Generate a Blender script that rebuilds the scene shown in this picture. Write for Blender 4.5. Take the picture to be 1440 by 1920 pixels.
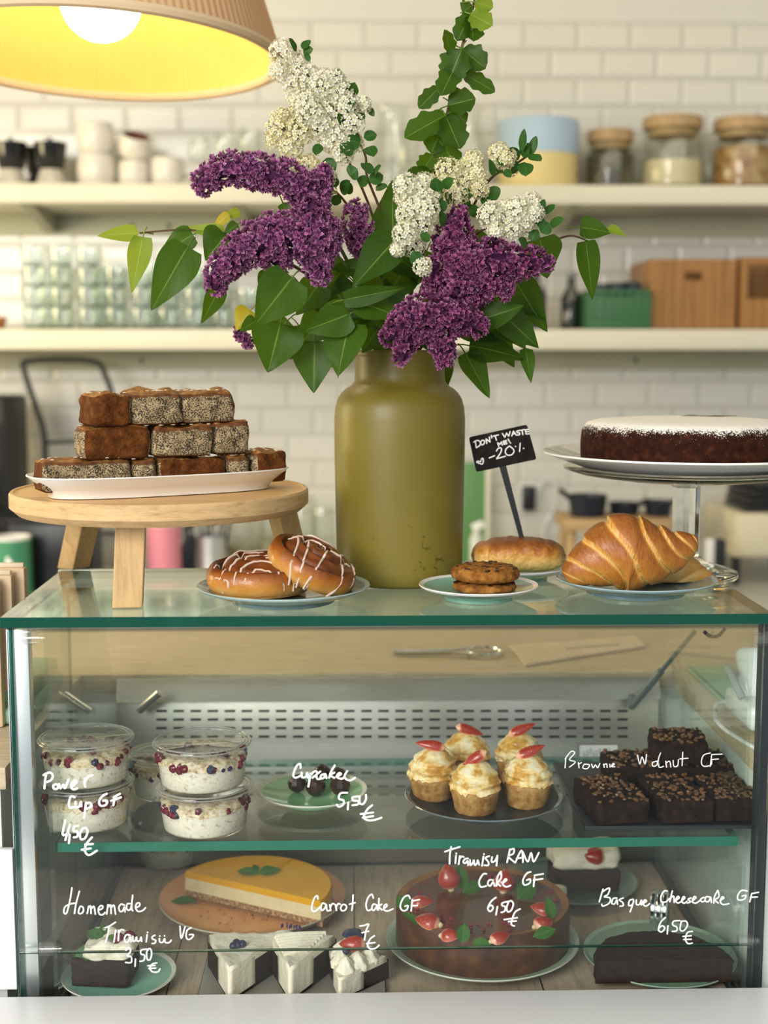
import bpy, bmesh, math, random
from mathutils import Vector, Matrix, Quaternion, noise as mnoise

SC = bpy.context.scene
for _o in list(bpy.data.objects):
    bpy.data.objects.remove(_o)
COL = SC.collection
R = math.radians
PI = math.pi
random.seed(7)

# ------------------------------------------------------------------ camera
FPX = 2500.0
PITCH, YAW = R(6.96), R(1.49)
CAM = Vector((0.0, -1.5625, 1.56))
cd = bpy.data.cameras.new('camera')
cam = bpy.data.objects.new('camera', cd)
COL.objects.link(cam)
cam.location = CAM
cam.rotation_euler = (PI/2 - PITCH, 0, -YAW)
cd.sensor_fit = 'VERTICAL'
cd.sensor_height = 24.0
cd.lens = FPX/1920*24.0
cd.clip_start = 0.05
cd.dof.use_dof = True
cd.dof.focus_distance = 1.66
cd.dof.aperture_fstop = 1.9
SC.camera = cam

# ------------------------------------------------------------------ world, lights, exposure
SC.view_settings.view_transform = 'Standard'
SC.view_settings.look = 'None'
SC.view_settings.gamma = 1.0
SC.view_settings.use_curve_mapping = False
SC.view_settings.exposure = 0.22
w = bpy.data.worlds.new('world')
SC.world = w
w.use_nodes = True
_nt = w.node_tree
bg = _nt.nodes['Background']
# overcast street light: bright on the shop-front side, dim towards the back of the room
_tc = _nt.nodes.new('ShaderNodeTexCoord')
_dp = _nt.nodes.new('ShaderNodeVectorMath'); _dp.operation = 'DOT_PRODUCT'
_dp.inputs[1].default_value = Vector((-0.42, -0.86, 0.28)).normalized()
_nt.links.new(_tc.outputs['Generated'], _dp.inputs[0])
_rm = _nt.nodes.new('ShaderNodeValToRGB')
_e = _rm.color_ramp.elements
_e[0].position = 0.0; _e[0].color = (0.07, 0.066, 0.058, 1)
_e[1].position = 1.0; _e[1].color = (1.05, 1.08, 1.10, 1)
_e.new(0.52).color = (0.10, 0.097, 0.088, 1)
_e.new(0.80).color = (0.78, 0.79, 0.79, 1)
_ma = _nt.nodes.new('ShaderNodeMath'); _ma.operation = 'MULTIPLY_ADD'
_ma.inputs[1].default_value = 0.5; _ma.inputs[2].default_value = 0.5
_nt.links.new(_dp.outputs['Value'], _ma.inputs[0]); _nt.links.new(_ma.outputs[0], _rm.inputs[0])
_nt.links.new(_rm.outputs[0], bg.inputs['Color'])
bg.inputs['Strength'].default_value = 1.0

def area(name, loc, target, sx, sy, power, col):
    l = bpy.data.lights.new(name, 'AREA')
    l.shape = 'RECTANGLE'; l.size = sx; l.size_y = sy
    l.energy = power; l.color = col
    o = bpy.data.objects.new(name, l)
    COL.objects.link(o)
    o.location = loc
    o.rotation_euler = (Vector(target) - Vector(loc)).to_track_quat('-Z', 'Y').to_euler()
    return o
area('shop_front_daylight', (-1.7, -2.7, 2.35), (0.0, 0.2, 1.1), 1.7, 1.3, 95, (1.0, 0.95, 0.87))
area('warm_overhead_fill', (0.4, 0.9, 2.75), (0.3, 2.5, 1.2), 3.2, 0.5, 11, (1.0, 0.90, 0.68))  # added overhead fill, warms the back wall and shelves; no actual lamp
area('warm_side_fill', (-2.4, 1.2, 1.75), (0.8, 2.5, 1.1), 0.9, 0.9, 30, (1.0, 0.82, 0.47))  # unseen fill added low on the left to warm the lower wall

try:
    SC.cycles.use_denoising = True
    SC.cycles.denoiser = 'OPENIMAGEDENOISE'
    SC.cycles.max_bounces = 10
    SC.cycles.diffuse_bounces = 3
    SC.cycles.glossy_bounces = 4
    SC.cycles.transmission_bounces = 10
    SC.cycles.transparent_max_bounces = 40
    SC.cycles.caustics_reflective = False
    SC.cycles.caustics_refractive = False
    SC.cycles.sample_clamp_indirect = 6.0
except Exception:
    pass

# ------------------------------------------------------------------ pixel helpers (photo 1440x1920)
_F = Vector((math.sin(YAW)*math.cos(PITCH), math.cos(YAW)*math.cos(PITCH), -math.sin(PITCH)))
_R = Vector((math.cos(YAW), -math.sin(YAW), 0))
_U = _R.cross(_F)
def ray(x, y):
    return _F*FPX + _R*(x-720.0) - _U*(y-960.0)
def at(x, y, Y=0.0):
    d = ray(x, y)
    return CAM + d*((Y-CAM.y)/d.y)
def on(x, y, z):
    d = ray(x, y)
    return CAM + d*((z-CAM.z)/d.z)
def mpp(Y, z=1.3):
    return ((Vector((0.1, Y, z))-CAM).dot(_F))/FPX
def up_of(x0, y0, x1, y1, Y): return (at(x1, y1, Y)-at(x0, y0, Y)).length

# ------------------------------------------------------------------ object helpers
def link(name, data):
    o = bpy.data.objects.new(name, data)
    COL.objects.link(o)
    return o
def tag(o, label=None, cat=None, group=None, kind=None):
    if label: o['label'] = label
    if cat: o['category'] = cat
    if group: o['group'] = group
    if kind: o['kind'] = kind
    return o
def thing(name, label, cat, loc=(0, 0, 0), rotz=0.0, group=None, rot=None):
    o = link(name, None)
    o.empty_display_size = 0.02
    o.location = loc
    o.rotation_euler = rot if rot is not None else (0, 0, rotz)
    return tag(o, label, cat, group)
def kids(o): return [c for c in bpy.data.objects if c.parent == o]
def dup(root, loc, rotz=0.0, label=None, rot=None, scale=None):
    def rec(o, parent):
        c = o.copy(); COL.objects.link(c)
        if parent: c.parent = parent
        for ch in list(o.children): rec(ch, c)
        return c
    r = rec(root, None)
    r.location = loc
    r.rotation_euler = rot if rot is not None else (0, 0, rotz)
    if scale: r.scale = (scale, scale, scale)
    if label: r['label'] = label
    return r

def catmull(pts, n=6):
    P = [Vector(p) for p in pts]
    if len(P) < 3:
        return P
    out = []
    for i in range(len(P)-1):
        p0 = P[max(i-1, 0)]; p1 = P[i]; p2 = P[i+1]; p3 = P[min(i+2, len(P)-1)]
        for k in range(n):
            t = k/n
            out.append(0.5*((2*p1) + (p2-p0)*t + (2*p0-5*p1+4*p2-p3)*t*t + (3*p1-p0-3*p2+p3)*t**3))
    out.append(P[-1])
    return out
def lerpl(vals, t):
    x = t*(len(vals)-1); i = min(int(x), len(vals)-2); f = x-i
    return vals[i]*(1-f)+vals[i+1]*f
def nz(p, s=1.0, seed=0.0):
    return mnoise.noise(Vector(p)*s + Vector((seed*3.1, seed*7.7, seed*1.3)))

class G:
    """collects geometry for ONE mesh object"""
    def __init__(s):
        s.v = []; s.f = []; s.m = []; s.a = []
    def add(s, vs, fs, m=0, a=None, mats=None):
        b = len(s.v)
        s.v += [tuple(p) for p in vs]
        s.a += a if a is not None else [(0, 0, 0)]*len(vs)
        s.f += [tuple(i+b for i in q) for q in fs]
        s.m += mats if mats is not None else [m]*len(fs)
        return s
    def box(s, c, size, rot=None, bevel=0.0, seg=2, m=0, taper=None):
        bm = bmesh.new()
        bmesh.ops.create_cube(bm, size=1.0)
        for v in bm.verts:
            v.co = Vector((v.co.x*size[0], v.co.y*size[1], v.co.z*size[2]))
            if taper and v.co.z < 0:
                v.co.x *= taper; v.co.y *= taper
        if bevel > 0:
            bmesh.ops.bevel(bm, geom=list(bm.edges), offset=bevel, segments=seg, profile=0.5, affect='EDGES')
        M = Matrix.Translation(Vector(c))
        if rot is not None:
            M = M @ (rot if isinstance(rot, Matrix) else Matrix.Rotation(rot, 4, 'Z'))
        bm.transform(M)
        bm.verts.index_update()
        s.add([v.co.copy() for v in bm.verts], [[v.index for v in f.verts] for f in bm.faces], m)
        bm.free()
        return s
    def lathe(s, prof, seg=32, c=(0, 0, 0), m=0, mfun=None, sx=1.0, sy=1.0, rf=None, tone=None, M=None):
        """prof: list of (r, z); rf(theta, i)->radius factor"""
        vs = []; fs = []; ms = []; aa = []
        n = len(prof)
        ring = []
        for i, (r, z) in enumerate(prof):
            if r < 1e-6:
                ring.append([len(vs)]); vs.append(Vector((c[0], c[1], c[2]+z)))
                aa.append((tone(i) if tone else 0, 0, 0))
                continue
            ids = []
            for k in range(seg):
                th = 2*PI*k/seg
                q = rf(th, i) if rf else 1.0
                ids.append(len(vs))
                vs.append(Vector((c[0]+r*q*sx*math.cos(th), c[1]+r*q*sy*math.sin(th), c[2]+z)))
                aa.append((tone(i) if tone else 0, k/seg, 0))
            ring.append(ids)
        for i in range(n-1):
            A, B = ring[i], ring[i+1]
            mm = mfun(i) if mfun else m
            if len(A) == 1 and len(B) == 1: continue
            for k in range(seg):
                k2 = (k+1) % seg
                if len(A) == 1: fs.append((A[0], B[k2], B[k]))
                elif len(B) == 1: fs.append((A[k], A[k2], B[0]))
                else: fs.append((A[k], A[k2], B[k2], B[k]))
                ms.append(mm)
        if M is not None: vs = [M @ v for v in vs]
        return s.add(vs, fs, 0, aa, ms)
    def tube(s, path, r, seg=8, m=0, flat=1.0, nrm=None, cap=True):
        P = [Vector(p) for p in path]
        n = len(P)
        vs = []; fs = []
        prev = None
        for i in range(n):
            t = (P[min(i+1, n-1)]-P[max(i-1, 0)])
            if t.length < 1e-9: t = Vector((0, 0, 1))
            t.normalize()
            if nrm is not None:
                u = Vector(nrm).cross(t)
            elif prev is None:
                u = t.cross(Vector((0, 0, 1)))
                if u.length < 1e-3: u = t.cross(Vector((1, 0, 0)))
            else:
                u = prev - t*prev.dot(t)
            if u.length < 1e-6: u = t.orthogonal()
            u.normalize(); prev = u
            wv = t.cross(u)
            rr = r if isinstance(r, (int, float)) else lerpl(r, i/max(n-1, 1))
            for k in range(seg):
                a = 2*PI*k/seg
                vs.append(P[i]+u*(rr*math.cos(a))+wv*(rr*flat*math.sin(a)))
        for i in range(n-1):
            for k in range(seg):
                k2 = (k+1) % seg
                fs.append((i*seg+k, i*seg+k2, (i+1)*seg+k2, (i+1)*seg+k))
        if cap:
            fs.append(tuple(reversed(range(seg)))); fs.append(tuple(range((n-1)*seg, n*seg)))
        return s.add(vs, fs, m)
    def ball(s, c, r, u=12, v=8, m=0, nzs=0.0, nzf=20.0, M=None, seed=0):
        rx, ry, rz = (r, r, r) if isinstance(r, (int, float)) else r
        vs = []; fs = []
        for i in range(v+1):
            ph = PI*i/v
            for k in range(u):
                th = 2*PI*k/u
                d = Vector((math.sin(ph)*math.cos(th), math.sin(ph)*math.sin(th), math.cos(ph)))
                q = 1.0
                if nzs:
                    q += nzs*nz(d, nzf, seed+c[0]*50)
                p = Vector((d.x*rx*q, d.y*ry*q, d.z*rz*q))
                if M is not None: p = M @ p
                vs.append(Vector(c)+p)
        for i in range(v):
            for k in range(u):
                k2 = (k+1) % u
                fs.append((i*u+k, (i+1)*u+k, (i+1)*u+k2, i*u+k2))
        return s.add(vs, fs, m)
    def build(s, name, mats, parent=None, smooth=True, ang=40, kind=None, label=None, weld=False):
        me = bpy.data.meshes.new(name)
        me.from_pydata(s.v, [], s.f)
        if not isinstance(mats, (list, tuple)): mats = [mats]
        for x in mats: me.materials.append(x)
        me.polygons.foreach_set('material_index', s.m)
        at_ = me.attributes.new('a', 'FLOAT_VECTOR', 'POINT')
        at_.data.foreach_set('vector', [c for t in s.a for c in t])
        if weld:
            bm = bmesh.new(); bm.from_mesh(me)
            bmesh.ops.remove_doubles(bm, verts=bm.verts, dist=1e-6)
            bm.to_mesh(me); bm.free()
        if smooth:
            me.polygons.foreach_set('use_smooth', [True]*len(me.polygons))
            if ang < 180:
                try: me.set_sharp_from_angle(angle=R(ang))
                except Exception: pass
        me.update()
        o = link(name, me)
        if parent: o.parent = parent
        if kind: o['kind'] = kind
        if label: o['label'] = label
        return o

# ------------------------------------------------------------------ materials
MATS = {}
def _n(nt, t, **kw):
    nd = nt.nodes.new(t)
    for k, v in kw.items():
        setattr(nd, k, v)
    return nd
def mat(name, col, rough=0.5, metal=0.0, coat=0.0, trans=0.0, ior=1.45, sss=0.0, emit=None, es=0.0, spec=0.5, sub_r=None, sheen=0.0):
    if name in MATS: return MATS[name]
    m = bpy.data.materials.new(name); m.use_nodes = True
    b = m.node_tree.nodes['Principled BSDF']
    b.inputs['Base Color'].default_value = (*col, 1)
    b.inputs['Roughness'].default_value = rough
    b.inputs['Metallic'].default_value = metal
    b.inputs['IOR'].default_value = ior
    b.inputs['Coat Weight'].default_value = coat
    b.inputs['Transmission Weight'].default_value = trans
    b.inputs['Specular IOR Level'].default_value = spec
    if sheen: b.inputs['Sheen Weight'].default_value = sheen
    if sss:
        b.inputs['Subsurface Weight'].default_value = sss
        b.inputs['Subsurface Radius'].default_value = sub_r or (0.01, 0.006, 0.004)
        b.inputs['Subsurface Scale'].default_value = 0.5
    if emit:
        b.inputs['Emission Color'].default_value = (*emit, 1)
        b.inputs['Emission Strength'].default_value = es
    MATS[name] = m
    return m
def ramp(nt, src, stops, interp='LINEAR'):
    r = _n(nt, 'ShaderNodeValToRGB')
    r.color_ramp.interpolation = interp
    e = r.color_ramp.elements
    while len(e) < len(stops): e.new(0.5)
    for q, (p, c) in zip(e, stops):
        q.position = p; q.color = (*c, 1) if len(c) == 3 else c
    nt.links.new(src, r.inputs[0])
    return r.outputs[0]
def coord(nt, scale=(1, 1, 1), kind='Object'):
    tc = _n(nt, 'ShaderNodeTexCoord'); mp = _n(nt, 'ShaderNodeMapping')
    mp.inputs['Scale'].default_value = scale
    nt.links.new(tc.outputs[kind], mp.inputs['Vector'])
    return mp.outputs[0]
def noise_fac(nt, vec, scale, detail=3, rough=0.55, dist=0.0):
    n = _n(nt, 'ShaderNodeTexNoise')
    n.inputs['Scale'].default_value = scale; n.inputs['Detail'].default_value = detail
    n.inputs['Roughness'].default_value = rough; n.inputs['Distortion'].default_value = dist
    nt.links.new(vec, n.inputs['Vector'])
    return n.outputs['Fac']
def bump(nt, fac, strength, dist=0.002):
    b = _n(nt, 'ShaderNodeBump')
    b.inputs['Strength'].default_value = strength; b.inputs['Distance'].default_value = dist
    nt.links.new(fac, b.inputs['Height'])
    nt.links.new(b.outputs[0], nt.nodes['Principled BSDF'].inputs['Normal'])
def nmat(name, stops, scale=20, rough=0.6, detail=4, stretch=(1, 1, 1), bstr=0.0, bdist=0.002, bscale=None, dist=0.0, coat=0.0, sss=0.0, spec=0.5, metal=0.0, kind='Object'):
    """noise-coloured procedural material"""
    if name in MATS: return MATS[name]
    m = mat(name, stops[0][1], rough, metal, coat, sss=sss, spec=spec)
    nt = m.node_tree
    v = coord(nt, stretch, kind)
    f = noise_fac(nt, v, scale, detail, dist=dist)
    c = ramp(nt, f, stops)
    nt.links.new(c, nt.nodes['Principled BSDF'].inputs['Base Color'])
    if bstr:
        f2 = noise_fac(nt, v, bscale or scale*2, detail)
        bump(nt, f2, bstr, bdist)
    return m
def attr(nt, idx=0):
    a = _n(nt, 'ShaderNodeAttribute', attribute_name='a')
    s = _n(nt, 'ShaderNodeSeparateXYZ')
    nt.links.new(a.outputs['Vector'], s.inputs[0])
    return s.outputs[idx]
def math_(nt, op, a, b=None, clamp=False):
    n = _n(nt, 'ShaderNodeMath', operation=op, use_clamp=clamp)
    for i, x in enumerate((a, b)):
        if x is None: continue
        if isinstance(x, (int, float)): n.inputs[i].default_value = x
        else: nt.links.new(x, n.inputs[i])
    return n.outputs[0]
def mixc(nt, fac, a, b, blend='MIX'):
    n = _n(nt, 'ShaderNodeMix', data_type='RGBA', blend_type=blend)
    for sock, x in ((n.inputs[0], fac), (n.inputs[6], a), (n.inputs[7], b)):
        if isinstance(x, (int, float)): sock.default_value = x
        elif isinstance(x, tuple): sock.default_value = (*x, 1)
        else: nt.links.new(x, sock)
    return n.outputs[2]
def setc(m, out): m.node_tree.links.new(out, m.node_tree.nodes['Principled BSDF'].inputs['Base Color'])
def pane_mat(name, tint, rough=0.0, f0=0.04, wgt=1.0):
    """thin window glass: mostly see-through, mirror-like at grazing angles"""
    m = bpy.data.materials.new(name); m.use_nodes = True
    nt = m.node_tree
    for x in list(nt.nodes): nt.nodes.remove(x)
    out = _n(nt, 'ShaderNodeOutputMaterial')
    tr = _n(nt, 'ShaderNodeBsdfTransparent'); tr.inputs[0].default_value = (*tint, 1)
    gl = _n(nt, 'ShaderNodeBsdfGlossy'); gl.inputs['Roughness'].default_value = rough
    gl.inputs['Color'].default_value = (wgt, wgt, wgt, 1)
    lw = _n(nt, 'ShaderNodeLayerWeight'); lw.inputs['Blend'].default_value = 0.5
    p = math_(nt, 'POWER', lw.outputs['Facing'], 5.0)
    q = math_(nt, 'MULTIPLY_ADD', p, 1.0-f0); nt.nodes[-1].inputs[2].default_value = f0
    mx = _n(nt, 'ShaderNodeMixShader')
    nt.links.new(q, mx.inputs[0]); nt.links.new(tr.outputs[0], mx.inputs[1]); nt.links.new(gl.outputs[0], mx.inputs[2])
    nt.links.new(mx.outputs[0], out.inputs[0])
    MATS[name] = m
    return m

M_PANE = pane_mat('clear_pane', (0.98, 0.995, 0.99), f0=0.02)
M_TOPG = pane_mat('top_pane', (0.86, 0.94, 0.90), f0=0.04)
M_SHELFG = pane_mat('shelf_pane', (0.94, 0.98, 0.965), f0=0.025)
M_PLAST = pane_mat('clear_plastic', (0.975, 0.975, 0.965), rough=0.03, f0=0.05)
M_TUMB = pane_mat('tumbler_glass', (0.90, 0.93, 0.915), rough=0.02, f0=0.06)
M_EDGE = mat('green_glass_edge', (0.003, 0.070, 0.046), 0.12, trans=0.2, coat=0.5)
M_JARG = pane_mat('jar_glass', (0.95, 0.96, 0.94), rough=0.02, f0=0.035)
M_GLASS = mat('solid_glass', (0.97, 1.0, 0.98), 0.0, trans=1.0, ior=1.47)
M_WHITE = mat('white_glaze', (0.84, 0.83, 0.79), 0.18, coat=0.5)
M_STEEL = nmat('brushed_steel', [(0.3, (0.47, 0.455, 0.41)), (0.7, (0.60, 0.58, 0.53))], 40, 0.36, 2, (1, 1, 40), metal=0.85)
M_ALU = mat('aluminium', (0.72, 0.74, 0.76), 0.3, metal=0.9)
M_DARKM = mat('dark_metal', (0.05, 0.055, 0.06), 0.4, metal=0.5)
M_CHROME = mat('chrome', (0.8, 0.8, 0.8), 0.08, metal=1.0)
M_BLACK = mat('black_plastic', (0.012, 0.013, 0.016), 0.42)
M_BLACKG = mat('glossy_black', (0.01, 0.011, 0.014), 0.15, coat=0.4)
M_INK = mat('white_ink', (0.9, 0.92, 0.92), 0.6)
M_CHALK = mat('chalk', (0.8, 0.79, 0.74), 0.9)

def wood(name, c1, c2, scale=6, stretch=(1, 14, 14), rough=0.55):
    if name in MATS: return MATS[name]
    m = mat(name, c1, rough)
    nt = m.node_tree
    v = coord(nt, stretch)
    f = noise_fac(nt, v, scale, 5, 0.6, 0.6)
    f2 = noise_fac(nt, v, scale*5, 2)
    k = math_(nt, 'MULTIPLY_ADD', f2, 0.35); nt.nodes[-1].inputs[2].default_value = -0.17
    f3 = math_(nt, 'ADD', f, k)
    setc(m, ramp(nt, f3, [(0.25, c2), (0.5, c1), (0.75, tuple(min(1, x*1.15) for x in c1))]))
    bump(nt, f2, 0.15, 0.001)
    return m
# ================================================================== SETTING
YW = 2.55                                   # back wall
YSH = 2.20                                  # shelf fronts
Z_TILE = at(720, 38, YW).z
ZT = at(655, 1151, 0).z                     # upper face of the case's glass top
TT = 0.0125
ZB = at(655, 1884, 0).z                     # case floor
ZC = ZB - 0.022                             # white counter top
Z_BACK = 0.90                               # back worktop
Z_PREP = at(700, 1262, 0.475).z             # wooden ledge round the case
XL, XR = -0.405, 0.497
XLI, XRI = -0.362, 0.484
YTB, YB = 0.325, 0.45
ZS = at(655, 1573, 0.02).z                  # glass shelf
ST = 0.012

def tile_mat():
    m = mat('white_metro_tile', (0.80, 0.77, 0.68), 0.22, coat=0.3)
    nt = m.node_tree
    tc = _n(nt, 'ShaderNodeTexCoord'); sp = _n(nt, 'ShaderNodeSeparateXYZ'); cb = _n(nt, 'ShaderNodeCombineXYZ')
    nt.links.new(tc.outputs['Object'], sp.inputs[0])
    nt.links.new(sp.outputs['X'], cb.inputs['X']); nt.links.new(sp.outputs['Z'], cb.inputs['Y'])
    b = _n(nt, 'ShaderNodeTexBrick')
    nt.links.new(cb.outputs[0], b.inputs['Vector'])
    b.inputs['Scale'].default_value = 1.0
    b.inputs['Brick Width'].default_value = 0.159
    b.inputs['Row Height'].default_value = 0.0822
    b.inputs['Mortar Size'].default_value = 0.0035
    b.inputs['Mortar Smooth'].default_value = 0.0
    b.inputs['Color1'].default_value = (0.665, 0.655, 0.600, 1)
    b.inputs['Color2'].default_value = (0.635, 0.625, 0.570, 1)
    b.inputs['Mortar'].default_value = (0.54, 0.53, 0.475, 1)
    setc(m, b.outputs['Color'])
    b2 = _n(nt, 'ShaderNodeTexBrick')
    nt.links.new(cb.outputs[0], b2.inputs['Vector'])
    for k, v in (('Scale', 1.0), ('Brick Width', 0.159), ('Row Height', 0.0822), ('Mortar Size', 0.012), ('Mortar Smooth', 1.0)):
        b2.inputs[k].default_value = v
    inv = math_(nt, 'SUBTRACT', 1.0, b2.outputs['Fac'])
    bump(nt, inv, 0.55, 0.006)
    return m
M_TILE = tile_mat()
M_PLASTER = nmat('white_plaster', [(0.3, (0.70, 0.69, 0.64)), (0.7, (0.73, 0.72, 0.67))], 3, 0.8)
M_SHELF = nmat('cream_shelf_paint', [(0.3, (0.70, 0.67, 0.54)), (0.7, (0.73, 0.70, 0.57))], 4, 0.45)
M_BRACK = nmat('bracket_paint', [(0.3, (0.42, 0.42, 0.31)), (0.7, (0.46, 0.46, 0.34))], 4, 0.5)
M_FLOOR = nmat('floor_concrete', [(0.3, (0.34, 0.32, 0.30)), (0.7, (0.44, 0.42, 0.39))], 5, 0.5)
M_PAVE = nmat('pavement_stone', [(0.3, (0.22, 0.25, 0.29)), (0.7, (0.34, 0.37, 0.41))], 1.3, 0.7)
M_COUNTER = nmat('white_counter_paint', [(0.3, (0.86, 0.87, 0.88)), (0.7, (0.90, 0.90, 0.90))], 3, 0.35)
M_OAK = wood('oak_ledge', (0.58, 0.47, 0.32), (0.44, 0.34, 0.21), 5, (3, 30, 30))
M_GREENM = mat('sage_green', (0.26, 0.46, 0.30), 0.5)

g = G(); g.box((0, 0.03, (-Z_TILE-0.0)/2), (7.0, 0.06, Z_TILE)); tiles = g.build('wall_back', M_TILE, kind='structure', smooth=False)
tiles.location = (at(785, 62, YW).x, YW, Z_TILE)
g = G(); g.box((0, YW+0.035, Z_TILE+0.6), (7.0, 0.06, 1.2)); g.build('wall_back_upper', M_PLASTER, kind='structure', smooth=False)
g = G(); g.box((0, 0.75, -0.02), (7.0, 3.62, 0.04)); g.build('floor', M_FLOOR, kind='structure', smooth=False)
g = G(); g.box((0, -5.06, -0.06), (14.0, 8.0, 0.04)); g.build('ground_pavement', M_PAVE, kind='structure', smooth=False)

M_CEIL = nmat('ceiling_paint', [(0.3, (0.66, 0.62, 0.52)), (0.7, (0.70, 0.66, 0.56))], 2, 0.8)
g = G(); g.box((0, 0.98, 2.93), (7.0, 3.2, 0.06)); g.build('ceiling', M_CEIL, kind='structure', smooth=False)
for nm_, x_ in (('wall_left', -3.47), ('wall_right', 3.47)):
    g = G(); g.box((x_, 0.98, 1.45), (0.06, 3.14, 2.9)); g.build(nm_, M_CEIL, kind='structure', smooth=False)

# ---- wall shelves
def wall_shelf(name, ytop, ybot, label, brackets, screws):
    z1 = at(720, ytop, YSH).z; z0 = at(720, ybot, YSH).z
    t = thing(name, label, 'shelf', (0, YSH, z0))
    g = G(); g.box((0, (YW-YSH)/2, (z1-z0)/2), (6.0, YW-YSH-0.001, z1-z0), bevel=0.004)
    g.build('shelf_board', M_SHELF, t)
    for x, zb in brackets:
        g = G()
        h = zb - z0
        T = 0.016
        vs = [(x-T, 0.01, -0.0005), (x-T, YW-YSH-0.002, -0.0005), (x-T, YW-YSH-0.002, h), (x-T, YW-YSH-0.05, h)]
        vs += [(a+2*T, b, c) for a, b, c in vs]
        g.add(vs, [(3, 2, 1, 0), (4, 5, 6, 7), (0, 1, 5, 4), (1, 2, 6, 5), (2, 3, 7, 6), (3, 0, 4, 7)])
        g.build('bracket', M_BRACK, t, smooth=False)
    g = G(); g.box((0, YW-YSH-0.010, -0.031), (6.0, 0.016, 0.06))
    g.build('mounting_rail', M_BRACK, t, smooth=False)
    for x in screws:
        g = G(); g.ball((x, YW-YSH-0.018, -0.032), (0.007, 0.004, 0.007), 10, 6)
        g.build('screw', M_DARKM, t)
    return z1
ZU = wall_shelf('wall_shelf', 345, 382, 'cream wall shelf holding mugs, cookie tin and storage jars', [(-0.89, at(118, 437, YW).z), (-0.31, at(460, 425, YW).z), (0.63, at(1040, 437, YW).z)], [-0.65, -0.54, 0.74])
ZL = wall_shelf('wall_shelf', 617, 656, 'cream wall shelf holding stacked tumblers and bamboo boxes', [(-1.9, 1.5), (1.9, 1.5)], [-0.63, 0.88])

# ---- back worktop
t = thing('back_counter', 'pale grey back worktop along the tiled wall', 'counter', (0, 2.16, 0))
g = G(); g.box((0, 0, Z_BACK-0.02), (6.0, 0.76, 0.04), bevel=0.003); g.build('worktop', mat('pale_worktop', (0.55, 0.55, 0.50), 0.35), t)
g = G(); g.box((0, 0.03, (Z_BACK-0.041)/2), (5.9, 0.66, Z_BACK-0.041)); g.build('cupboard_front', mat('cupboard_paint', (0.42, 0.40, 0.33), 0.5), t, smooth=False)

# ---- wooden ledges round the case, each on its own cupboard
YP0, YP1 = 0.475, 0.80
M_SCUP = mat('pale_cupboard', (0.74, 0.79, 0.76), 0.5)
def ledge(lb, x0, x1, y0, y1):
    t = thing('service_ledge', lb, 'counter', ((x0+x1)/2, (y0+y1)/2, 0))
    g = G(); g.box((0, 0, Z_PREP-0.014), (x1-x0, y1-y0, 0.028), bevel=0.002); g.build('ledge_top', M_OAK, t)
    g = G(); g.box((0, 0, (Z_PREP-0.029)/2), (x1-x0-0.02, y1-y0-0.02, Z_PREP-0.029)); g.build('cupboard', M_SCUP, t, smooth=False)
ledge('oak service ledge behind the glass case', -1.15, 1.2, YP0, YP1)
ledge('oak service ledge along the right side of the glass case', 0.508, 1.2, 0.012, YP0-0.001)
ledge('oak service ledge along the left side of the glass case', -1.15, -0.417, 0.012, YP0-0.001)

# ---- white front counter under the case
t = thing('front_counter', 'white painted front counter carrying the glass display case', 'counter', (0, 0.15, 0))
g = G(); g.box((0, -0.035, ZC-0.015), (0.99, 0.72, 0.03), bevel=0.003); g.build('counter_top', M_COUNTER, t)
ZLIP = at(655, 1859, -0.014).z
g = G(); g.box((0, -0.355, (ZC+0.0005+ZLIP)/2), (3.2, 0.38, ZLIP-ZC-0.0005), bevel=0.003); g.build('front_ledge', M_COUNTER, t)
g = G(); g.box((0, -0.35, (ZC-0.0305)/2), (3.1, 0.36, ZC-0.0305)); g.build('counter_front', M_COUNTER, t, smooth=False)
xe = XL-0.004
g = G(); g.box((xe-0.30, -0.146, ZLIP+0.09), (0.60, 0.010, 0.178), bevel=0.001); g.build('side_panel', M_COUNTER, t)

# ================================================================== GLASS DISPLAY CASE
def prism_x(g, poly, x0, x1, m=0):
    n = len(poly)
    vs = [(x0, y, z) for y, z in poly] + [(x1, y, z) for y, z in poly]
    fs = [tuple(reversed(range(n))), tuple(range(n, 2*n))] + [(i, (i+1) % n, (i+1) % n+n, i+n) for i in range(n)]
    return g.add(vs, fs, m)
def pane_box(g, x0, x1, y0, y1, z0, z1, thin):
    """glass slab: faces across the thin axis are clear (0), the cut edges green (1)"""
    vs = [(x, y, z) for x in (x0, x1) for y in (y0, y1) for z in (z0, z1)]
    F = {'x': [(0, 1, 3, 2), (4, 6, 7, 5)], 'y': [(0, 4, 5, 1), (2, 3, 7, 6)], 'z': [(0, 2, 6, 4), (1, 5, 7, 3)]}
    for ax, fs in F.items():
        g.add(vs, fs, 0 if ax == thin else 1)
case = thing('display_case', 'glass countertop display case filled with cakes and cups', 'display case', (0, 0, ZC))
def cbuild(g, name, mats, parent=None, **kw):
    g.v = [(x, y, z-ZC) for x, y, z in g.v]
    return g.build(name, mats, parent or case, **kw)
g = G(); pane_box(g, XL-0.006, XR+0.008, -0.012, YTB, ZT-TT, ZT, 'z'); cbuild(g, 'glass_top', [M_TOPG, M_EDGE], smooth=False)
ZL2 = at(700, 1779, -0.004).z
g = G(); pane_box(g, XL, XR, -0.006, -0.001, ZL2+0.0006, ZT-TT-0.0008, 'y'); front = cbuild(g, 'front_pane', [M_PANE, M_EDGE], smooth=False)
g = G(); pane_box(g, XL, XR, -0.006, -0.001, ZB-0.02, ZL2-0.0006, 'y'); cbuild(g, 'front_pane', [M_PANE, M_EDGE], smooth=False)
z_lid = at(655, 1312, YB).z
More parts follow.
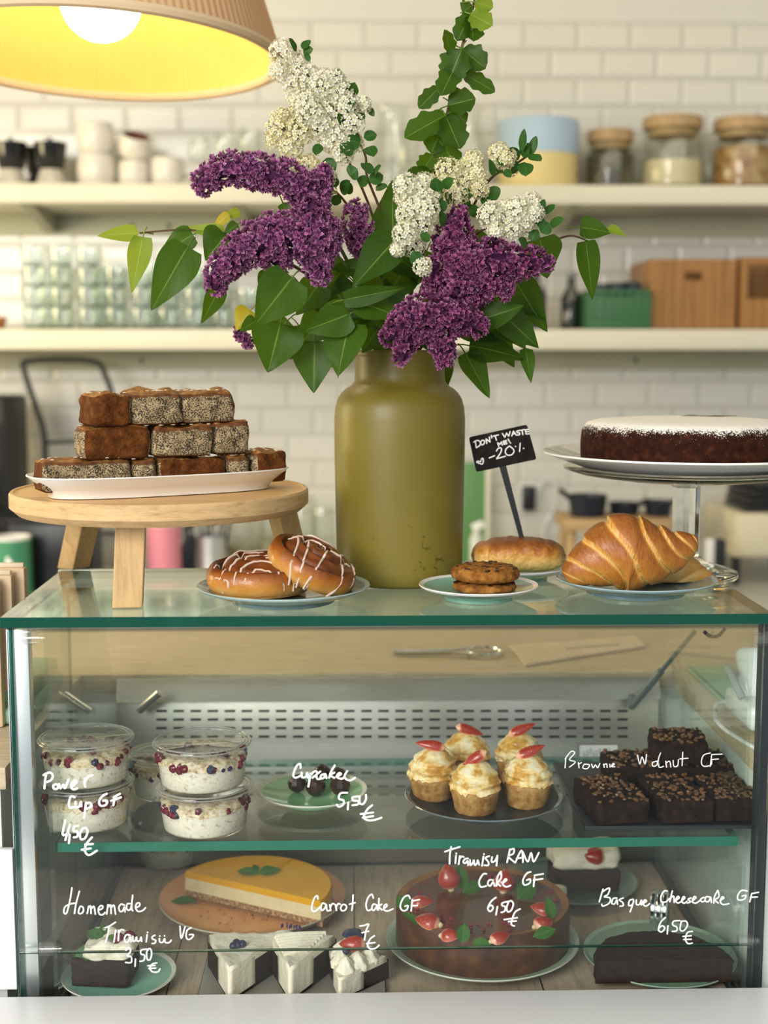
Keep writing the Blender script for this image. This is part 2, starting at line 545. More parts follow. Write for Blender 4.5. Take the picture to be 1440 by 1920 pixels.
for xa, nm in ((XLI, 'side_pane'), (XRI, 'side_pane')):
    g = G(); prism_x(g, [(0.002, ZB), (YB, ZB), (YB, z_lid), (YTB, ZT-TT-0.001), (0.002, ZT-TT-0.001)], xa-0.0025, xa+0.0025)
    cbuild(g, nm, M_SHELFG, smooth=False)
g = G(); pane_box(g, XL, XL+0.005, 0.0, YTB, ZB-0.02, ZT-TT-0.001, 'x'); cbuild(g, 'side_pane', [M_PANE, M_EDGE], smooth=False)
g = G(); pane_box(g, XLI+0.004, XRI-0.004, 0.016, 0.345, ZS-ST, ZS, 'z'); cbuild(g, 'glass_shelf', [M_SHELFG, mat('shelf_glass_edge', (0.02, 0.19, 0.12), 0.12, trans=0.3, coat=0.5)], smooth=False)
# case floor and steel
M_PLANK = wood('grey_oak_floor', (0.43, 0.34, 0.25), (0.27, 0.21, 0.155), 6, (22, 2.0, 22), 0.4)
g = G(); g.box((0.058, 0.225, ZB-0.008), (XRI-XLI-0.004, 0.445, 0.016)); cbuild(g, 'case_floor', M_PLANK, smooth=False)
g = G()
for x in (0.005, 0.243, -0.232):
    g.box((x, 0.225, ZB+0.0002), (0.0016, 0.44, 0.0006))
for x in (XLI+0.006, XRI-0.006):
    g.tube([(x, 0.004, ZB+0.002), (x, 0.446, ZB+0.002)], 0.0035, 8)
cbuild(g, 'floor_seam', M_DARKM)
g = G(); g.box((0.042, 0.22, ZB-0.014), (XR-XL-0.004, 0.47, 0.0118)); cbuild(g, 'plinth', M_DARKM, smooth=False)
g = G(); g.box((0.058, YB+0.006, (ZB+z_lid)/2), (XRI-XLI, 0.008, z_lid-ZB), bevel=0.001); rear = cbuild(g, 'rear_panel', M_STEEL)
g = G()
for rowy in (1333, 1349, 1365, 1381, 1449, 1474, 1490):
    for i in range(28):
        px_ = 303+32.0*i
        if px_ > 1180: continue
        p = at(px_+0, rowy, YB+0.002)
        g.box((p.x, YB+0.0016, p.z), (0.0165, 0.001, 0.0036), bevel=0.0004, seg=1)
cbuild(g, 'vent_slots', M_BLACK, rear)
g = G()
for px_, py_ in ((1193, 1323), (262, 1331), (1193, 1545), (262, 1545)):
    p = at(px_, py_, YB); g.ball((p.x, YB+0.001, p.z), 0.0035, 10, 6)
cbuild(g, 'bolt', M_CHROME, rear)
g = G(); prism_x(g, [(YB-0.012, z_lid+0.001), (YB+0.012, z_lid+0.001), (YB+0.016, Z_PREP-0.004), (YB+0.008, Z_PREP-0.004)], XLI+0.003, XRI-0.003)
cbuild(g, 'rear_sill', M_STEEL, smooth=False)
g = G(); prism_x(g, [(YB-0.004, z_lid+0.028), (YB, z_lid+0.028), (YTB+0.004, ZT-TT-0.016), (YTB, ZT-TT-0.016)], XLI+0.004, XRI-0.004)
cbuild(g, 'rear_lid', M_PANE, smooth=False)
g = G(); g.box((0.04, YTB+0.006, ZT-TT/2-0.003), (XR-XL+0.01, 0.011, 0.02), bevel=0.001); cbuild(g, 'rear_rail', mat('olive_metal', (0.33, 0.36, 0.28), 0.35, 0.4))
# posts, clips, strut
zp = at(25, 1178, 0.004).z
for xa, mm in ((at(31, 1178, 0.004).x, M_ALU), (at(1440, 1178, 0.004).x, M_DARKM)):
    g = G(); g.box((xa, 0.014, (ZB-0.002+zp)/2), (0.026 if mm is M_ALU else 0.012, 0.02, zp-ZB-0.001), bevel=0.001); cbuild(g, 'corner_post', mm)
for px_, py_ in ((62, 1196), (95, 1779), (1432, 1198), (1403, 1764)):
    p = at(px_, py_, -0.008)
    g = G()
    M = Matrix.Translation(p) @ Matrix.Rotation(PI/2, 4, 'Y')
    g.lathe([(0, -0.013), (0.0065, -0.013), (0.0065, 0.009), (0.0045, 0.010), (0.0045, 0.013), (0, 0.013)], 20, M=M)
    g.box((p.x-0.004, p.y-0.001, p.z+0.001), (0.018, 0.010, 0.016), bevel=0.001)
    cbuild(g, 'pane_clip', M_PLAST)
g = G(); g.tube([at(1186, 1322, 0.43), at(1240, 1258, 0.40)], 0.006, 12); g.tube([at(1240, 1258, 0.40), at(1303, 1184, 0.35)], 0.0036, 12)
g.box(at(1184, 1316, 0.435), (0.008, 0.012, 0.022), bevel=0.001); cbuild(g, 'gas_strut', mat('strut_grey', (0.14, 0.17, 0.17), 0.35, 0.3))
g = G(); g.tube([at(262, 1332, 0.43), at(300, 1298, 0.41)], 0.006, 12); cbuild(g, 'hinge_arm', M_ALU)
g = G(); g.tube(catmull([at(1320, 1184, 0.2), at(1332, 1193, 0.2), at(1347, 1192, 0.2), at(1360, 1178, 0.2)]), 0.0025, 8); cbuild(g, 'cable_hook', M_BLACK)
# price card on the rear panel
def cardmesh(g, p, wx, hz):
    g.box(p, (wx, 0.0012, hz), bevel=0.0004, seg=1)
pc = at(1122, 1412, YB-0.002)
g = G(); cardmesh(g, pc, 0.060, 0.026); card = cbuild(g, 'info_card', mat('white_card', (0.82, 0.82, 0.80), 0.6))
g = G()
for k in range(9):
    g.box((pc.x-0.022+0.0048*k, pc.y-0.001, pc.z+0.003*(k % 3)-0.003), (0.0028, 0.0006, 0.010))
cbuild(g, 'grey_print', mat('grey_print', (0.5, 0.52, 0.55), 0.7), card, smooth=False)

# ---- hand lettering on the outside of the front pane (strokes traced in photo pixels)
def strokes(name, x0, y0, s, lines, wpx, Yp, parent, m, off=(0, 0, 0), nrm=(0, 1, 0), rel=None):
    g = G()
    for ln in lines:
        P = [at(x0+a/s, y0+b/s, Yp) for a, b in ln]
        P = [Vector(p)+Vector(off) for p in catmull(P, 5)]
        g.tube(P, wpx*mpp(Yp), 6, flat=0.22, nrm=nrm)
        for e in (P[0], P[-1]): g.ball(e, (wpx*mpp(Yp), wpx*mpp(Yp)*0.22, wpx*mpp(Yp)), 8, 6)
    g.v = [(x, y, z-ZC) for x, y, z in g.v] if rel is None else [tuple(Vector(q)-rel) for q in g.v]
    return g.build(name, m, parent)
YI = -0.0066
L = {}
L['power'] = (40, 1380, 6.0, 2.1, [[(280,420),(268,500),(260,590)],[(250,440),(320,410),(355,450),(330,500),(275,520)],[(385,540),(360,560),(370,595),(405,590),(415,555),(385,540)],[(425,540),(440,590),(475,545),(490,590),(530,490)],[(570,570),(620,520),(600,500),(560,550),(580,600),(630,590)],[(715,480),(710,530),(720,570)],[(715,510),(750,460),(800,440)],
 [(600,690),(560,680),(535,750),(545,805),(590,800)],[(610,740),(615,800),(655,790),(670,740),(675,790)],[(730,750),(715,850),(705,920)],[(725,765),(770,750),(790,790),(730,820)],[(960,650),(910,680),(875,740),(895,785),(950,775),(965,730),(920,730)],[(1050,690),(1035,780)],[(1040,690),(1110,650)],[(1010,730),(1120,690)],
 [(495,950),(465,1110),(530,1090)],[(545,1000),(520,1090),(495,1170)],[(545,1110),(535,1205)],[(640,1010),(595,1020),(590,1070),(630,1075),(630,1130),(590,1140)],[(690,1040),(660,1100),(670,1160),(715,1150),(745,1080),(725,1035),(690,1040)],[(795,1140),(735,1210),(715,1290),(760,1340),(850,1290)],[(720,1220),(805,1215)],[(680,1280),(780,1265)]])
L['cupcake'] = (480, 1400, 5.143, 2.0, [[(430,205),(425,165),(390,190),(360,270),(380,300),(430,280)],[(440,250),(445,295),(480,290),(495,250),(500,300)],[(525,260),(515,330),(505,385)],[(520,280),(570,235),(590,260),(545,300)],[(620,240),(585,270),(590,310),(620,310)],[(665,265),(630,275),(625,305),(655,300),(670,265),(680,305)],[(760,180),(725,240),(705,300)],[(755,250),(715,275),(755,300)],[(775,290),(820,265),(800,255),(780,290),(820,310),(845,300)],[(880,235),(855,280),(865,310),(910,325),(955,300)],
 [(880,445),(815,450),(800,500),(845,520),(840,560),(800,580),(780,560)],[(890,540),(885,605)],[(980,480),(930,490),(940,520),(985,525),(985,555),(930,565)],[(1000,480),(1000,540),(1030,555),(1060,510),(1060,465)],[(1120,565),(1070,610),(1040,680),(1080,710),(1150,705),(1210,685)],[(1010,650),(1130,635)],[(1030,685),(1130,670)]])
L['tiramisu'] = (100, 1640, 4.8, 1.5, [[(168,118),(150,230),(120,345),(95,340),(105,290),(150,265),(205,255)],[(235,150),(205,260),(190,350)],[(235,300),(225,340),(245,352),(270,330),(268,295),(245,285),(235,300)],[(305,350),(318,285)],[(312,310),(335,280),(340,350)],[(340,310),(365,285),(378,355)],[(405,320),(440,305),(445,285),(425,280),(405,310),(415,355),(445,360),(465,340)],[(480,355),(492,270)],[(488,300),(515,272),(520,350)],[(520,300),(545,275),(560,355)],[(640,275),(610,265),(590,295),(600,330),(625,325),(640,290),(645,335)],[(690,260),(665,265),(660,305),(680,320),(700,295),(715,185)],[(712,200),(705,300),(715,325)],[(740,300),(775,280),(775,255),(750,260),(740,295),(760,330),(800,325),(830,298)],
 [(500,470),(490,540),(470,608)],[(465,478),(500,465),(560,428)],[(562,500),(545,605)],[(590,500),(585,595)],[(588,530),(610,495),(635,500)],[(690,545),(660,540),(640,575),(650,605),(675,600),(692,560),(700,605)],[(715,555),(718,598),(740,590),(748,560),(755,598),(780,590),(790,560),(795,600)],[(845,540),(835,605)],[(848,518),(849,521)],[(915,545),(890,560),(895,580),(920,590),(915,615),(890,620)],[(955,575),(958,605),(985,608),(1002,575),(1006,608),(1040,612),(1062,590)],[(958,552),(960,554)],[(1000,550),(1002,552)],[(1140,465),(1152,575),(1185,470)],[(1240,478),(1205,500),(1195,555),(1215,585),(1250,565),(1260,540),(1225,540)],
 [(655,680),(680,655),(695,690),(665,730),(700,740),(700,790),(650,790)],[(740,760),(735,825)],[(840,670),(790,680),(790,715),(820,725),(815,770),(780,780)],[(860,665),(840,700),(845,760),(870,765),(885,715),(875,670),(860,665)],[(930,795),(890,805),(870,845),(895,875),(940,875),(960,848)],[(850,820),(915,818)],[(860,845),(920,842)]])
L['carrot'] = (560, 1640, 5.143, 1.55, [[(185,235),(180,205),(155,220),(130,290),(130,345),(165,350),(205,310)],[(260,285),(230,275),(215,315),(225,345),(255,320),(265,285),(275,345),(300,345)],[(300,290),(310,345)],[(305,315),(325,280),(345,285)],[(355,290),(365,345)],[(360,315),(380,280),(400,285)],[(420,290),(405,325),(420,348),(450,340),(462,310),(445,288),(420,290)],[(525,195),(520,290),(512,345)],[(490,285),(545,270)],[(720,225),(705,190),(670,220),(650,290),(665,345),(700,335)],[(750,290),(720,285),(705,325),(725,345),(750,310),(755,290),(760,340)],[(775,230),(770,340)],[(800,285),(775,310),(805,340)],[(820,325),(850,305),(845,285),(825,300),(825,340),(860,350),(910,330)],[(1075,230),(1055,200),(1010,225),(980,300),(1000,345),(1040,340),(1055,300),(1025,305)],[(1095,240),(1085,350)],[(1095,255),(1165,240)],[(1090,300),(1145,298)],
 [(590,495),(630,490),(675,478),(650,540),(635,630)],[(610,560),(675,545)],[(730,590),(690,620),(665,680),(690,715),(740,710),(775,680)],[(655,665),(735,655)]])
L['raw'] = (800, 1560, 5.538, 1.7, [[(255,155),(240,240),(238,330)],[(190,205),(260,180),(345,155)],[(305,245),(298,325)],[(308,222),(309,225)],[(345,250),(332,335)],[(340,280),(365,255),(385,260)],[(430,275),(400,280),(380,310),(400,325),(425,300),(430,345)],[(450,290),(455,345),(480,320),(490,290),(500,345),(525,320),(530,290),(545,340)],[(590,255),(575,350)],[(595,228),(596,231)],[(650,250),(610,270),(640,310),(640,345),(600,345)],[(680,260),(675,310),(710,300),(735,245)],[(735,255),(725,350)],[(865,180),(835,315)],[(860,190),(905,175),(900,225),(850,255),(920,320)],[(920,320),(985,190),(1000,315)],[(935,275),(1000,265)],[(1000,210),(1050,310),(1085,215),(1110,310),(1165,215)],
 [(620,435),(585,440),(545,510),(560,570),(620,560)],[(690,500),(650,500),(635,540),(660,560),(690,520),(705,560)],[(770,410),(735,470),(725,560)],[(770,410),(775,470),(740,530),(765,560)],[(790,530),(830,500),(815,490),(790,540),(825,570),(870,555)],[(1080,415),(1040,430),(1000,500),(1015,550),(1070,530),(1075,490),(1040,500)],[(1120,470),(1110,565)],[(1120,450),(1210,435)],[(1110,500),(1205,485)],
 [(720,680),(670,720),(635,790),(660,825),(690,790),(670,760),(640,780)],[(735,775),(720,860)],[(870,718),(790,735),(785,765),(815,775),(810,820),(775,835)],[(850,725),(830,790),(845,830),(880,810),(900,750),(880,715),(850,725)],[(970,800),(920,830),(890,900),(880,960),(910,975)],[(805,910),(940,890)],[(850,930),(930,925)]])
L['basque'] = (1100, 1620, 4.235, 1.5, [[(130,200),(100,300)],[(120,225),(180,190),(170,240),(140,260),(185,270),(180,310),(130,335),(120,320)],[(240,270),(210,275),(200,310),(220,318),(240,285),(245,320)],[(290,270),(260,285),(285,305),(290,330),(265,335)],[(370,280),(340,290),(335,330),(365,320),(375,285),(360,340),(345,380)],[(395,285),(395,320),(420,320),(435,285),(435,325)],[(450,312),(475,295),(460,285),(447,315),(470,335),(500,315)],[(640,215),(615,215),(590,260),(595,300),(630,300),(655,275)],[(680,215),(660,300)],[(662,275),(690,255),(695,305)],[(708,290),(735,268),(722,258),(706,290),(725,310),(752,297)],[(756,292),(780,270),(768,260),(754,292),(772,312),(796,297)],[(830,270),(805,280),(825,300),(800,310)],[(840,292),(868,268),(852,260),(840,300),(868,310),(900,290)],[(930,265),(905,280),(915,300),(935,295)],[(985,265),(950,260),(940,290),(965,300),(985,270),(990,305)],[(1040,210),(1015,260),(1010,310)],[(1045,215),(1050,260),(1020,285),(1045,310)],[(1060,290),(1090,270),(1075,262),(1062,300),(1085,322),(1130,315)],[(1275,215),(1230,210),(1200,250),(1205,285),(1250,280),(1265,250),(1235,255)],[(1310,240),(1295,300)],[(1310,235),(1365,225)],[(1300,265),(1355,262)],
 [(625,425),(590,460),(570,520),(595,540),(620,510),(600,490),(575,510)],[(645,490),(640,555)],[(740,450),(690,455),(685,485),(715,500),(715,530),(680,535)],[(752,455),(742,520),(770,530),(800,490),(790,455),(752,455)],[(840,535),(800,545),(785,600),(805,632),(838,628)],[(765,575),(830,570)],[(770,600),(830,598)]])
L['brownie'] = (1040, 1380, 3.6, 1.0, [[(75,150),(70,215)],[(70,155),(110,105),(135,115),(100,160),(140,175),(100,210)],[(160,180),(165,215)],[(160,190),(180,180)],[(200,190),(190,215),(220,220),(235,195),(200,190)],[(250,190),(260,215),(275,195),(290,215),(305,185)],[(330,190),(335,212)],[(330,196),(350,188),(354,212)],[(372,190),(374,210)],[(385,205),(402,192),(394,186),(384,206),(408,208)],
 [(560,130),(575,190),(590,140),(610,190),(620,125)],[(690,170),(660,180),(665,205),(690,195),(695,165),(705,210)],[(715,115),(700,160),(705,210),(735,205)],[(750,170),(755,210)],[(750,185),(775,170),(785,210)],[(800,165),(805,205),(830,200),(835,160)],[(865,110),(860,200)],[(845,155),(900,150)],[(1050,115),(1005,130),(990,180),(1010,205),(1055,195),(1060,165)],[(1060,130),(1050,205)],[(1060,125),(1130,122)],[(1055,160),(1105,155)]])
_b = L.pop('brownie')
L['brownie'] = (*_b[:4], _b[4][:9]); L['initial'] = (*_b[:4], _b[4][9:10]); L['walnut'] = (*_b[:4], _b[4][10:-4]); L['gf'] = (*_b[:4], _b[4][-4:])
READ = {'power': 'Power Cup GF 4,50 euro', 'cupcake': 'Cupcake 5,50 euro', 'tiramisu': 'Homemade Tiramisu VG 3,50 euro', 'carrot': 'Carrot Cake GF 7 euro', 'raw': 'Tiramisu RAW Cake GF 6,50 euro', 'basque': 'Basque Cheesecake GF 6,50 euro', 'brownie': 'Brownie', 'initial': 'W', 'walnut': 'alnut', 'gf': 'GF'}
for k, (x0, y0, s, wpx, lines) in L.items():
    o = strokes('hand_lettering', x0, y0, s, lines, wpx, YI, front, M_INK)
    o['label'] = 'white handwriting on the glass reading ' + READ[k]
# ================================================================== PENDANT LAMP
def build_lamp():
    D = 2.2; Yl = CAM.y + D
    c = at(188, 103, Yl)
    RO = 0.288
    t = thing('pendant_lamp', 'large pleated cream pendant lamp glowing yellow at the top left', 'lamp', c, rot=(R(-2.5), R(1.5), 0))
    m_out = bpy.data.materials.new('pleated_shade'); m_out.use_nodes = True
    nt = m_out.node_tree
    b = nt.nodes['Principled BSDF']; b.inputs['Base Color'].default_value = (0.86, 0.69, 0.43, 1); b.inputs['Roughness'].default_value = 0.8
    tl = _n(nt, 'ShaderNodeBsdfTranslucent'); tl.inputs[0].default_value = (0.95, 0.62, 0.25, 1)
    mx = _n(nt, 'ShaderNodeMixShader'); mx.inputs[0].default_value = 0.5
    nt.links.new(b.outputs[0], mx.inputs[1]); nt.links.new(tl.outputs[0], mx.inputs[2])
    nt.links.new(mx.outputs[0], nt.nodes['Material Output'].inputs[0])
    NP = 150
    def shell(r0, r1, z0, z1, amp, nm, m):
        g = G()
        prof = [(r0+(r1-r0)*i/8, z0+(z1-z0)*i/8) for i in range(9)]
        g.lathe(prof, NP*4, rf=lambda th, i: 1+amp*math.sin(NP*th))
        return g.build(nm, m, t, ang=180)
    shell(RO, RO-0.115, 0.004, 0.34, 0.0042, 'lamp_shade', m_out)
    m_in = nmat('yellow_lining', [(0.3, (0.85, 0.60, 0.15)), (0.7, (0.88, 0.64, 0.17))], 8, 0.7)
    shell(RO-0.009, RO-0.124, 0.006, 0.338, 0.0042, 'shade_lining', m_in)
    g = G(); g.tube([(math.cos(2*PI*k/96)*(RO-0.003), math.sin(2*PI*k/96)*(RO-0.003), 0.0) for k in range(97)], 0.0085, 8)
    g.build('rim_binding', mat('rim_tape', (0.72, 0.54, 0.34), 0.8), t)
    g = G(); g.ball((0, 0, 0.085), 0.064, 32, 20)
    g.build('bulb', mat('lit_bulb', (1, 0.95, 0.85), 0.4, emit=(1.0, 0.90, 0.66), es=15.0), t)
    g = G(); g.lathe([(0, 0.26), (0.022, 0.26), (0.022, 0.1495), (0, 0.1492)], 20); g.tube([(0, 0, 0.26), (0, 0, 1.2)], 0.004, 8)
    g.build('lamp_cord', M_BLACK, t)
    g = G()
    for k in range(3):
        a = 2*PI*k/3; g.tube([(0.02*math.cos(a), 0.02*math.sin(a), 0.255), ((RO-0.125)*math.cos(a), (RO-0.125)*math.sin(a), 0.335)], 0.0025, 6)
    g.build('shade_spider', M_DARKM, t)
build_lamp()

# ================================================================== UPPER SHELF
YU = 2.36
KU = mpp(YU, 1.95)
def ux(x): return at(x, 330, YU).x
M_STONE = nmat('speckled_stoneware', [(0.3, (0.66, 0.62, 0.55)), (0.55, (0.74, 0.71, 0.64)), (0.8, (0.78, 0.75, 0.69))], 60, 0.35, 3, coat=0.3)
M_BROWNIN = mat('brown_glaze', (0.16, 0.045, 0.02), 0.3)
def mug(x, wpx, hpx, label, z=ZU, tilt=None, inside=None, handle=False, group='stoneware mugs on the upper shelf', Y=YU):
    r = wpx*KU/2; h = hpx*KU
    t = thing('stoneware_mug', label, 'mug', (ux(x), Y, z+0.001), group=None, rot=tilt)
    g = G()
    g.lathe([(0, 0), (r*0.72, 0), (r*0.92, h*0.18), (r, h*0.45), (r*0.97, h*0.8), (r*0.90, h), (r*0.84, h), (r*0.88, h*0.8), (r*0.90, h*0.3), (0, h*0.12)], 32)
    g.build('mug_body', M_STONE, t)
    g = G(); g.lathe([(0, h*0.80), (r*0.86, h*0.80), (r*0.845, h*0.985)], 32); g.build('glazed_inside', inside or M_STONE, t)
    if handle:
        g = G(); g.tube(catmull([(r*0.9, 0, h*0.8), (r*1.4, 0, h*0.75), (r*1.45, 0, h*0.4), (r*0.9, 0, h*0.22)]), 0.008, 8); g.build('handle', M_STONE, t)
    return t
mug(181, 72, 61, 'lower mug of the taller speckled stack on the upper shelf')
mug(181, 70, 58, 'upper mug of the taller speckled stack on the upper shelf', z=ZU+61*KU+0.001)
mug(251, 58, 50, 'small lower mug under the tilted brown-lined one')
mug(252, 60, 42, 'small tilted mug showing its brown inside, topmost of its stack', z=ZU+50*KU+0.013, tilt=(R(24), R(12), 0), inside=M_BROWNIN)
mug(314, 62, 57, 'single speckled mug with a handle between the mug stacks and wine glasses', handle=True)
# black tumblers
for x, Y, lb in ((22, YU, 'black coffee tumbler with clear lower half, leftmost on the upper shelf'), (96, YU, 'black coffee tumbler with clear lower half, beside the taller mug stack'), (60, YU+0.10, 'black coffee tumbler standing behind the two front ones')):
    t = thing('coffee_tumbler', lb, 'tumbler', (ux(x), Y, ZU+0.001))
    r = 30*KU
    g = G(); g.lathe([(0, 0), (r*0.98, 0), (r*1.0, 0.006), (r*0.66, 36*KU), (r*0.63, 36*KU), (0, 0.02)], 28)
    g.build('clear_base', mat('smoked_clear', (0.55, 0.52, 0.45), 0.15, coat=0.4) if Y == YU else M_BLACKG, t)
    g = G(); g.lathe([(0, 34*KU), (r*0.62, 34*KU), (r*0.80, 40*KU), (r*1.02, 84*KU), (r*0.96, 85*KU), (r*0.9, 80*KU), (0, 76*KU)], 28); g.build('black_cup', M_BLACKG, t)
    g = G(); g.lathe([(0, 76*KU), (0.008, 76*KU), (0.006, 94*KU), (0, 95*KU)], 12); g.build('knob', M_DARKM, t)
# wine glasses and big clear glass jugs (blurred)
def wine(x, h, r, lb, Y=YU):
    t = thing('wine_glass', lb, 'glass', (ux(x), Y, ZU+0.001))
    g = G(); g.lathe([(0, 0), (r*0.85, 0), (r*0.85, 0.003), (0.006, 0.008), (0.005, h*0.45), (r*0.55, h*0.52), (r, h*0.72), (r*0.82, h), (r*0.80, h), (r*0.97, h*0.72), (r*0.5, h*0.54), (0, h*0.48)], 28)
    g.build('bowl', M_JARG, t)
for x, h, lb in ((375, 92, 'clear wine glass next to the single mug'), (424, 104, 'clear wine glass above the arching lilac'), (470, 112, 'clear wine glass left of the hanging white blossom'), (520, 108, 'clear wine glass behind the hanging white blossom')):
    wine(x, h*KU, 24*KU, lb)
for x, lb in ((735, 'big clear glass jug behind the spray of white blossom'), (872, 'big clear glass jug beside the blue and yellow tin')):
    t = thing('glass_jug', lb, 'jug', (ux(x), YU, ZU+0.001))
    r = 38*KU; h = 150*KU
    g = G(); g.lathe([(0, 0), (r, 0), (r*1.02, h*0.5), (r*0.75, h*0.85), (r*0.85, h), (r*0.82, h), (r*0.72, h*0.85), (r*0.97, h*0.5), (r*0.95, 0.01), (0, 0.01)], 32); g.build('jug_body', M_JARG, t)
# cookie tin
t = thing('cookie_tin', 'round cookie tin with pale blue lid and yellow base', 'tin', (ux(1008), YU, ZU+0.001))
r = 76*KU; h = 126*KU
g = G(); g.lathe([(0, 0), (r*0.97, 0), (r*0.985, 0.004), (r*0.985, h*0.52), (0, h*0.52)], 48); g.build('tin_base', mat('butter_yellow', (0.76, 0.62, 0.28), 0.4), t)
g = G(); g.lathe([(0, h*0.5), (r, h*0.5), (r, h*0.96), (r*0.97, h), (0, h)], 48); g.build('tin_lid', mat('powder_blue', (0.42, 0.56, 0.72), 0.4), t)
# storage jars
M_CORK = wood('acacia_lid', (0.45, 0.30, 0.15), (0.26, 0.155, 0.07), 8, (14, 3, 3))
def jar(x, wpx, hpx, lidpx, fill, fm, lb, lump=0.0, dome=0.0):
    r = wpx*KU/2; h = hpx*KU; lh = lidpx*KU
    t = thing('storage_jar', lb, 'jar', (ux(x), YU, ZU+0.001))
    hb = h-lh
    g = G(); g.lathe([(0, 0), (r*0.95, 0), (r, 0.012), (r, hb*0.82), (r*0.84, hb), (r*0.81, hb), (r*0.965, hb*0.8), (r*0.965, 0.014), (0, 0.010)], 40); g.build('glass_body', M_JARG, t)
    g = G(); f = fill*KU
    g.lathe([(0, 0.012), (r*0.93, 0.012), (r*0.95, 0.02), (r*0.95, f*0.93), (r*0.8, f+dome*0.3), (r*0.4, f+dome), (0, f+dome*1.1)], 40, rf=lambda th, i: 1+lump*math.sin(5*th+i))
    g.build('dry_contents', fm, t)
    g = G(); g.lathe([(0, hb-0.02), (r*0.78, hb-0.02), (r*0.80, hb), (r*0.93, hb+0.001), (r*0.95, hb+lh*0.6), (r*0.9, h), (0, h)], 40); g.build('jar_lid', M_CORK, t)
jar(1143, 92, 110, 22, 68, nmat('dark_seed_mix', [(0.35, (0.035, 0.028, 0.022)), (0.55, (0.10, 0.07, 0.045)), (0.65, (0.10, 0.16, 0.06)), (0.75, (0.05, 0.035, 0.03))], 26, 0.6, 4), 'shortest storage jar, filled with dark dried leaves')
jar(1259, 118, 134, 22, 56, nmat('oat_flour', [(0.3, (0.72, 0.62, 0.40)), (0.7, (0.80, 0.70, 0.48))], 40, 0.9), 'storage jar half filled with cream coloured flour')
jar(1392, 120, 132, 22, 78, nmat('granola_mix', [(0.3, (0.20, 0.09, 0.03)), (0.5, (0.42, 0.22, 0.07)), (0.62, (0.55, 0.40, 0.20)), (0.75, (0.25, 0.12, 0.05))], 30, 0.8, 5, bstr=0.4), 'storage jar filled with brown granola, rightmost on the upper shelf', dome=0.01)

# ================================================================== LOWER SHELF
YLs = 2.36
KL = mpp(YLs, 1.65)
def lx(x): return at(x, 600, YLs).x
tum_proto = None
def tumbler(x, Y, lvl, lb, hpx=40, wpx=44):
    global tum_proto
    r = wpx*KL/2; h = hpx*KL
    loc = (at(x, 600, Y).x, Y, ZL+0.001+lvl*(h+0.0006))
    if tum_proto is None:
        t = thing('glass_tumbler', lb, 'tumbler', loc, group='stacked glass tumblers on the lower shelf')
        g = G(); g.lathe([(0, 0), (r*0.80, 0), (r*0.86, 0.004), (r*0.97, h*0.95), (r*0.97, h), (r*0.91, h), (r*0.91, h*0.92), (r*0.80, 0.014), (0, 0.012)], 28); g.build('tumbler_wall', M_TUMB, t)
        g = G(); g.lathe([(0, 0.0012), (r*0.76, 0.0012), (r*0.78, 0.0095), (0, 0.0105)], 28); g.build('thick_base', mat('bottle_green_base', (0.25, 0.37, 0.32), 0.1, coat=0.5, trans=0.5), t)
        tum_proto = t
    else:
        t = dup(tum_proto, loc, random.random()*6, lb)
    return t
ORD = ['first', 'second', 'third', 'fourth', 'fifth', 'sixth', 'seventh', 'eighth', 'ninth', 'tenth']
LEV = ['bottom', 'second from bottom', 'third from bottom', 'top']
cols = [(66, 4), (117, 4), (168, 4), (219, 3), (268, 3), (317, 3), (366, 3), (415, 2), (466, 2)]
for ci, (x, n) in enumerate(cols):
    for lv in range(n):
        nm = LEV[lv] if lv < n-1 else 'top'
        tumbler(x, YLs-0.05, lv, 'clear glass tumbler, %s of the %s front stack from the left' % (nm, ORD[ci]), hpx=37, wpx=48)
for ci, x in enumerate((92, 195, 292, 388)):
    for lv in range(3):
        tumbler(x, YLs+0.075, lv, 'clear glass tumbler, %s of the %s rear stack from the left' % (['bottom', 'middle', 'top'][lv], ORD[ci]))
t = thing('lidded_tub', 'small orange lidded tub at the left end of the lower shelf', 'tub', (lx(4), YLs-0.06, ZL+0.001))
g = G(); g.lathe([(0, 0), (0.02, 0), (0.026, 0.025), (0, 0.025)], 24); g.build('tub', mat('terracotta', (0.42, 0.14, 0.04), 0.5), t)
g = G(); g.lathe([(0, 0.0255), (0.028, 0.0255), (0.028, 0.034), (0, 0.036)], 24); g.build('lid', mat('rust_lid', (0.50, 0.18, 0.05), 0.5), t)
# bottles
def bottle(x, Y, hpx, wpx, lb):
    r = wpx*KL/2; h = hpx*KL
    t = thing('dark_bottle', lb, 'bottle', (at(x, 600, Y).x, Y, ZL+0.001))
    g = G(); g.lathe([(0, 0), (r*0.95, 0), (r, 0.006), (r, h*0.56), (r*0.42, h*0.74), (r*0.38, h*0.93), (0, h*0.93)], 28); g.build('bottle_body', mat('dark_bottle_glass', (0.012, 0.016, 0.014), 0.12, coat=0.5), t)
    g = G(); g.lathe([(0, h*0.90), (r*0.44, h*0.90), (r*0.44, h), (0, h)], 20); g.build('cap', mat('grey_cap', (0.16, 0.18, 0.19), 0.4), t)
bottle(1070, YLs, 106, 40, 'dark glass bottle beside the green crate')
bottle(1004, YLs, 118, 40, 'dark glass bottle mostly hidden behind the lilac leaves')
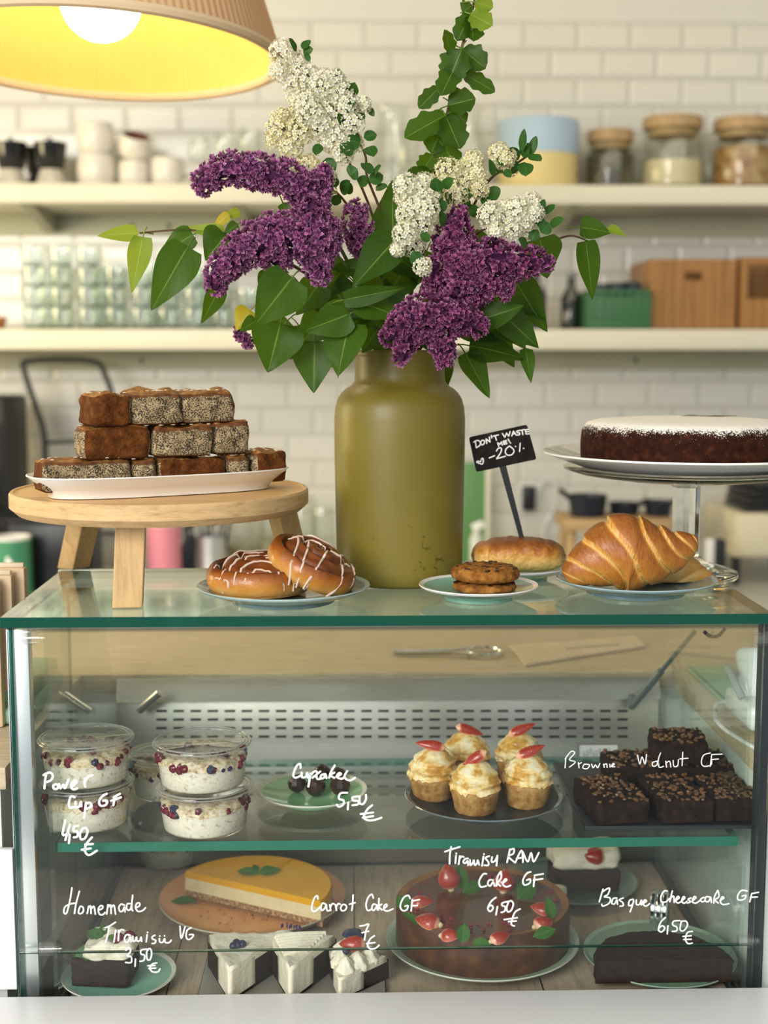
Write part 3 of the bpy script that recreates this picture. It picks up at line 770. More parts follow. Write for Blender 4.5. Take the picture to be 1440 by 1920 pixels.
# green folding crate
t = thing('folding_crate', 'green plastic folding crate filled with dark packets', 'crate', (at(1153, 600, YLs-0.08).x, YLs-0.08, ZL+0.001))
w_, h_, d_ = 114*KL, 70*KL, 0.14
M_CRATE = mat('crate_green', (0.045, 0.15, 0.06), 0.45)
g = G()
T = 0.006
for sx in (-1, 1): g.box((sx*(w_/2-T/2), 0, h_/2), (T, d_, h_), bevel=0.001)
for sy in (-1, 1): g.box((0, sy*(d_/2-T/2), h_*0.42), (w_-2*T, T, h_*0.84), bevel=0.001)
g.box((0, 0, T/2), (w_-2*T, d_-2*T, T))
for sy in (-1, 1):
    for px_ in (-0.36, 0.36): g.box((px_*w_, sy*(d_/2-T/2), h_*0.92), (w_*0.28, T, h_*0.16), bevel=0.001)
g.build('crate_body', M_CRATE, t)
g = G()
for k in range(7):
    x = -w_*0.42+w_*0.14*k
    g.box((x, -d_/2-0.002, h_*0.5), (0.007, 0.004, h_*0.9), bevel=0.001)
g.box((0, -d_/2-0.003, h_*0.95), (w_*0.98, 0.006, 0.010), bevel=0.001)
g.box((0, -d_/2-0.003, 0.012), (w_*0.98, 0.006, 0.012), bevel=0.001)
g.build('crate_rib', M_CRATE, t)
for k in range(3):
    q = thing('dark_packet', ['dark packet in the left of the green crate', 'dark packet in the middle of the green crate', 'dark packet at the right of the green crate'][k], 'packet', (at(1122+28*k, 600, YLs-0.08).x, YLs-0.08, ZL+0.008))
    g = G(); g.box((0, 0, h_*0.55), (26*KL, 0.09, h_*(1.06+0.06*k)), rot=0.1*k, bevel=0.006); g.build('packet', mat('navy_foil', (0.02, 0.03, 0.05), 0.3), q)
    g = G(); g.box((0, 0, h_*(1.09+0.03*k)), (24*KL, 0.05, 0.004), rot=0.1*k, bevel=0.001); g.build('folded_top', mat('navy_foil', (0.02, 0.03, 0.05), 0.3), q)
# bamboo boxes
M_BAMB = wood('bamboo', (0.34, 0.165, 0.045), (0.23, 0.10, 0.024), 4, (16, 16, 1.2), 0.45)
def bamboo(x0, x1, ytop, Y0, dep, lb, handle_c=0.5, open_front=False):
    w_ = (x1-x0)*mpp(Y0, 1.65); h_ = (612-ytop)*mpp(Y0, 1.65)
    t = thing('bamboo_box', lb, 'box', (at((x0+x1)/2, 600, Y0).x, Y0, ZL+0.001))
    T = 0.009
    for sx in (-1, 1):
        g = G(); g.box((sx*(w_/2-T/2), dep/2, h_/2), (T, dep, h_), bevel=0.0015); g.build('side_board', M_BAMB, t)
    g = G(); g.box((0, dep-T/2, h_/2), (w_-2*T, T, h_)); g.box((0, dep/2, T/2), (w_-2*T, dep-2*T, T)); g.build('back_board', M_BAMB, t)
    g = G()
    hw, hh = 0.052*0.5, 0.024*0.5
    hx = (handle_c-0.5)*w_; hz = h_*0.76
    xl, xr = -w_/2+T, w_/2-T
    if open_front: hw, hh, hz, hx = w_*0.42, h_*0.24, h_*0.66, 0.0
    for a, b, c, d in ((xl, hx-hw, 0.002, h_), (hx+hw, xr, 0.002, h_), (hx-hw, hx+hw, 0.002, hz-hh), (hx-hw, hx+hw, hz+hh, h_)):
        if b-a > 0.001: g.box(((a+b)/2, T/2, (c+d)/2), (b-a, T, d-c))
    g.build('front_board', M_BAMB, t)
    g = G()
    n = 8
    for k in range(1, n):
        x = xl+(xr-xl)*k/n
        if abs(x-hx) < hw+0.004:
            g.box((x, -0.0002, (hz-hh)/2), (0.0022, 0.0012, hz-hh-0.004))
        else:
            g.box((x, -0.0002, h_/2), (0.0022, 0.0012, h_-0.004))
    g.build('plank_groove', mat('groove_brown', (0.17, 0.07, 0.02), 0.7), t, smooth=False)
bamboo(1216, 1380, 482, 2.25, 0.27, 'bamboo box with a cut-out handle on the lower shelf')
bamboo(1386, 1545, 478, 2.25, 0.27, 'bamboo box with a wide open front, cut by the right edge of the view', open_front=True)

# ================================================================== BACK WORKTOP
YK = 2.30
def kx(x, Y=YK): return at(x, 1050, Y).x
def bz(y, Y=YK): return at(720, y, Y).z-Z_BACK
ZK = Z_BACK+0.001
KB = mpp(YK, 1.1)
# espresso grinder block and frame rack
t = thing('coffee_machine', 'tall black coffee machine at the left edge', 'machine', (kx(-10), YK, ZK))
g = G(); h = bz(742); g.box((0, 0, h*0.5), (0.155, 0.26, h), bevel=0.012); g.build('machine_body', mat('soft_black', (0.018, 0.018, 0.017), 0.5), t)
g = G(); g.box((0, -0.139, h*0.62), (0.13, 0.016, h*0.5), bevel=0.004); g.build('front_panel', M_BLACKG, t)
g = G(); g.tube([(-0.04, -0.13, h*0.3), (-0.04, -0.17, h*0.28)], 0.012, 10); g.tube([(0.04, -0.13, h*0.3), (0.04, -0.17, h*0.28)], 0.012, 10); g.build('spout', M_DARKM, t)
t = thing('wire_rack', 'black tubular rack standing behind the poppy seed cake', 'rack', (kx(125), 2.36, ZK))
g = G()
def rp(x, y, Y=2.36): return at(x, y, Y)-Vector(t.location)
g.tube(catmull([rp(84, 1000), rp(84, 830), rp(66, 760), rp(44, 690), rp(52, 678), rp(120, 674), rp(180, 679), rp(196, 700), rp(212, 745), rp(228, 800), rp(228, 1000)], 5), 0.0085, 10)
g.build('rack_frame', mat('rack_black', (0.015, 0.02, 0.02), 0.4), t)
g = G(); g.tube([rp(84, 830), rp(228, 822)], 0.006, 8); g.tube([rp(84, 1000), rp(228, 1000)], 0.006, 8); g.build('cross_bar', mat('rack_black', (0.015, 0.02, 0.02), 0.4), t)
g = G()
for x in (84, 228): g.tube([rp(x, 1000), (rp(x, 1000).x, 0, 0)], 0.0085, 10)
g.build('foot', mat('rack_black', (0.015, 0.02, 0.02), 0.4), t)
# dark grinder under the stand
t = thing('knock_box', 'black bin behind the legs of the wooden stand', 'bin', (kx(133), 2.12, ZK))
KG = mpp(2.12, 1.1)
g = G(); h = bz(972, 2.12); g.box((0, 0, h/2), (150*KG, 0.17, h), bevel=0.01); g.build('bin_body', mat('ink_black', (0.008, 0.011, 0.018), 0.35), t)
g = G(); g.box((0, 0, h+0.006), (154*KG, 0.175, 0.011), bevel=0.003); g.build('bin_rim', M_BLACK, t)
# green mug with white emblem
t = thing('enamel_mug', 'green mug with a white emblem on the far left', 'mug', (at(24, 1060, 1.96).x, 1.96, ZK))
KM = mpp(1.96, 1.0); r = 35*KM; h = bz(1003, 1.96)
g = G(); g.lathe([(0, 0), (r*0.94, 0), (r, 0.006), (r, h-0.008)], 36); g.build('mug_body', mat('mug_green', (0.06, 0.26, 0.14), 0.4), t)
g = G(); g.lathe([(r, h-0.008), (r, h), (r*0.93, h), (r*0.93, h*0.3), (0, h*0.28)], 36); g.build('white_inside', M_WHITE, t)
g = G()
for k in range(7):
    a = -PI/2-0.10+0.05*k
    g.box((1.004*r*math.cos(a), 1.004*r*math.sin(a), h*0.56-(0.003 if k in (0, 6) else 0)), (0.0035, 0.0035, h*(0.30 if k in (1, 2, 3) else 0.2)), rot=a, bevel=0.0005, seg=1)
g.build('emblem', M_INK, t)
g = G(); g.tube(catmull([(-r, 0, h*0.8), (-r*1.5, 0, h*0.75), (-r*1.5, 0, h*0.35), (-r, 0, h*0.25)]), 0.005, 8); g.build('handle', mat('mug_green', (0.06, 0.26, 0.14), 0.4), t)
# pink canister, utensil jar and glassware
def cyl(name, x, wpx, ytop, Y, m, lb, cat, parts=()):
    K = mpp(Y, 1.1); r = wpx*K/2; h = bz(ytop, Y)
    t = thing(name, lb, cat, (at(x, 1040, Y).x, Y, ZK))
    return t, r, h
t, r, h = cyl('canister', 308, 64, 978, 2.15, None, 'pink canister between the stand leg and the cinnamon rolls', 'canister')
g = G(); g.lathe([(0, 0), (r, 0), (r, h-0.012), (0, h-0.012)], 36); g.build('canister_body', mat('candy_pink', (0.72, 0.25, 0.33), 0.45), t)
g = G(); g.lathe([(0, h-0.0115), (r*1.03, h-0.0115), (r*1.03, h), (0, h)], 36); g.build('canister_lid', mat('pale_pink', (0.78, 0.36, 0.42), 0.45), t)
t, r, h = cyl('utensil_pot', 397, 58, 1003, 2.2, None, 'steel pot of kitchen utensils behind the cinnamon rolls', 'pot')
g = G(); g.lathe([(0, 0), (r, 0), (r, h), (r*0.93, h), (r*0.93, 0.01), (0, 0.01)], 32); g.build('pot', M_ALU, t)
for k in range(7):
    u = thing('kitchen_utensil', ['black spatula leaning left in the steel pot', 'black spoon at the back of the steel pot', 'dark whisk in the middle of the steel pot', 'black tongs leaning right in the steel pot', 'steel spoon at the front of the steel pot', 'black brush beside the steel spoon', 'dark ladle at the right of the steel pot'][k], 'utensil', (t.location.x+(k-3)*r*0.22, 2.2+0.01*((k % 3)-1), ZK+0.02))
    g = G(); L_ = h*(1.05+0.07*((k*3) % 4)); dx = (k-3)*0.008
    g.tube([(0, 0, 0), (dx, 0, L_)], 0.004, 8); g.build('handle', M_BLACK if k != 4 else M_CHROME, u)
    g = G(); g.ball((dx*1.1, 0, L_+0.012), (0.012, 0.005, 0.018), 12, 8); g.build('head', M_BLACK if k != 4 else M_CHROME, u)
for x, wpx, yt, Y, lb in ((350, 36, 985, 2.36, 'dark blue bottle beside the pink canister'),):
    t, r, h = cyl('blue_bottle', x, wpx, yt, Y, None, lb, 'bottle')
    g = G(); g.lathe([(0, 0), (r, 0), (r, h*0.7), (r*0.4, h*0.85), (r*0.4, h*0.94), (0, h*0.94)], 24); g.build('bottle_body', mat('navy_glass', (0.02, 0.03, 0.06), 0.2, coat=0.5), t)
    g = G(); g.lathe([(0, h*0.93), (r*0.46, h*0.93), (r*0.46, h), (0, h)], 16); g.build('cap', M_BLACK, t)
for x, wpx, yt, Y, lb in ((452, 56, 945, 2.34, 'clear glass jar left of the wooden stand leg'), (505, 50, 935, 2.40, 'clear glass jar hidden partly by the raised cinnamon roll'), (566, 60, 930, 2.36, 'clear glass jar just left of the green vase'), (606, 46, 950, 2.22, 'narrow clear jar touching the outline of the green vase')):
    t, r, h = cyl('glass_jar', x, wpx, yt, Y, None, lb, 'jar')
    g = G(); g.lathe([(0, 0), (r, 0), (r, h*0.9), (r*0.85, h), (r*0.8, h), (r*0.95, h*0.88), (r*0.95, 0.012), (0, 0.010)], 28); g.build('jar_glass', M_JARG, t)
    g = G(); g.lathe([(0, 0.012), (r*0.92, 0.012), (r*0.92, h*0.42), (0, h*0.42)], 28); g.build('jar_contents', nmat('pale_grain', [(0.3, (0.34, 0.34, 0.24)), (0.7, (0.46, 0.43, 0.32))], 30, 0.8), t)
# right of the vase: green board, socket, stool with pans, white crate
t = thing('green_board', 'green board with a pale edge leaning behind the vase', 'board', (kx(886, 2.44), 2.44, ZK))
K = mpp(2.44, 1.1); h = bz(868, 2.44)
g = G(); g.box((-6*K, 0, h/2), (58*K, 0.012, h), bevel=0.002); g.build('green_sheet', mat('board_green', (0.11, 0.26, 0.09), 0.5), t)
g = G(); g.box((27*K, -0.002, h/2), (8*K, 0.018, h), bevel=0.002); g.build('pale_edge', mat('pale_trim', (0.72, 0.68, 0.55), 0.5), t)
t = thing('spray_bottle', 'small white spray bottle in front of the green board', 'bottle', (kx(893, 2.2), 2.2, ZK))
g = G(); h = bz(985, 2.2); g.lathe([(0, 0), (0.02, 0), (0.02, h*0.75), (0.008, h*0.9), (0, h*0.9)], 20); g.build('bottle_body', mat('misty_plastic', (0.55, 0.60, 0.52), 0.3), t)
g = G(); g.box((0.004, 0, h*0.98), (0.035, 0.016, 0.022), rot=Matrix.Rotation(R(-25), 4, 'Y'), bevel=0.003); g.build('spray_head', M_WHITE, t)
ps = at(990, 933, YW)
t = thing('wall_socket', 'black charger block plugged in on the tiled wall', 'socket', (ps.x, YW-0.001, ps.z))
g = G(); g.box((0, -0.018, 0), (24*mpp(YW, 1.2), 0.034, 46*mpp(YW, 1.2)), bevel=0.004); g.build('charger_block', M_BLACK, t)
g = G(); g.box((0, -0.0005, 0), (0.062, 0.001, 0.09)); g.build('socket_plate', M_WHITE, t)
g = G()
pts = [at(1003, 945, YW-0.02), at(1020, 900, YW-0.02), at(1040, 905, YW-0.02), at(1040, 950, YW-0.02), at(1022, 985, YW-0.02), at(1015, 1040, YW-0.05)]
tc = thing('charging_cable', 'white charging cable looping beside the black charger', 'cable', pts[-1])
g.tube([Vector(p)-Vector(tc.location) for p in catmull(pts, 8)], 0.003, 8); g.build('cable', M_WHITE, tc)
g = G(); g.box((pts[0]-Vector(tc.location)), (0.012, 0.008, 0.02), bevel=0.002); g.build('plug', M_WHITE, tc)
YS = 2.2; K = mpp(YS, 1.1)
t = thing('wooden_stool', 'low wooden stool stand holding dark pans', 'stool', (kx(1150, YS), YS, ZK))
h = bz(968, YS)
g = G(); g.box((0, 0, h-0.016), (206*K, 0.2, 0.032), bevel=0.004); g.build('stool_top', wood('stool_wood', (0.50, 0.34, 0.17), (0.36, 0.22, 0.10), 5, (4, 20, 20)), t)
for sx in (-1, 1):
    for sy in (-1, 1):
        g = G(); g.tube([(sx*86*K, sy*0.06, h-0.033), (sx*94*K, sy*0.08, 0.0)], 0.014, 10); g.build('leg', MATS['stool_wood'], t)
def pan(x, Y, wpx, hpx, lb, z, hd=1):
    K = mpp(Y, 1.15); r = wpx*K/2; h = hpx*K
    t = thing('dark_pan', lb, 'pan', (kx(x, Y), Y, z))
    g = G(); g.lathe([(0, 0), (r*0.86, 0), (r, h), (r*0.95, h), (r*0.82, 0.006), (0, 0.006)], 32); g.build('pan_body', mat('navy_enamel', (0.012, 0.016, 0.028), 0.35), t)
    g = G(); g.tube(catmull([(hd*r*0.95, 0, h*0.85), (hd*r*1.25, -0.01, h*1.1), (hd*r*1.5, -0.01, h*1.25)]), 0.008, 8); g.build('handle', M_BLACK, t)
zs = ZK+bz(968, YS)+0.001
pan(1100, YS-0.02, 74, 40, 'deep dark blue pan at the left of the wooden stool', zs, -1)
pan(1168, YS+0.02, 60, 22, 'shallow dark pan in the middle of the wooden stool', zs)
pan(1232, YS-0.01, 54, 28, 'dark pan at the right end of the wooden stool', zs)
YC = 2.1; K = mpp(YC, 1.1)
t = thing('white_drawer_unit', 'cream drawer unit at the right edge with black cloths on top', 'drawer unit', (kx(1450, YC), YC+0.16, ZK))
h = bz(966, YC); h0 = bz(1048, YC)
g = G(); g.box((0, 0, (h+h0)/2), (150*K, 0.32, h-h0), bevel=0.003); g.build('unit_body', mat('cream_unit', (0.72, 0.66, 0.48), 0.45), t)
for sx in (-1, 1):
    for sy in (-1, 1):
        g = G(); g.box((sx*66*K, sy*0.13, h0/2-0.001), (14*K, 0.02, h0-0.002)); g.build('leg', M_BLACK, t)
g = G(); g.box((0, -0.162, (h+h0)/2), (140*K, 0.006, (h-h0)*0.86), bevel=0.001); g.build('drawer', mat('cream_drawer', (0.74, 0.68, 0.50), 0.4), t)
zt = ZK+h+0.001
for k in range(4):
    q = thing('folded_cloth', ['bottom black cloth of the pile on the cream unit', 'second black cloth from the bottom on the cream unit', 'third black cloth from the bottom on the cream unit', 'top black cloth of the pile on the cream unit'][k], 'cloth', (kx(1440-3*k, YC+0.1)+0.006*k, YC+0.12, zt+0.0205*k))
    g = G(); g.box((0, 0, 0.0098), (0.20-0.012*k, 0.2, 0.0195), rot=0.06*k, bevel=0.008, seg=3); g.build('cloth', M_BLACK, q)
    g = G(); g.box((-0.02, -0.085+0.003*k, 0.0100), (0.12-0.01*k, 0.022, 0.0190), rot=0.06*k, bevel=0.008, seg=3); g.build('folded_edge', mat('faded_black', (0.02, 0.02, 0.022), 0.7), q)
t = thing('power_adapter', 'small black and white power adapter beside the cream unit', 'adapter', (kx(1338, 2.0), 2.0, ZK))
KA = mpp(2.0, 1.0); h = bz(1013, 2.0)
g = G(); g.box((-8*KA, 0.004, h/2), (16*KA, 0.03, h), bevel=0.003); g.build('white_half', M_WHITE, t)
g = G(); g.box((10*KA, 0, h/2), (19*KA, 0.036, h*0.98), bevel=0.003); g.build('black_half', M_BLACK, t)

# ================================================================== THINGS ON THE OAK LEDGE
ZP = Z_PREP+0.001
M_KRAFT = nmat('kraft_paper', [(0.3, (0.60, 0.44, 0.28)), (0.7, (0.70, 0.53, 0.35))], 30, 0.8)
M_PAPER = nmat('brown_paper', [(0.3, (0.62, 0.50, 0.36)), (0.7, (0.72, 0.60, 0.44))], 20, 0.8)
def flat_sheet(name, pts, lb, cat, m, thick=0.004, partn='sheet'):
    P = [on(x, y, ZP) for x, y in pts]
    c = sum(P, Vector())/len(P)
    t = thing(name, lb, cat, (c.x, c.y, ZP))
    n = len(P)
    vs = [(p.x-c.x, p.y-c.y, 0) for p in P]+[(p.x-c.x, p.y-c.y, thick) for p in P]
    g = G(); g.add(vs, [tuple(reversed(range(n))), tuple(range(n, 2*n))]+[(i, (i+1) % n, (i+1) % n+n, i+n) for i in range(n)])
    g.build(partn, m, t, smooth=False)
    return t, c
t, c = flat_sheet('paper_bag', [(955, 1214), (985, 1250), (1210, 1214), (1190, 1196)], 'flat brown paper bag lying on the oak ledge', 'paper bag', M_PAPER)
g = G(); g.box((0.02, 0.0, 0.006), (0.10, 0.002, 0.002), rot=0.3); g.build('fold', M_PAPER, t)
t = thing('steel_tongs', 'steel tongs lying on the oak ledge behind the glass', 'tongs', on(840, 1228, ZP))
g = G(); g.tube([(-0.09, 0.006, 0.005), (0.0, 0.010, 0.006), (0.06, 0.03, 0.006)], 0.004, 8, flat=0.6); g.build('arm', M_CHROME, t)
g = G(); g.tube([(-0.09, -0.006, 0.005), (0.0, -0.010, 0.006), (0.06, -0.03, 0.006)], 0.004, 8, flat=0.6); g.build('arm', M_CHROME, t)
g = G(); g.tube([(0.06+0.028*math.cos(a), 0.03*math.sin(a), 0.006) for a in [2*PI*k/24 for k in range(25)]], 0.003, 8); g.build('ring', M_CHROME, t)
# kraft bags standing at the left, partly seen over the top glass
bp = Vector((at(8, 1120, 0.20).x-0.030, 0.22, ZP))
for k in range(3):
    t = thing('kraft_bag', ['front kraft paper bag of the standing bundle at the left', 'middle kraft paper bag of the standing bundle at the left', 'rear kraft paper bag of the standing bundle at the left'][k], 'paper bag', bp+Vector((0.012*k-0.01, 0.022*k-0.03, 0)))
    hh = at(720, 1086-9*k, 0.2).z-ZP
    g = G(); g.box((0, 0, hh/2), (0.075, 0.018, hh), bevel=0.003); g.build('bag', M_KRAFT, t)
    g = G(); g.box((0, 0, hh+0.003), (0.070, 0.006, 0.006), bevel=0.001); g.build('folded_top', M_PAPER, t)
t = thing('folded_towel', 'sage green folded towel on the ledge left of the case', 'towel', (-0.50, 0.30, ZP))
g = G(); g.box((0, 0, 0.012), (0.14, 0.22, 0.024), bevel=0.008, seg=3); g.build('lower_fold', M_GREENM, t)
g = G(); g.box((0, 0, 0.0355), (0.13, 0.2, 0.022), bevel=0.008, seg=3); g.build('upper_fold', M_GREENM, t)
# right wing: green mat, white card terminal with cable
t = thing('cutting_mat', 'sage green mat on the ledge right of the case', 'mat', (0.71, 0.235, ZP))
g = G(); g.box((0, 0, 0.003), (0.36, 0.50, 0.006), bevel=0.002); g.build('mat_sheet', M_GREENM, t)
g = G(); g.box((-0.176, 0, 0.0035), (0.006, 0.49, 0.006), bevel=0.001); g.build('mat_border', mat('dark_sage', (0.10, 0.24, 0.17), 0.5), t)
t = thing('card_terminal', 'white card terminal on the green mat right of the case', 'terminal', on(1402, 1352, ZP+0.008))
g = G(); g.box((0.02, 0, 0.018), (0.075, 0.12, 0.036), bevel=0.012, seg=3); g.build('terminal_base', M_WHITE, t)
g = G(); g.box((0.02, 0.02, 0.058), (0.06, 0.028, 0.075), rot=Matrix.Rotation(R(-28), 4, 'X'), bevel=0.010, seg=3); g.build('terminal_screen', M_WHITE, t)
g = G(); g.tube(catmull([(-0.02, -0.04, 0.042), (-0.03, 0.0, 0.075), (0.0, 0.03, 0.05), (0.03, 0.03, 0.07)]), 0.005, 8); g.build('grey_clip', mat('grey_clip', (0.4, 0.42, 0.42), 0.4), t)
t = thing('white_cable', 'white cable curling over the green mat', 'cable', on(1390, 1400, ZP+0.0075))
b0 = Vector(t.location)
g = G(); g.tube([Vector(on(x, y, ZP+0.0105))-b0 for x, y in [(p.x, p.y) for p in catmull([(1375, 1314, 0), (1346, 1320, 0), (1340, 1340, 0), (1352, 1362, 0), (1385, 1385, 0), (1415, 1402, 0), (1440, 1412, 0)])]], 0.0032, 8); g.build('cable', M_WHITE, t)
# ================================================================== THINGS ON THE GLASS TOP
ZTT = ZT + 0.0008
def rblock(g, size, r=0.006, n=8, amp=0.002, freq=60, seed=0, c=(0, 0, 0), M=None, mfun=None, top_amp=0.0):
    """rounded, slightly lumpy block, origin at its base centre"""
    bm = bmesh.new()
    bmesh.ops.create_cube(bm, size=2.0)
    bmesh.ops.subdivide_edges(bm, edges=list(bm.edges), cuts=n, use_grid_fill=True)
    hx, hy, hz = size[0]/2, size[1]/2, size[2]/2
    fn = {}
    for f in bm.faces: fn[f.index] = f.normal.copy()
    for v in bm.verts:
        p = Vector((v.co.x*hx, v.co.y*hy, v.co.z*hz))
        q = Vector((max(-hx+r, min(hx-r, p.x)), max(-hy+r, min(hy-r, p.y)), max(-hz+r, min(hz-r, p.z))))
        d = p-q
        d = d.normalized()*r if d.length > 1e-9 else d
        p = q+d
        nn = Vector((v.co.x**9, v.co.y**9, v.co.z**9))
        if nn.length > 1e-6:
            nn.normalize()
            k = amp*(nz(p, freq, seed)+0.5*nz(p, freq*2.3, seed+3))
            if nn.z > 0.5: k += top_amp*nz(p, freq*0.8, seed+9)
            if nn.z < -0.5: k = 0
            p += nn*k
        p.z = max(p.z, -hz)
        v.co = p + Vector((0, 0, hz))
    bm.faces.ensure_lookup_table(); bm.verts.index_update()
    vs = [Vector(c)+(M @ v.co if M is not None else v.co) for v in bm.verts]
    aa = [(v.co.z/size[2], 0, 0) for v in bm.verts]
    fs = [[v.index for v in f.verts] for f in bm.faces]
    ms = [mfun(fn[f.index]) if mfun else 0 for f in bm.faces]
    bm.free()
    return g.add(vs, fs, 0, aa, ms)

# ---- ceramic plates
def plate_prof(r, h, fr, t=0.0035, well=0.009):
    return [(fr-0.006, 0.0022), (fr-0.004, 0.0), (fr, 0.0), (fr+0.001, 0.004), (fr+0.004, 0.0055), (fr+(r-fr)*0.55, h*0.52), (r-0.002, h-0.0034), (r, h-0.0012), (r-0.0008, h), (r-0.0065, h-0.0022), (fr+(r-fr)*0.55, h*0.52+t), (fr, well), (fr*0.6, well-0.001), (0, well-0.0012)]
def plate(name, lb, loc, r, h, fr, m, rim, rotz=0, cat='plate', sx=1, sy=1, rot=None, under=None):
    t = thing(name, lb, cat, loc, rotz, rot=rot)
    P = plate_prof(r, h, fr)
    P = [(0, 0.0022)]+P
    g = G()
    g.lathe(P[:8], 72, sx=sx, sy=sy); g.lathe(P[10:], 72, sx=sx, sy=sy)
    g.build('plate_body', m, t)
    g = G(); g.lathe(P[7:11], 72, sx=sx, sy=sy); g.build('plate_rim', rim, t)
    return t
def glaze(name, c1, c2, rough=0.16):
    return nmat(name, [(0.3, c1), (0.7, c2)], 14, rough, 3, coat=0.5)
M_TEALGL = glaze('grey_teal_glaze', (0.13, 0.21, 0.22), (0.20, 0.30, 0.30))
M_TEALRIM = glaze('grey_teal_rim', (0.34, 0.46, 0.45), (0.42, 0.52, 0.50))
M_MINT = glaze('mint_glaze', (0.20, 0.43, 0.33), (0.26, 0.50, 0.39))
M_BLUEGL = glaze('grey_blue_glaze', (0.14, 0.22, 0.25), (0.20, 0.30, 0.33))
M_BLUERIM = glaze('grey_blue_rim', (0.30, 0.42, 0.45), (0.36, 0.48, 0.51))
M_GREENGL = glaze('leaf_green_glaze', (0.20, 0.46, 0.22), (0.27, 0.55, 0.29))

pc1 = Vector((at(532, 1120, 0.082).x, 0.084, ZTT))
plate('side_plate', 'grey teal plate carrying two cinnamon rolls', pc1, 0.108, 0.021, 0.064, M_TEALGL, M_TEALRIM)
pc2 = Vector((at(897, 1110, 0.094).x, 0.094, ZTT))
plate('saucer', 'mint saucer with white rim under the two cookies', pc2, 0.0755, 0.0185, 0.044, M_MINT, M_WHITE)
pc3 = Vector((at(966, 1080, 0.235).x, 0.240, ZTT))
plate('saucer', 'mint saucer with white rim under the chocolate bun, behind the cookies', pc3, 0.0735, 0.0185, 0.044, M_MINT, M_WHITE)
pc4 = Vector((at(1191, 1110, 0.130).x, 0.130, ZTT))
plate('side_plate', 'grey blue plate carrying the two croissants', pc4, 0.1035, 0.020, 0.063, M_BLUEGL, M_BLUERIM)

# ---- olive vase
YV = 0.238
KV = mpp(YV, 1.3)
vb = Vector((at(749, 1090, YV).x, YV, ZTT))
def vz(y): return at(749, y, YV).z - vb.z
def vase_mat():
    m = mat('olive_ceramic', (0.26, 0.20, 0.03), 0.40, spec=0.45)
    nt = m.node_tree
    v = coord(nt)
    f = noise_fac(nt, v, 5, 3)
    c = ramp(nt, f, [(0.3, (0.155, 0.122, 0.015)), (0.7, (0.210, 0.165, 0.026))])
    f2 = noise_fac(nt, v, 62, 4, 0.7)
    a = math_(nt, 'GREATER_THAN', f2, 0.60)
    sp = _n(nt, 'ShaderNodeSeparateXYZ'); nt.links.new(v, sp.inputs[0])
    lo = math_(nt, 'LESS_THAN', sp.outputs['Z'], 0.095)
    f3 = noise_fac(nt, v, 17, 2)
    b = math_(nt, 'GREATER_THAN', f3, 0.57)
    k = math_(nt, 'MULTIPLY', a, math_(nt, 'MULTIPLY', lo, b))
    setc(m, mixc(nt, math_(nt, 'MULTIPLY', k, 0.75), c, (0.07, 0.055, 0.012)))
    bump(nt, noise_fac(nt, v, 240, 2), 0.10, 0.0006)
    return m
M_VASE = vase_mat()
rv = 121*KV; rn = 84*KV
t = thing('ceramic_vase', 'tall olive green vase holding the bouquet', 'vase', vb)
g = G()
g.lathe([(0, 0.001), (rv*0.9, 0), (rv*0.955, 0.004), (rv*0.972, 0.02), (rv*0.985, vz(960)), (rv, vz(850)), (rv, vz(785)), (rv*0.985, vz(764)), (rv*0.95, vz(748)), (rv*0.89, vz(736)), (rv*0.82, vz(728)), (rn*1.06, vz(722)), (rn*1.0, vz(714)), (rn*0.985, vz(700)), (rn*0.99, vz(668))], 80)
g.build('vase_body', M_VASE, t, ang=80)
g = G(); g.lathe([(rn*0.99, vz(668)), (rn*1.005, vz(662)), (rn*0.99, vz(656)), (rn*0.95, vz(656)), (rn*0.93, vz(668)), (rn*0.93, vz(715)), (0, vz(716))], 80)
g.build('vase_lip', M_VASE, t, ang=80)

# ---- wooden cake stand
M_ACAC = wood('blond_wood_end', (0.60, 0.40, 0.19), (0.42, 0.26, 0.11), 5, (5, 5, 30), 0.5)
M_ACTOP = wood('blond_wood_top', (0.66, 0.40, 0.15), (0.50, 0.27, 0.085), 4, (3, 28, 3), 0.42)
M_LEGW = wood('blond_wood_leg', (0.62, 0.41, 0.19), (0.47, 0.29, 0.12), 4, (26, 26, 2.5), 0.5)
YSt = 0.170
sc = at(302, 918, YSt)
rs = 273*mpp(YSt)
th = 0.026
t = thing('wooden_cake_stand', 'round blond wood cake stand on three splayed legs', 'cake stand', (sc.x, sc.y, ZTT))
hs = sc.z - ZTT
g = G(); g.lathe([(0, hs), (rs-0.007, hs), (rs-0.0055, hs+0.0018), (rs-0.002, hs+0.0018), (rs, hs-0.001), (rs, hs-th*0.66), (rs-0.010, hs-th), (0, hs-th)], 96, mfun=lambda i: 1 if i < 2 else 0)
g.build('stand_top', [M_ACAC, M_ACTOP], t, ang=25)
def leg(px_t, px_b, yb, wid, dep, ang, Yt):
    b = on(px_b, yb, ZTT); tp = at(px_t, 985, Yt)
    g = G()
    ca, sa = math.cos(ang), math.sin(ang)
    vs = []
    for c_, z in ((Vector((b.x-sc.x, b.y-sc.y, 0)), 0.0), (Vector((tp.x-sc.x, tp.y-sc.y, 0)), hs-th-0.0005)):
        for dx, dy in ((-wid/2, -dep/2), (wid/2, -dep/2), (wid/2, dep/2), (-wid/2, dep/2)):
            vs.append((c_.x+dx*ca-dy*sa, c_.y+dx*sa+dy*ca, z))
    g.add(vs, [(3, 2, 1, 0), (4, 5, 6, 7), (0, 1, 5, 4), (1, 2, 6, 5), (2, 3, 7, 6), (3, 0, 4, 7)])
    o = g.build('leg', M_LEGW, t, smooth=False)
    bv = o.modifiers.new('bevel', 'BEVEL'); bv.width = 0.0015; bv.segments = 2
    return o
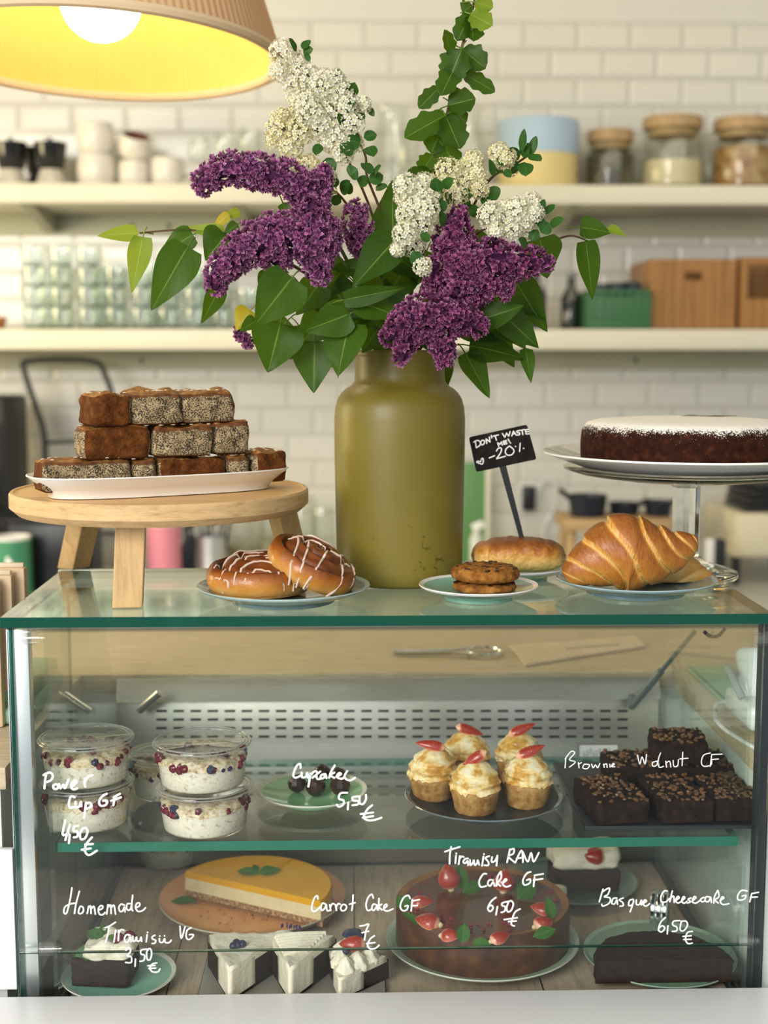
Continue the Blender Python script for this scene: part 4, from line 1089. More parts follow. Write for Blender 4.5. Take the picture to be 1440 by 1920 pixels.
leg(246, 240, 1136, 0.036, 0.030, R(6), 0.055)
leg(166, 138, 1064, 0.030, 0.036, R(-32), 0.262)
leg(524, 556, 1068, 0.030, 0.034, R(35), 0.262)

# ---- oval platter and poppy seed cake
zr = sc.z+0.024
pA = on(54, 900, zr); pB = on(530, 878, zr)
pm = (pA+pB)/2; pang = math.atan2(pB.y-pA.y, pB.x-pA.x); plen = (pB-pA).length
PL = Vector((pm.x, pm.y, sc.z+0.0012))
t = thing('oval_platter', 'long white oval platter under the poppy seed cake', 'platter', PL, pang)
a_, b_ = plen/2, 0.074
def oval(s, z):
    # superellipse ring scaled towards a long middle
    return s, z
g = G()
prof = [(0, 0.001), (0.62, 0.0), (0.66, 0.0), (0.67, 0.004), (0.78, 0.012), (0.97, 0.0235), (1.0, 0.0262), (0.985, 0.0270), (0.90, 0.0205), (0.74, 0.0095), (0.60, 0.0060), (0, 0.0055)]
SEG = 96
vs = []; fs = []
for i, (s, z) in enumerate(prof):
    for k in range(SEG):
        th_ = 2*PI*k/SEG
        c_, s_ = math.cos(th_), math.sin(th_)
        e = 2/2.7
        dx = (abs(c_)**e)*(1 if c_ >= 0 else -1); dy = (abs(s_)**e)*(1 if s_ >= 0 else -1)
        inset = (1-s)*b_ if i not in (0, 11) else None
        if inset is None: vs.append((dx*a_*0.3, dy*b_*0.1, z))
        else: vs.append((dx*(a_-inset), dy*(b_-inset), z))
for i in range(len(prof)-1):
    for k in range(SEG):
        k2 = (k+1) % SEG
        fs.append((i*SEG+k, i*SEG+k2, (i+1)*SEG+k2, (i+1)*SEG+k))
fs.append(tuple(reversed(range(SEG)))); fs.append(tuple(range((len(prof)-1)*SEG, len(prof)*SEG)))
g.add(vs, fs); g.build('platter_body', M_WHITE, t, ang=60)
g = G(); g.tube([(vs[6*SEG+(k % SEG)][0]*0.999, vs[6*SEG+(k % SEG)][1]*0.999, 0.0265) for k in range(SEG+1)], 0.0011, 6); g.build('platter_rim', M_WHITE, t)

def poppy_mat():
    m = mat('poppy_crumb', (0.5, 0.4, 0.25), 0.85)
    nt = m.node_tree
    v = coord(nt)
    vo = _n(nt, 'ShaderNodeTexVoronoi'); vo.inputs['Scale'].default_value = 560; nt.links.new(v, vo.inputs['Vector'])
    f = noise_fac(nt, v, 130, 4)
    base = ramp(nt, f, [(0.3, (0.22, 0.145, 0.065)), (0.6, (0.44, 0.33, 0.18)), (0.8, (0.55, 0.44, 0.27))])
    thr = math_(nt, 'MULTIPLY_ADD', noise_fac(nt, v, 90, 3), 0.85); nt.nodes[-1].inputs[2].default_value = 0.06
    k = math_(nt, 'LESS_THAN', vo.outputs['Distance'], thr)
    dark = math_(nt, 'MULTIPLY', k, 0.93)
    crumb = mixc(nt, dark, base, (0.018, 0.013, 0.010))
    edge = math_(nt, 'ADD', attr(nt), math_(nt, 'MULTIPLY', noise_fac(nt, v, 60, 4), 0.30))
    cr = ramp(nt, edge, [(0.98, (0, 0, 0)), (1.06, (1, 1, 1))])
    setc(m, mixc(nt, cr, crumb, ramp(nt, f, [(0.3, (0.05, 0.016, 0.005)), (0.7, (0.19, 0.07, 0.018))])))
    bump(nt, f, 0.6, 0.0015)
    return m
M_POPPY = poppy_mat()
M_CRUST = nmat('brown_crust', [(0.25, (0.045, 0.014, 0.004)), (0.5, (0.115, 0.036, 0.008)), (0.75, (0.21, 0.075, 0.018))], 90, 0.85, 6, bstr=1.0, bdist=0.0025, bscale=260, spec=0.15)
M_CRTOP = nmat('glazed_crust_top', [(0.25, (0.10, 0.034, 0.008)), (0.5, (0.26, 0.105, 0.022)), (0.68, (0.46, 0.235, 0.065)), (0.8, (0.58, 0.37, 0.14))], 75, 0.55, 6, bstr=1.0, bdist=0.003, bscale=170, spec=0.3)
M_ALMOND = nmat('almond_flake', [(0.3, (0.62, 0.50, 0.33)), (0.7, (0.72, 0.62, 0.45))], 60, 0.6)
ku = 0.89*mpp(0.15)/math.cos(pang)
def slc(x0, x1, lvl, front, dep, dv, lb, side_l='crumb', side_r='crumb', hpx=62, dr=0.0, seed=0, ztop=0.0):
    u = ((x0+x1)/2-292)*ku; L_ = (x1-x0)*ku
    h = hpx*mpp(0.13)
    ca, sa = math.cos(pang), math.sin(pang)
    loc = Vector((PL.x+u*ca-dv*sa, PL.y+u*sa+dv*ca, PL.z+0.0075+lvl))
    t = thing('poppy_cake_slice', lb, 'cake slice', loc, pang+dr)
    g = G()
    def mf(n):
        if n.z > 0.5: return 2
        if n.z < -0.5: return 1
        if n.y < -0.5: return 1 if front == 'crust' else 0
        if n.x < -0.5: return 1 if side_l == 'crust' else 0
        if n.x > 0.5: return 1 if side_r == 'crust' else 0
        return 1
    rblock(g, (L_, dep, h), 0.008, 14, 0.0034, 48, seed, mfun=mf, top_amp=0.005)
    g.build('crumb_block', [M_POPPY, M_CRUST, M_CRTOP], t, ang=180)
    g = G()
    rng = random.Random(seed)
    for k in range(12):
        x = rng.uniform(-L_*0.45, L_*0.45); y = rng.uniform(-dep*0.45, dep*0.3)
        g.ball((x, y, h+0.0012), (0.0028, 0.0018, 0.0008), 8, 5)
    g.build('almond_flakes', M_ALMOND, t, kind='stuff')
    return t
h1 = 54.5*mpp(0.13)
h2 = 115*mpp(0.13)
slc(62, 224, 0, 'crumb', 0.048, 0.000, 'pale poppy seed cake slice at the bottom left front of the pile', side_l='crust', seed=1, hpx=57)
slc(226, 275, 0, 'crumb', 0.048, 0.000, 'narrow shaded poppy seed slice right of the pale bottom slice', seed=2, hpx=53)
slc(277, 408, 0, 'crust', 0.048, 0.000, 'bottom slice showing its long brown crust at the pile front', seed=3, hpx=52)
slc(410, 456, 0, 'crumb', 0.048, 0.002, 'small speckled bottom slice before the rightmost end piece', seed=4, hpx=52)
slc(458, 527, 0, 'crust', 0.055, 0.000, 'brown crusted end piece at the right end of the platter', side_r='crust', seed=5, hpx=60, dr=0.12)
slc(140, 262, h1, 'crust', 0.052, 0.002, 'middle layer slice with a smooth brown crust at the left', side_l='crumb', seed=6, hpx=59, dr=-0.03)
slc(268, 378, h1+0.001, 'crumb', 0.056, -0.004, 'speckled middle layer slice beside the brown crusted one', seed=7, hpx=57, dr=-0.02)
slc(380, 452, h1+0.001, 'crumb', 0.056, 0.004, 'speckled middle layer slice at the right end of its row', seed=8, hpx=62, dr=0.04)
slc(150, 222, h2, 'crust', 0.056, -0.006, 'top layer slice whose front is brown crust, at the left', side_l='crust', seed=9, hpx=58, dr=0.05)
slc(224, 320, h2, 'crumb', 0.056, 0.000, 'speckled top layer slice in the middle of the pile', seed=10, hpx=60)
slc(322, 426, h2, 'crumb', 0.056, 0.004, 'speckled top layer slice at the right of the pile', side_r='crust', seed=11, hpx=60)

# ---- cinnamon rolls
def tone_mat(name, stops, noise_amt=0.25, nscale=40, rough=0.4, coat=0.15, bstr=0.3, bscale=120, bdist=0.0012, sss=0.0):
    m = mat(name, stops[0][1], rough, coat=coat, sss=sss)
    nt = m.node_tree
    v = coord(nt)
    f = noise_fac(nt, v, nscale, 5)
    s = math_(nt, 'MULTIPLY_ADD', f, noise_amt); nt.nodes[-1].inputs[2].default_value = -noise_amt/2
    tt = math_(nt, 'ADD', attr(nt), s, clamp=True)
    setc(m, ramp(nt, tt, stops))
    if bstr: bump(nt, noise_fac(nt, v, bscale, 4), bstr, bdist)
    return m
M_ROLL = tone_mat('baked_roll', [(0.0, (0.62, 0.36, 0.11)), (0.25, (0.52, 0.22, 0.035)), (0.5, (0.33, 0.098, 0.012)), (0.72, (0.17, 0.042, 0.007)), (0.86, (0.075, 0.018, 0.005)), (1.0, (0.03, 0.008, 0.004))], 0.42, 55, 0.36, 0.12, 0.5, 150)
M_ICING = mat('sugar_icing', (0.66, 0.50, 0.40), 0.35, coat=0.2)
def roll(lb, loc, r, h, rot, seed, drips):
    t = thing('cinnamon_roll', lb, 'cinnamon roll', loc, rot=rot)
    rng = random.Random(seed)
    NR, NT = 46, 120
    def top(rr, th):
        q = rr/r
        z = h*(1-0.10*(q/0.72)**2) if q < 0.72 else None
        turns = 2.6
        ph = (q*turns - th/(2*PI)) % 1.0
        gr = math.exp(-((ph-0.5)/0.13)**2)
        return gr
    vs = []; fs = []; aa = []
    for i in range(NR+1):
        # profile param: 0 centre top .. 1 bottom edge
        s = i/NR
        if s < 0.62:
            q = s/0.62*0.78
            st = 1/(1+math.exp((q-0.56)/0.035))
            zb = h*(0.80+0.17*st-0.05*q*q+0.05*(1-q))
        else:
            a = (s-0.62)/0.38*R(150)
            q = 0.78+0.22*math.sin(min(a, PI))
            zb = h*0.39+h*0.39*math.cos(a)
        for k in range(NT):
            th_ = 2*PI*k/NT
            ph = (q*2.7-th_/(2*PI)) % 1.0
            gr = math.exp(-((ph-0.5)/0.11)**2) if q < 0.86 and s < 0.72 else 0
            lump = 0.045*nz((math.cos(th_)*1.3, math.sin(th_)*1.3, q), 1.7, seed)
            rr = r*q*(1+lump)
            z = zb - 0.24*h*gr + 0.05*h*nz((q*3, th_, 0), 2.0, seed)*(1 if s < 0.7 else 0.2)
            vs.append((rr*math.cos(th_), rr*math.sin(th_), max(0.0, z)))
            rel = z/h
            tone = 0.12+0.62*max(0, min(1, (rel-0.22)/0.55))
            tone = max(tone, 0.35+0.65*gr) if gr > 0.12 else tone
            aa.append((tone, 0, 0))
    for i in range(NR):
        for k in range(NT):
            k2 = (k+1) % NT
            fs.append((i*NT+k, (i+1)*NT+k, (i+1)*NT+k2, i*NT+k2))
    fs.append(tuple(NR*NT+k for k in range(NT)))
    g = G(); g.add(vs, fs, 0, aa); g.build('roll_body', M_ROLL, t, ang=180)
    def surf(x, y):
        rr = math.hypot(x, y); th_ = math.atan2(y, x) % (2*PI)
        best = None
        k = int(th_/(2*PI)*NT) % NT
        for i in range(NR):
            v = vs[i*NT+k]
            d = abs(math.hypot(v[0], v[1])-rr)
            if best is None or d < best[0]: best = (d, v[2])
        return best[1]
    g = G()
    for path in drips:
        P = []
        for p in catmull([(a*r, b*r, 0) for a, b in path], 7):
            rr = math.hypot(p.x, p.y)
            if rr > 0.955*r:
                # running down the flank
                ex = (rr-0.955*r)/r
                k = 0.985*r/rr
                P.append(Vector((p.x*k, p.y*k, h*0.55-ex*h*1.6)))
            else: P.append(Vector((p.x, p.y, surf(p.x, p.y)+0.0008)))
        g.tube(P, [0.0008, 0.0017, 0.0011, 0.0019, 0.0011], 8)
    g.build('icing', M_ICING, t)
    return t
dr1 = [[(-0.9, -0.45), (-0.5, -0.2), (0.0, -0.15), (0.55, -0.35), (0.9, -0.55)], [(-0.95, -0.1), (-0.6, 0.1), (-0.1, 0.12), (0.3, -0.05), (0.7, 0.0), (0.98, -0.25)],
       [(-0.75, -0.72), (-0.45, -0.45), (-0.1, -0.5), (0.25, -0.72), (0.38, -1.1)], [(0.0, -0.35), (0.35, -0.5), (0.62, -0.74), (0.72, -0.95)], [(-0.5, 0.5), (0.0, 0.35), (0.5, 0.3), (0.9, 0.2)],
       [(-0.55, -0.80), (-0.3, -0.66), (0.05, -0.9), (0.15, -1.12)], [(0.5, -0.2), (0.75, -0.45), (0.85, -0.62)], [(-0.98, -0.2), (-0.8, -0.55), (-0.88, -0.66)]]
zpl = ZTT+0.0125
roll('cinnamon roll with pink icing lying flat on the grey teal plate', (at(486, 1095, 0.085).x, 0.085, zpl), 0.0675, 0.046, (R(2), 0, 0.4), 3, dr1)
dr2 = [[(-0.6, 0.3), (-0.5, -0.2), (-0.52, -0.7), (-0.50, -1.0), (-0.50, -1.22)], [(-0.3, 0.2), (-0.28, -0.3), (-0.30, -0.8), (-0.28, -1.0), (-0.29, -1.26)], [(0.2, 0.1), (0.1, -0.4), (0.02, -0.8), (-0.04, -1.0), (-0.1, -1.25)],
       [(0.5, 0.2), (0.55, -0.3), (0.6, -0.75), (0.62, -0.95), (0.55, -1.12)], [(0.8, 0.3), (0.85, -0.1), (0.88, -0.45), (0.92, -0.6)], [(-0.7, 0.0), (-0.2, 0.1), (0.3, -0.1), (0.75, 0.0)], [(-0.4, 0.5), (0.1, 0.4), (0.6, 0.5)]]
roll('cinnamon roll leaning on the other roll, beside the vase', (at(574, 1079, 0.085).x, 0.083, at(574, 1079, 0.085).z-0.001), 0.0585, 0.044, Matrix.Rotation(R(27), 4, 'Y').to_euler() if False else (R(11), R(25), 0.1), 8, dr2)

# ---- cookies
M_COOKIE = nmat('oat_cookie', [(0.25, (0.10, 0.035, 0.010)), (0.45, (0.25, 0.095, 0.018)), (0.6, (0.38, 0.16, 0.032)), (0.78, (0.50, 0.26, 0.075))], 95, 0.8, 6, bstr=0.9, bdist=0.003, bscale=140, spec=0.2)
def cookie(lb, loc, r, h, seed):
    t = thing('oat_cookie', lb, 'cookie', loc)
    g = G()
    g.lathe([(0, 0), (r*0.8, 0), (r*0.96, h*0.18), (r, h*0.45), (r*0.95, h*0.78), (r*0.8, h*0.95), (r*0.5, h*1.02), (r*0.2, h*1.0), (0, h)], 90, rf=lambda th, i: 1+0.035*nz((math.cos(th)*2, math.sin(th)*2, i*0.4), 2.2, seed))
    g.v = [(x+0.0006*nz((x, y, z), 500, seed), y, z+(0.0016*nz((x, y, z), 160, seed) if z > 0.003 else 0)) for x, y, z in g.v]
    g.build('cookie_body', M_COOKIE, t, ang=180)
    g = G(); rng = random.Random(seed)
    for k in range(22):
        a = rng.uniform(0, 2*PI); rr = r*math.sqrt(rng.uniform(0.02, 0.85))
        g.ball((rr*math.cos(a), rr*math.sin(a), h*(1.0-0.12*(rr/r)**4)), (0.0035*rng.uniform(0.6, 1.2), 0.0028, 0.0014), 8, 5, M=Matrix.Rotation(rng.uniform(0, 3), 3, 'Z'))
    g.build('chocolate_bits', mat('dark_chip', (0.035, 0.012, 0.006), 0.45), t, kind='stuff')
    return t
ck = pc2+Vector((0.008, 0.0, 0.0095))
cookie('lower oat cookie on the mint saucer', ck, 0.0405, 0.0125, 2)
cookie('upper oat cookie stacked on the mint saucer', ck+Vector((0.0005, 0, 0.0140)), 0.0435, 0.0185, 5)

# ---- chocolate bun with the sign
M_BUN = tone_mat('baked_bun', [(0.0, (0.66, 0.44, 0.15)), (0.35, (0.60, 0.32, 0.07)), (0.55, (0.45, 0.17, 0.025)), (0.8, (0.28, 0.085, 0.012)), (1.0, (0.18, 0.05, 0.008))], 0.85, 85, 0.4, 0.06, 0.9, 120, 0.003)
bl = pc3+Vector((0.004, -0.006, 0.0105))
t = thing('chocolate_bun', 'golden flaky bun with the discount sign stuck in it', 'bun', bl, R(-4))
g = G(); NU, NVv = 60, 48
vs = []; fs = []; aa = []
Lb = 0.126; Hb = 0.047; Db = 0.072
for i in range(NU+1):
    u = -1+2*i/NU
    e = (1-abs(u)**3.6)**0.42 if abs(u) < 1 else 0
    for k in range(NVv):
        a = 2*PI*k/NVv
        c_, s_ = math.cos(a), math.sin(a)
        dx = (abs(c_)**0.8)*(1 if c_ >= 0 else -1); dz = (abs(s_)**0.8)*(1 if s_ >= 0 else -1)
        crease = 0.09*math.exp(-((u+0.70)/0.05)**2)*(1 if s_ > -0.2 else 0.3)
        q = e*(1-crease)
        z = Hb*0.5*(1+dz*(q if dz > 0 else e))*(1.0-0.08*u*u)
        lp = 1+0.05*nz((u*3.5, c_*1.6, s_*1.6), 1.6, 5)
        vs.append((u*Lb/2*(1+0.03*math.sin(a*2)), dx*Db/2*q*lp, max(0, z*lp)))
        aa.append((max(0, min(1, (z/Hb-0.30)*1.5))*(0.75 if u < -0.68 else 1), 0, 0))
for i in range(NU):
    for k in range(NVv):
        k2 = (k+1) % NVv; fs.append((i*NVv+k, i*NVv+k2, (i+1)*NVv+k2, (i+1)*NVv+k))
g.add(vs, fs, 0, aa); g.build('bun_body', M_BUN, t, ang=180)
g = G()
for sy in (-0.012, 0.012): g.tube([(-Lb*0.497, sy, Hb*0.40), (-Lb*0.47, sy, Hb*0.41)], 0.0045, 8)
g.build('chocolate_stick', mat('dark_chip', (0.035, 0.012, 0.006), 0.45), t)

YG = bl.y-0.004
sb = at(977, 1004, YG)
t = thing('price_sign', "small black chalkboard sign reading DON'T WASTE ME! -20%", 'sign', sb)
cor = [at(x, y, YG) - sb for x, y in ((879, 820), (988, 796), (1006, 861), (893, 885))]
n_ = Vector((0, 1, 0))
ce = sum(cor, Vector())/4
def rounded(cor, r, n=5):
    out = []
    m = len(cor)
    for i in range(m):
        p, a, b = cor[i], cor[i-1], cor[(i+1) % m]
        d1 = (a-p).normalized(); d2 = (b-p).normalized()
        for k in range(n+1):
            tt = k/n
            out.append((p+d1*r)*(1-tt)**2+p*2*tt*(1-tt)+(p+d2*r)*tt**2)
    return out
rp_ = rounded(cor, 0.0035)
m_ = len(rp_)
g = G(); g.add([p+Vector((0, -0.0012, 0)) for p in rp_]+[p+Vector((0, 0.0012, 0)) for p in rp_], [tuple(range(m_)), tuple(reversed(range(m_, 2*m_)))]+[((i+1) % m_, i, i+m_, (i+1) % m_+m_) for i in range(m_)])
M_BOARD = nmat('chalkboard', [(0.35, (0.012, 0.010, 0.009)), (0.62, (0.020, 0.018, 0.016)), (0.8, (0.04, 0.038, 0.035))], 60, 0.9, 5, spec=0.1)
board = g.build('sign_board', M_BOARD, t, ang=30)
g = G()
pa, pb = at(942, 872, YG)-sb, Vector((0, 0, 0))
pb2 = pb+(pb-pa).normalized()*0.012
d = (pb-pa).normalized(); s_ = d.cross(n_).normalized()
w0, w1 = 0.0046, 0.0030
g.add([pa+s_*w0+n_*-0.001, pa-s_*w0+n_*-0.001, pb2-s_*w1+n_*-0.001, pb2+s_*w1+n_*-0.001, pa+s_*w0+n_*0.001, pa-s_*w0+n_*0.001, pb2-s_*w1+n_*0.001, pb2+s_*w1+n_*0.001], [(0, 1, 2, 3), (7, 6, 5, 4), (0, 4, 5, 1), (1, 5, 6, 2), (2, 6, 7, 3), (3, 7, 4, 0)])
g.build('stick', M_BLACK, t, smooth=False)
sign_l = [[(205,450),(220,570)],[(175,470),(235,440),(285,460),(290,520),(225,570)],[(310,450),(300,490),(325,520),(360,500),(370,455),(340,435),(310,450)],[(410,495),(395,410)],[(395,410),(470,470)],[(470,470),(455,380)],[(490,350),(500,395)],[(520,365),(620,340)],[(560,360),(585,435)],[(690,315),(735,385)],[(735,385),(765,305)],[(765,305),(805,365)],[(805,365),(830,280)],[(860,360),(890,270)],[(890,270),(940,345)],[(870,325),(925,315)],[(1000,260),(950,275),(965,300),(1000,305),(1000,335),(960,345)],[(1010,260),(1090,245)],[(1045,255),(1060,335)],[(1165,240),(1105,250)],[(1105,250),(1115,325)],[(1115,325),(1172,320)],[(1110,285),(1162,280)],
 [(625,545),(605,480)],[(605,480),(650,510)],[(650,510),(670,465)],[(670,465),(690,525)],[(765,440),(705,455)],[(705,455),(720,510)],[(720,510),(775,495)],[(712,480),(765,470)],[(795,415),(820,465)],[(835,485),(840,488)],
 [(455,755),(550,715)],[(585,630),(620,580),(670,580),(665,650),(590,765)],[(590,768),(745,725)],[(820,540),(760,590),(745,660),(790,705),(860,695),(900,640),(880,590),(820,540)],[(925,548),(930,550)],[(1012,490),(1000,640)],[(1072,582),(1078,584)],[(300,825),(255,815),(228,828),(270,850),(330,865),(348,810),(340,765),(315,775),(300,825)]]
strokes('chalk_lettering', 870, 780, 9.6, sign_l, 1.15, YG-0.0015, board, M_CHALK, rel=sb)

# ---- croissants
def crois_mat():
    m = tone_mat('croissant_crust', [(0.0, (0.76, 0.52, 0.20)), (0.18, (0.66, 0.36, 0.075)), (0.38, (0.52, 0.21, 0.03)), (0.65, (0.34, 0.095, 0.011)), (1.0, (0.17, 0.042, 0.006))], 0.45, 60, 0.34, 0.12, 0.0)
    nt = m.node_tree
    cb = _n(nt, 'ShaderNodeCombineXYZ')
    nt.links.new(math_(nt, 'MULTIPLY', attr(nt, 1), 95.0), cb.inputs[0]); nt.links.new(math_(nt, 'MULTIPLY', attr(nt, 2), 26.0), cb.inputs[1])
    fl = noise_fac(nt, cb.outputs[0], 1.0, 5, 0.65, 0.8)
    old = nt.nodes['Principled BSDF'].inputs['Base Color'].links[0].from_socket
    k = ramp(nt, fl, [(0.38, (0, 0, 0)), (0.62, (1, 1, 1))])
    setc(m, mixc(nt, math_(nt, 'MULTIPLY', k, 0.22), old, (0.66, 0.33, 0.07)))
    bump(nt, fl, 0.5, 0.002)
    return m
M_CROI = crois_mat()
def croissant(lb, pts, Yc, N, tilt, seed, depth_f=0.85, brown=0.0, name='croissant'):
    base = at(pts[0][0], pts[0][1], Yc)
    t = thing(name, lb, 'croissant', (at(sum(p[0] for p in pts)/len(pts), 1100, Yc).x, Yc, ZTT+0.010))
    o0 = Vector(t.location)
    C = catmull([at(p[0], p[1], Yc+(p[3] if len(p) > 3 else 0))-o0 for p in pts], 22)
    rad = catmull([(p[2], 0, 0) for p in pts], 22)
    K = mpp(Yc, 1.28)
    n = len(C); SG = 72
    vs = []; fs = []; aa = []
    zmin = -0.002
    for i in range(n):
        tg = (C[min(i+1, n-1)]-C[max(i-1, 0)]).normalized()
        up = Vector((0, 0, 1)); side = tg.cross(up).normalized(); upv = side.cross(tg).normalized()
        u = i/(n-1)
        for k in range(SG):
            a = 2*PI*k/SG
            ph = u*N + tilt*(math.sin(a)*1.0+0.2*math.cos(a)) + 0.06*nz((u*4, math.cos(a), math.sin(a)), 1.5, seed)
            fr = ph % 1.0
            mid = abs(u-0.5)*2
            stp = (0.125*(1-fr)**1.2+0.05*math.sin(PI*fr))*(1-0.35*mid)
            rr = max(0.5, rad[i].x)*K*(0.90+stp+0.012*nz((C[i].x*260, a*6, C[i].z*260), 1.0, seed+4))*(1+0.035*nz((C[i].x*60, math.cos(a)*1.5, math.sin(a)*1.5), 1.3, seed))
            p = C[i]+side*(rr*depth_f*math.cos(a))+upv*(rr*math.sin(a))
            if p.z < zmin+0.004: p.z = zmin+0.004+(p.z-zmin-0.004)*0.25
            vs.append(p)
            edge = math.exp(-((fr-0.0)/0.05)**2)+math.exp(-((fr-0.93)/0.09)**2)
            tone = 0.60+0.26*math.sin(a)+0.22*(fr-0.5)+brown
            tone = tone*(1-0.95*min(1, edge))
            aa.append((max(0, min(1, tone)), u, abs(k-SG/2)/SG))
    for i in range(n-1):
        for k in range(SG):
            k2 = (k+1) % SG; fs.append((i*SG+k, (i+1)*SG+k, (i+1)*SG+k2, i*SG+k2))
    fs.append(tuple(range(SG))); fs.append(tuple(reversed(range((n-1)*SG, n*SG))))
    g = G(); g.add(vs, fs, 0, aa); g.build('croissant_body', M_CROI, t, ang=180)
    return t
croissant('large glossy croissant lying on top on the grey blue plate', [(1059, 1082, 12), (1066, 1078, 22), (1086, 1067, 37), (1112, 1054, 51), (1140, 1042, 66), (1167, 1036, 74), (1200, 1037, 68), (1234, 1035, 55), (1262, 1031, 41), (1284, 1024, 29), (1300, 1021, 21), (1308, 1021, 10)], 0.085, 8.0, 0.75, 2)
croissant('paler croissant lying underneath at the right of the grey blue plate', [(1165, 1084, 12), (1205, 1072, 30), (1248, 1068, 36), (1284, 1073, 33), (1312, 1084, 23), (1336, 1093, 15), (1354, 1097, 6)], 0.150, 6.0, -1.0, 6, brown=-0.5)

# ---- glass cake stand with chocolate cake
YCk = 0.245
KC = mpp(YCk, 1.4)
c0 = Vector((at(1283, 1080, YCk).x, YCk, ZTT))
def cz(y): return at(1283, y-12, YCk).z-c0.z
zpl_ = cz(890)
t = thing('glass_cake_stand', 'clear glass pedestal cake stand at the right', 'cake stand', c0)
g = G()
rb = 100*KC
g.lathe([(0, 0), (rb*0.97, 0), (rb, 0.003), (rb*0.99, 0.008), (rb*0.80, 0.013), (rb*0.45, 0.020), (27*KC, 0.030), (0, 0.030)], 64); g.build('foot', M_GLASS, t, ang=60)
g = G()
g.lathe([(0, 0.0303), (27*KC, 0.0303), (26*KC, cz(1000)), (26.5*KC, cz(925)), (33*KC, cz(916)), (33*KC, cz(910)), (0, cz(910))], 10); g.build('stem', M_GLASS, t, ang=20)
g = G()
g.lathe([(0, cz(909.5)), (60*KC, cz(909.5)), (150*KC, cz(907)), (205*KC, cz(899)), (230*KC, cz(891)), (232*KC, cz(888)), (226*KC, cz(888)), (120*KC, cz(896)), (0, cz(896))], 72); g.build('bowl_plate', M_GLASS, t, ang=60)
zc1 = c0.z+cz(887)
t = thing('cake_plate', 'wide white plate on the glass pedestal under the chocolate cake', 'plate', (c0.x, c0.y, zc1+0.0006))
rp1 = 272*KC
g = G(); hr = 0.0205
g.lathe([(0, 0.0), (200*KC, 0.0), (205*KC, 0.0014), (rp1*0.97, hr-0.0045), (rp1, hr-0.002), (rp1*0.995, hr), (rp1*0.965, hr-0.001), (205*KC, 0.0046), (190*KC, 0.0036), (0, 0.0036)], 96); g.build('plate_body', M_WHITE, t, ang=60)
g = G(); g.tube([(rp1*0.994*math.cos(2*PI*k/96), rp1*0.994*math.sin(2*PI*k/96), hr-0.0006) for k in range(97)], 0.0011, 6); g.build('plate_rim', M_WHITE, t)
cb = Vector((at(1288, 860, YCk).x, YCk, zc1+0.0052))
t = thing('chocolate_cake', 'whole dark chocolate cake dusted with icing sugar', 'cake', cb)
rc = 200*KC; hc = at(1288, 788, YCk-0.02).z-cb.z+0.002
def ccake_mat(name, sugar):
    m = mat(name, (0.04, 0.012, 0.006), 0.85, spec=0.15)
    nt = m.node_tree; v = coord(nt)
    f = noise_fac(nt, v, 90, 5)
    c = ramp(nt, f, [(0.3, (0.012, 0.0038, 0.002)), (0.55, (0.034, 0.009, 0.004)), (0.75, (0.075, 0.022, 0.008))])
    sp_ = noise_fac(nt, v, 520, 3)
    tt = math_(nt, 'ADD', attr(nt), math_(nt, 'MULTIPLY_ADD', sp_, 0.95))
    nt.nodes[-2].inputs[2].default_value = 0
    n2 = noise_fac(nt, v, 70, 3)
    tt2 = math_(nt, 'ADD', tt, math_(nt, 'MULTIPLY', n2, 0.35))
    k = ramp(nt, tt2, [(0.86, (0, 0, 0)), (1.02 if False else 0.99, (1, 1, 1))])
    setc(m, mixc(nt, k, c, (0.86, 0.82, 0.74)))
    bump(nt, f, 0.7, 0.002)
    return m
M_CCAKE = ccake_mat('sugared_chocolate_cake', True)
prof = [(0, 0), (0.96, 0), (0.985, 0.03), (0.995, 0.2), (1.0, 0.45), (0.995, 0.62), (0.985, 0.74), (0.965, 0.83), (0.93, 0.90), (0.86, 0.945), (0.7, 0.975), (0.45, 0.99), (0.2, 1.0), (0, 1.0)]
tn = [-0.1, -0.09, -0.07, -0.04, 0.0, 0.04, 0.12, 0.26, 0.45, 0.8, 1.0, 1.0, 1.0, 1.0]
g = G(); g.lathe([(a*rc, b*hc) for a, b in prof], 140, tone=lambda i: tn[i], rf=lambda th, i: 1+0.012*nz((math.cos(th)*3, math.sin(th)*3, i*0.2), 2, 4))
g.build('cake_body', M_CCAKE, t, ang=180)
g = G()
P = [at(x, y, YCk)-cb for x, y in ((1300, 784), (1325, 783), (1350, 785), (1380, 786), (1410, 787))]
for i, p in enumerate(P):
    P[i] = Vector((p.x, 0.065+0.012*math.sin(i*2.1), hc*0.992-0.0002))
g.tube(catmull(P, 5), [0.001, 0.0035, 0.0022, 0.004, 0.0015, 0.001], 8, flat=0.35, nrm=(0, 0, 1)); g.build('crack', nmat('crumb_dark', [(0.3, (0.02, 0.006, 0.003)), (0.7, (0.06, 0.016, 0.007))], 120, 0.9), t)
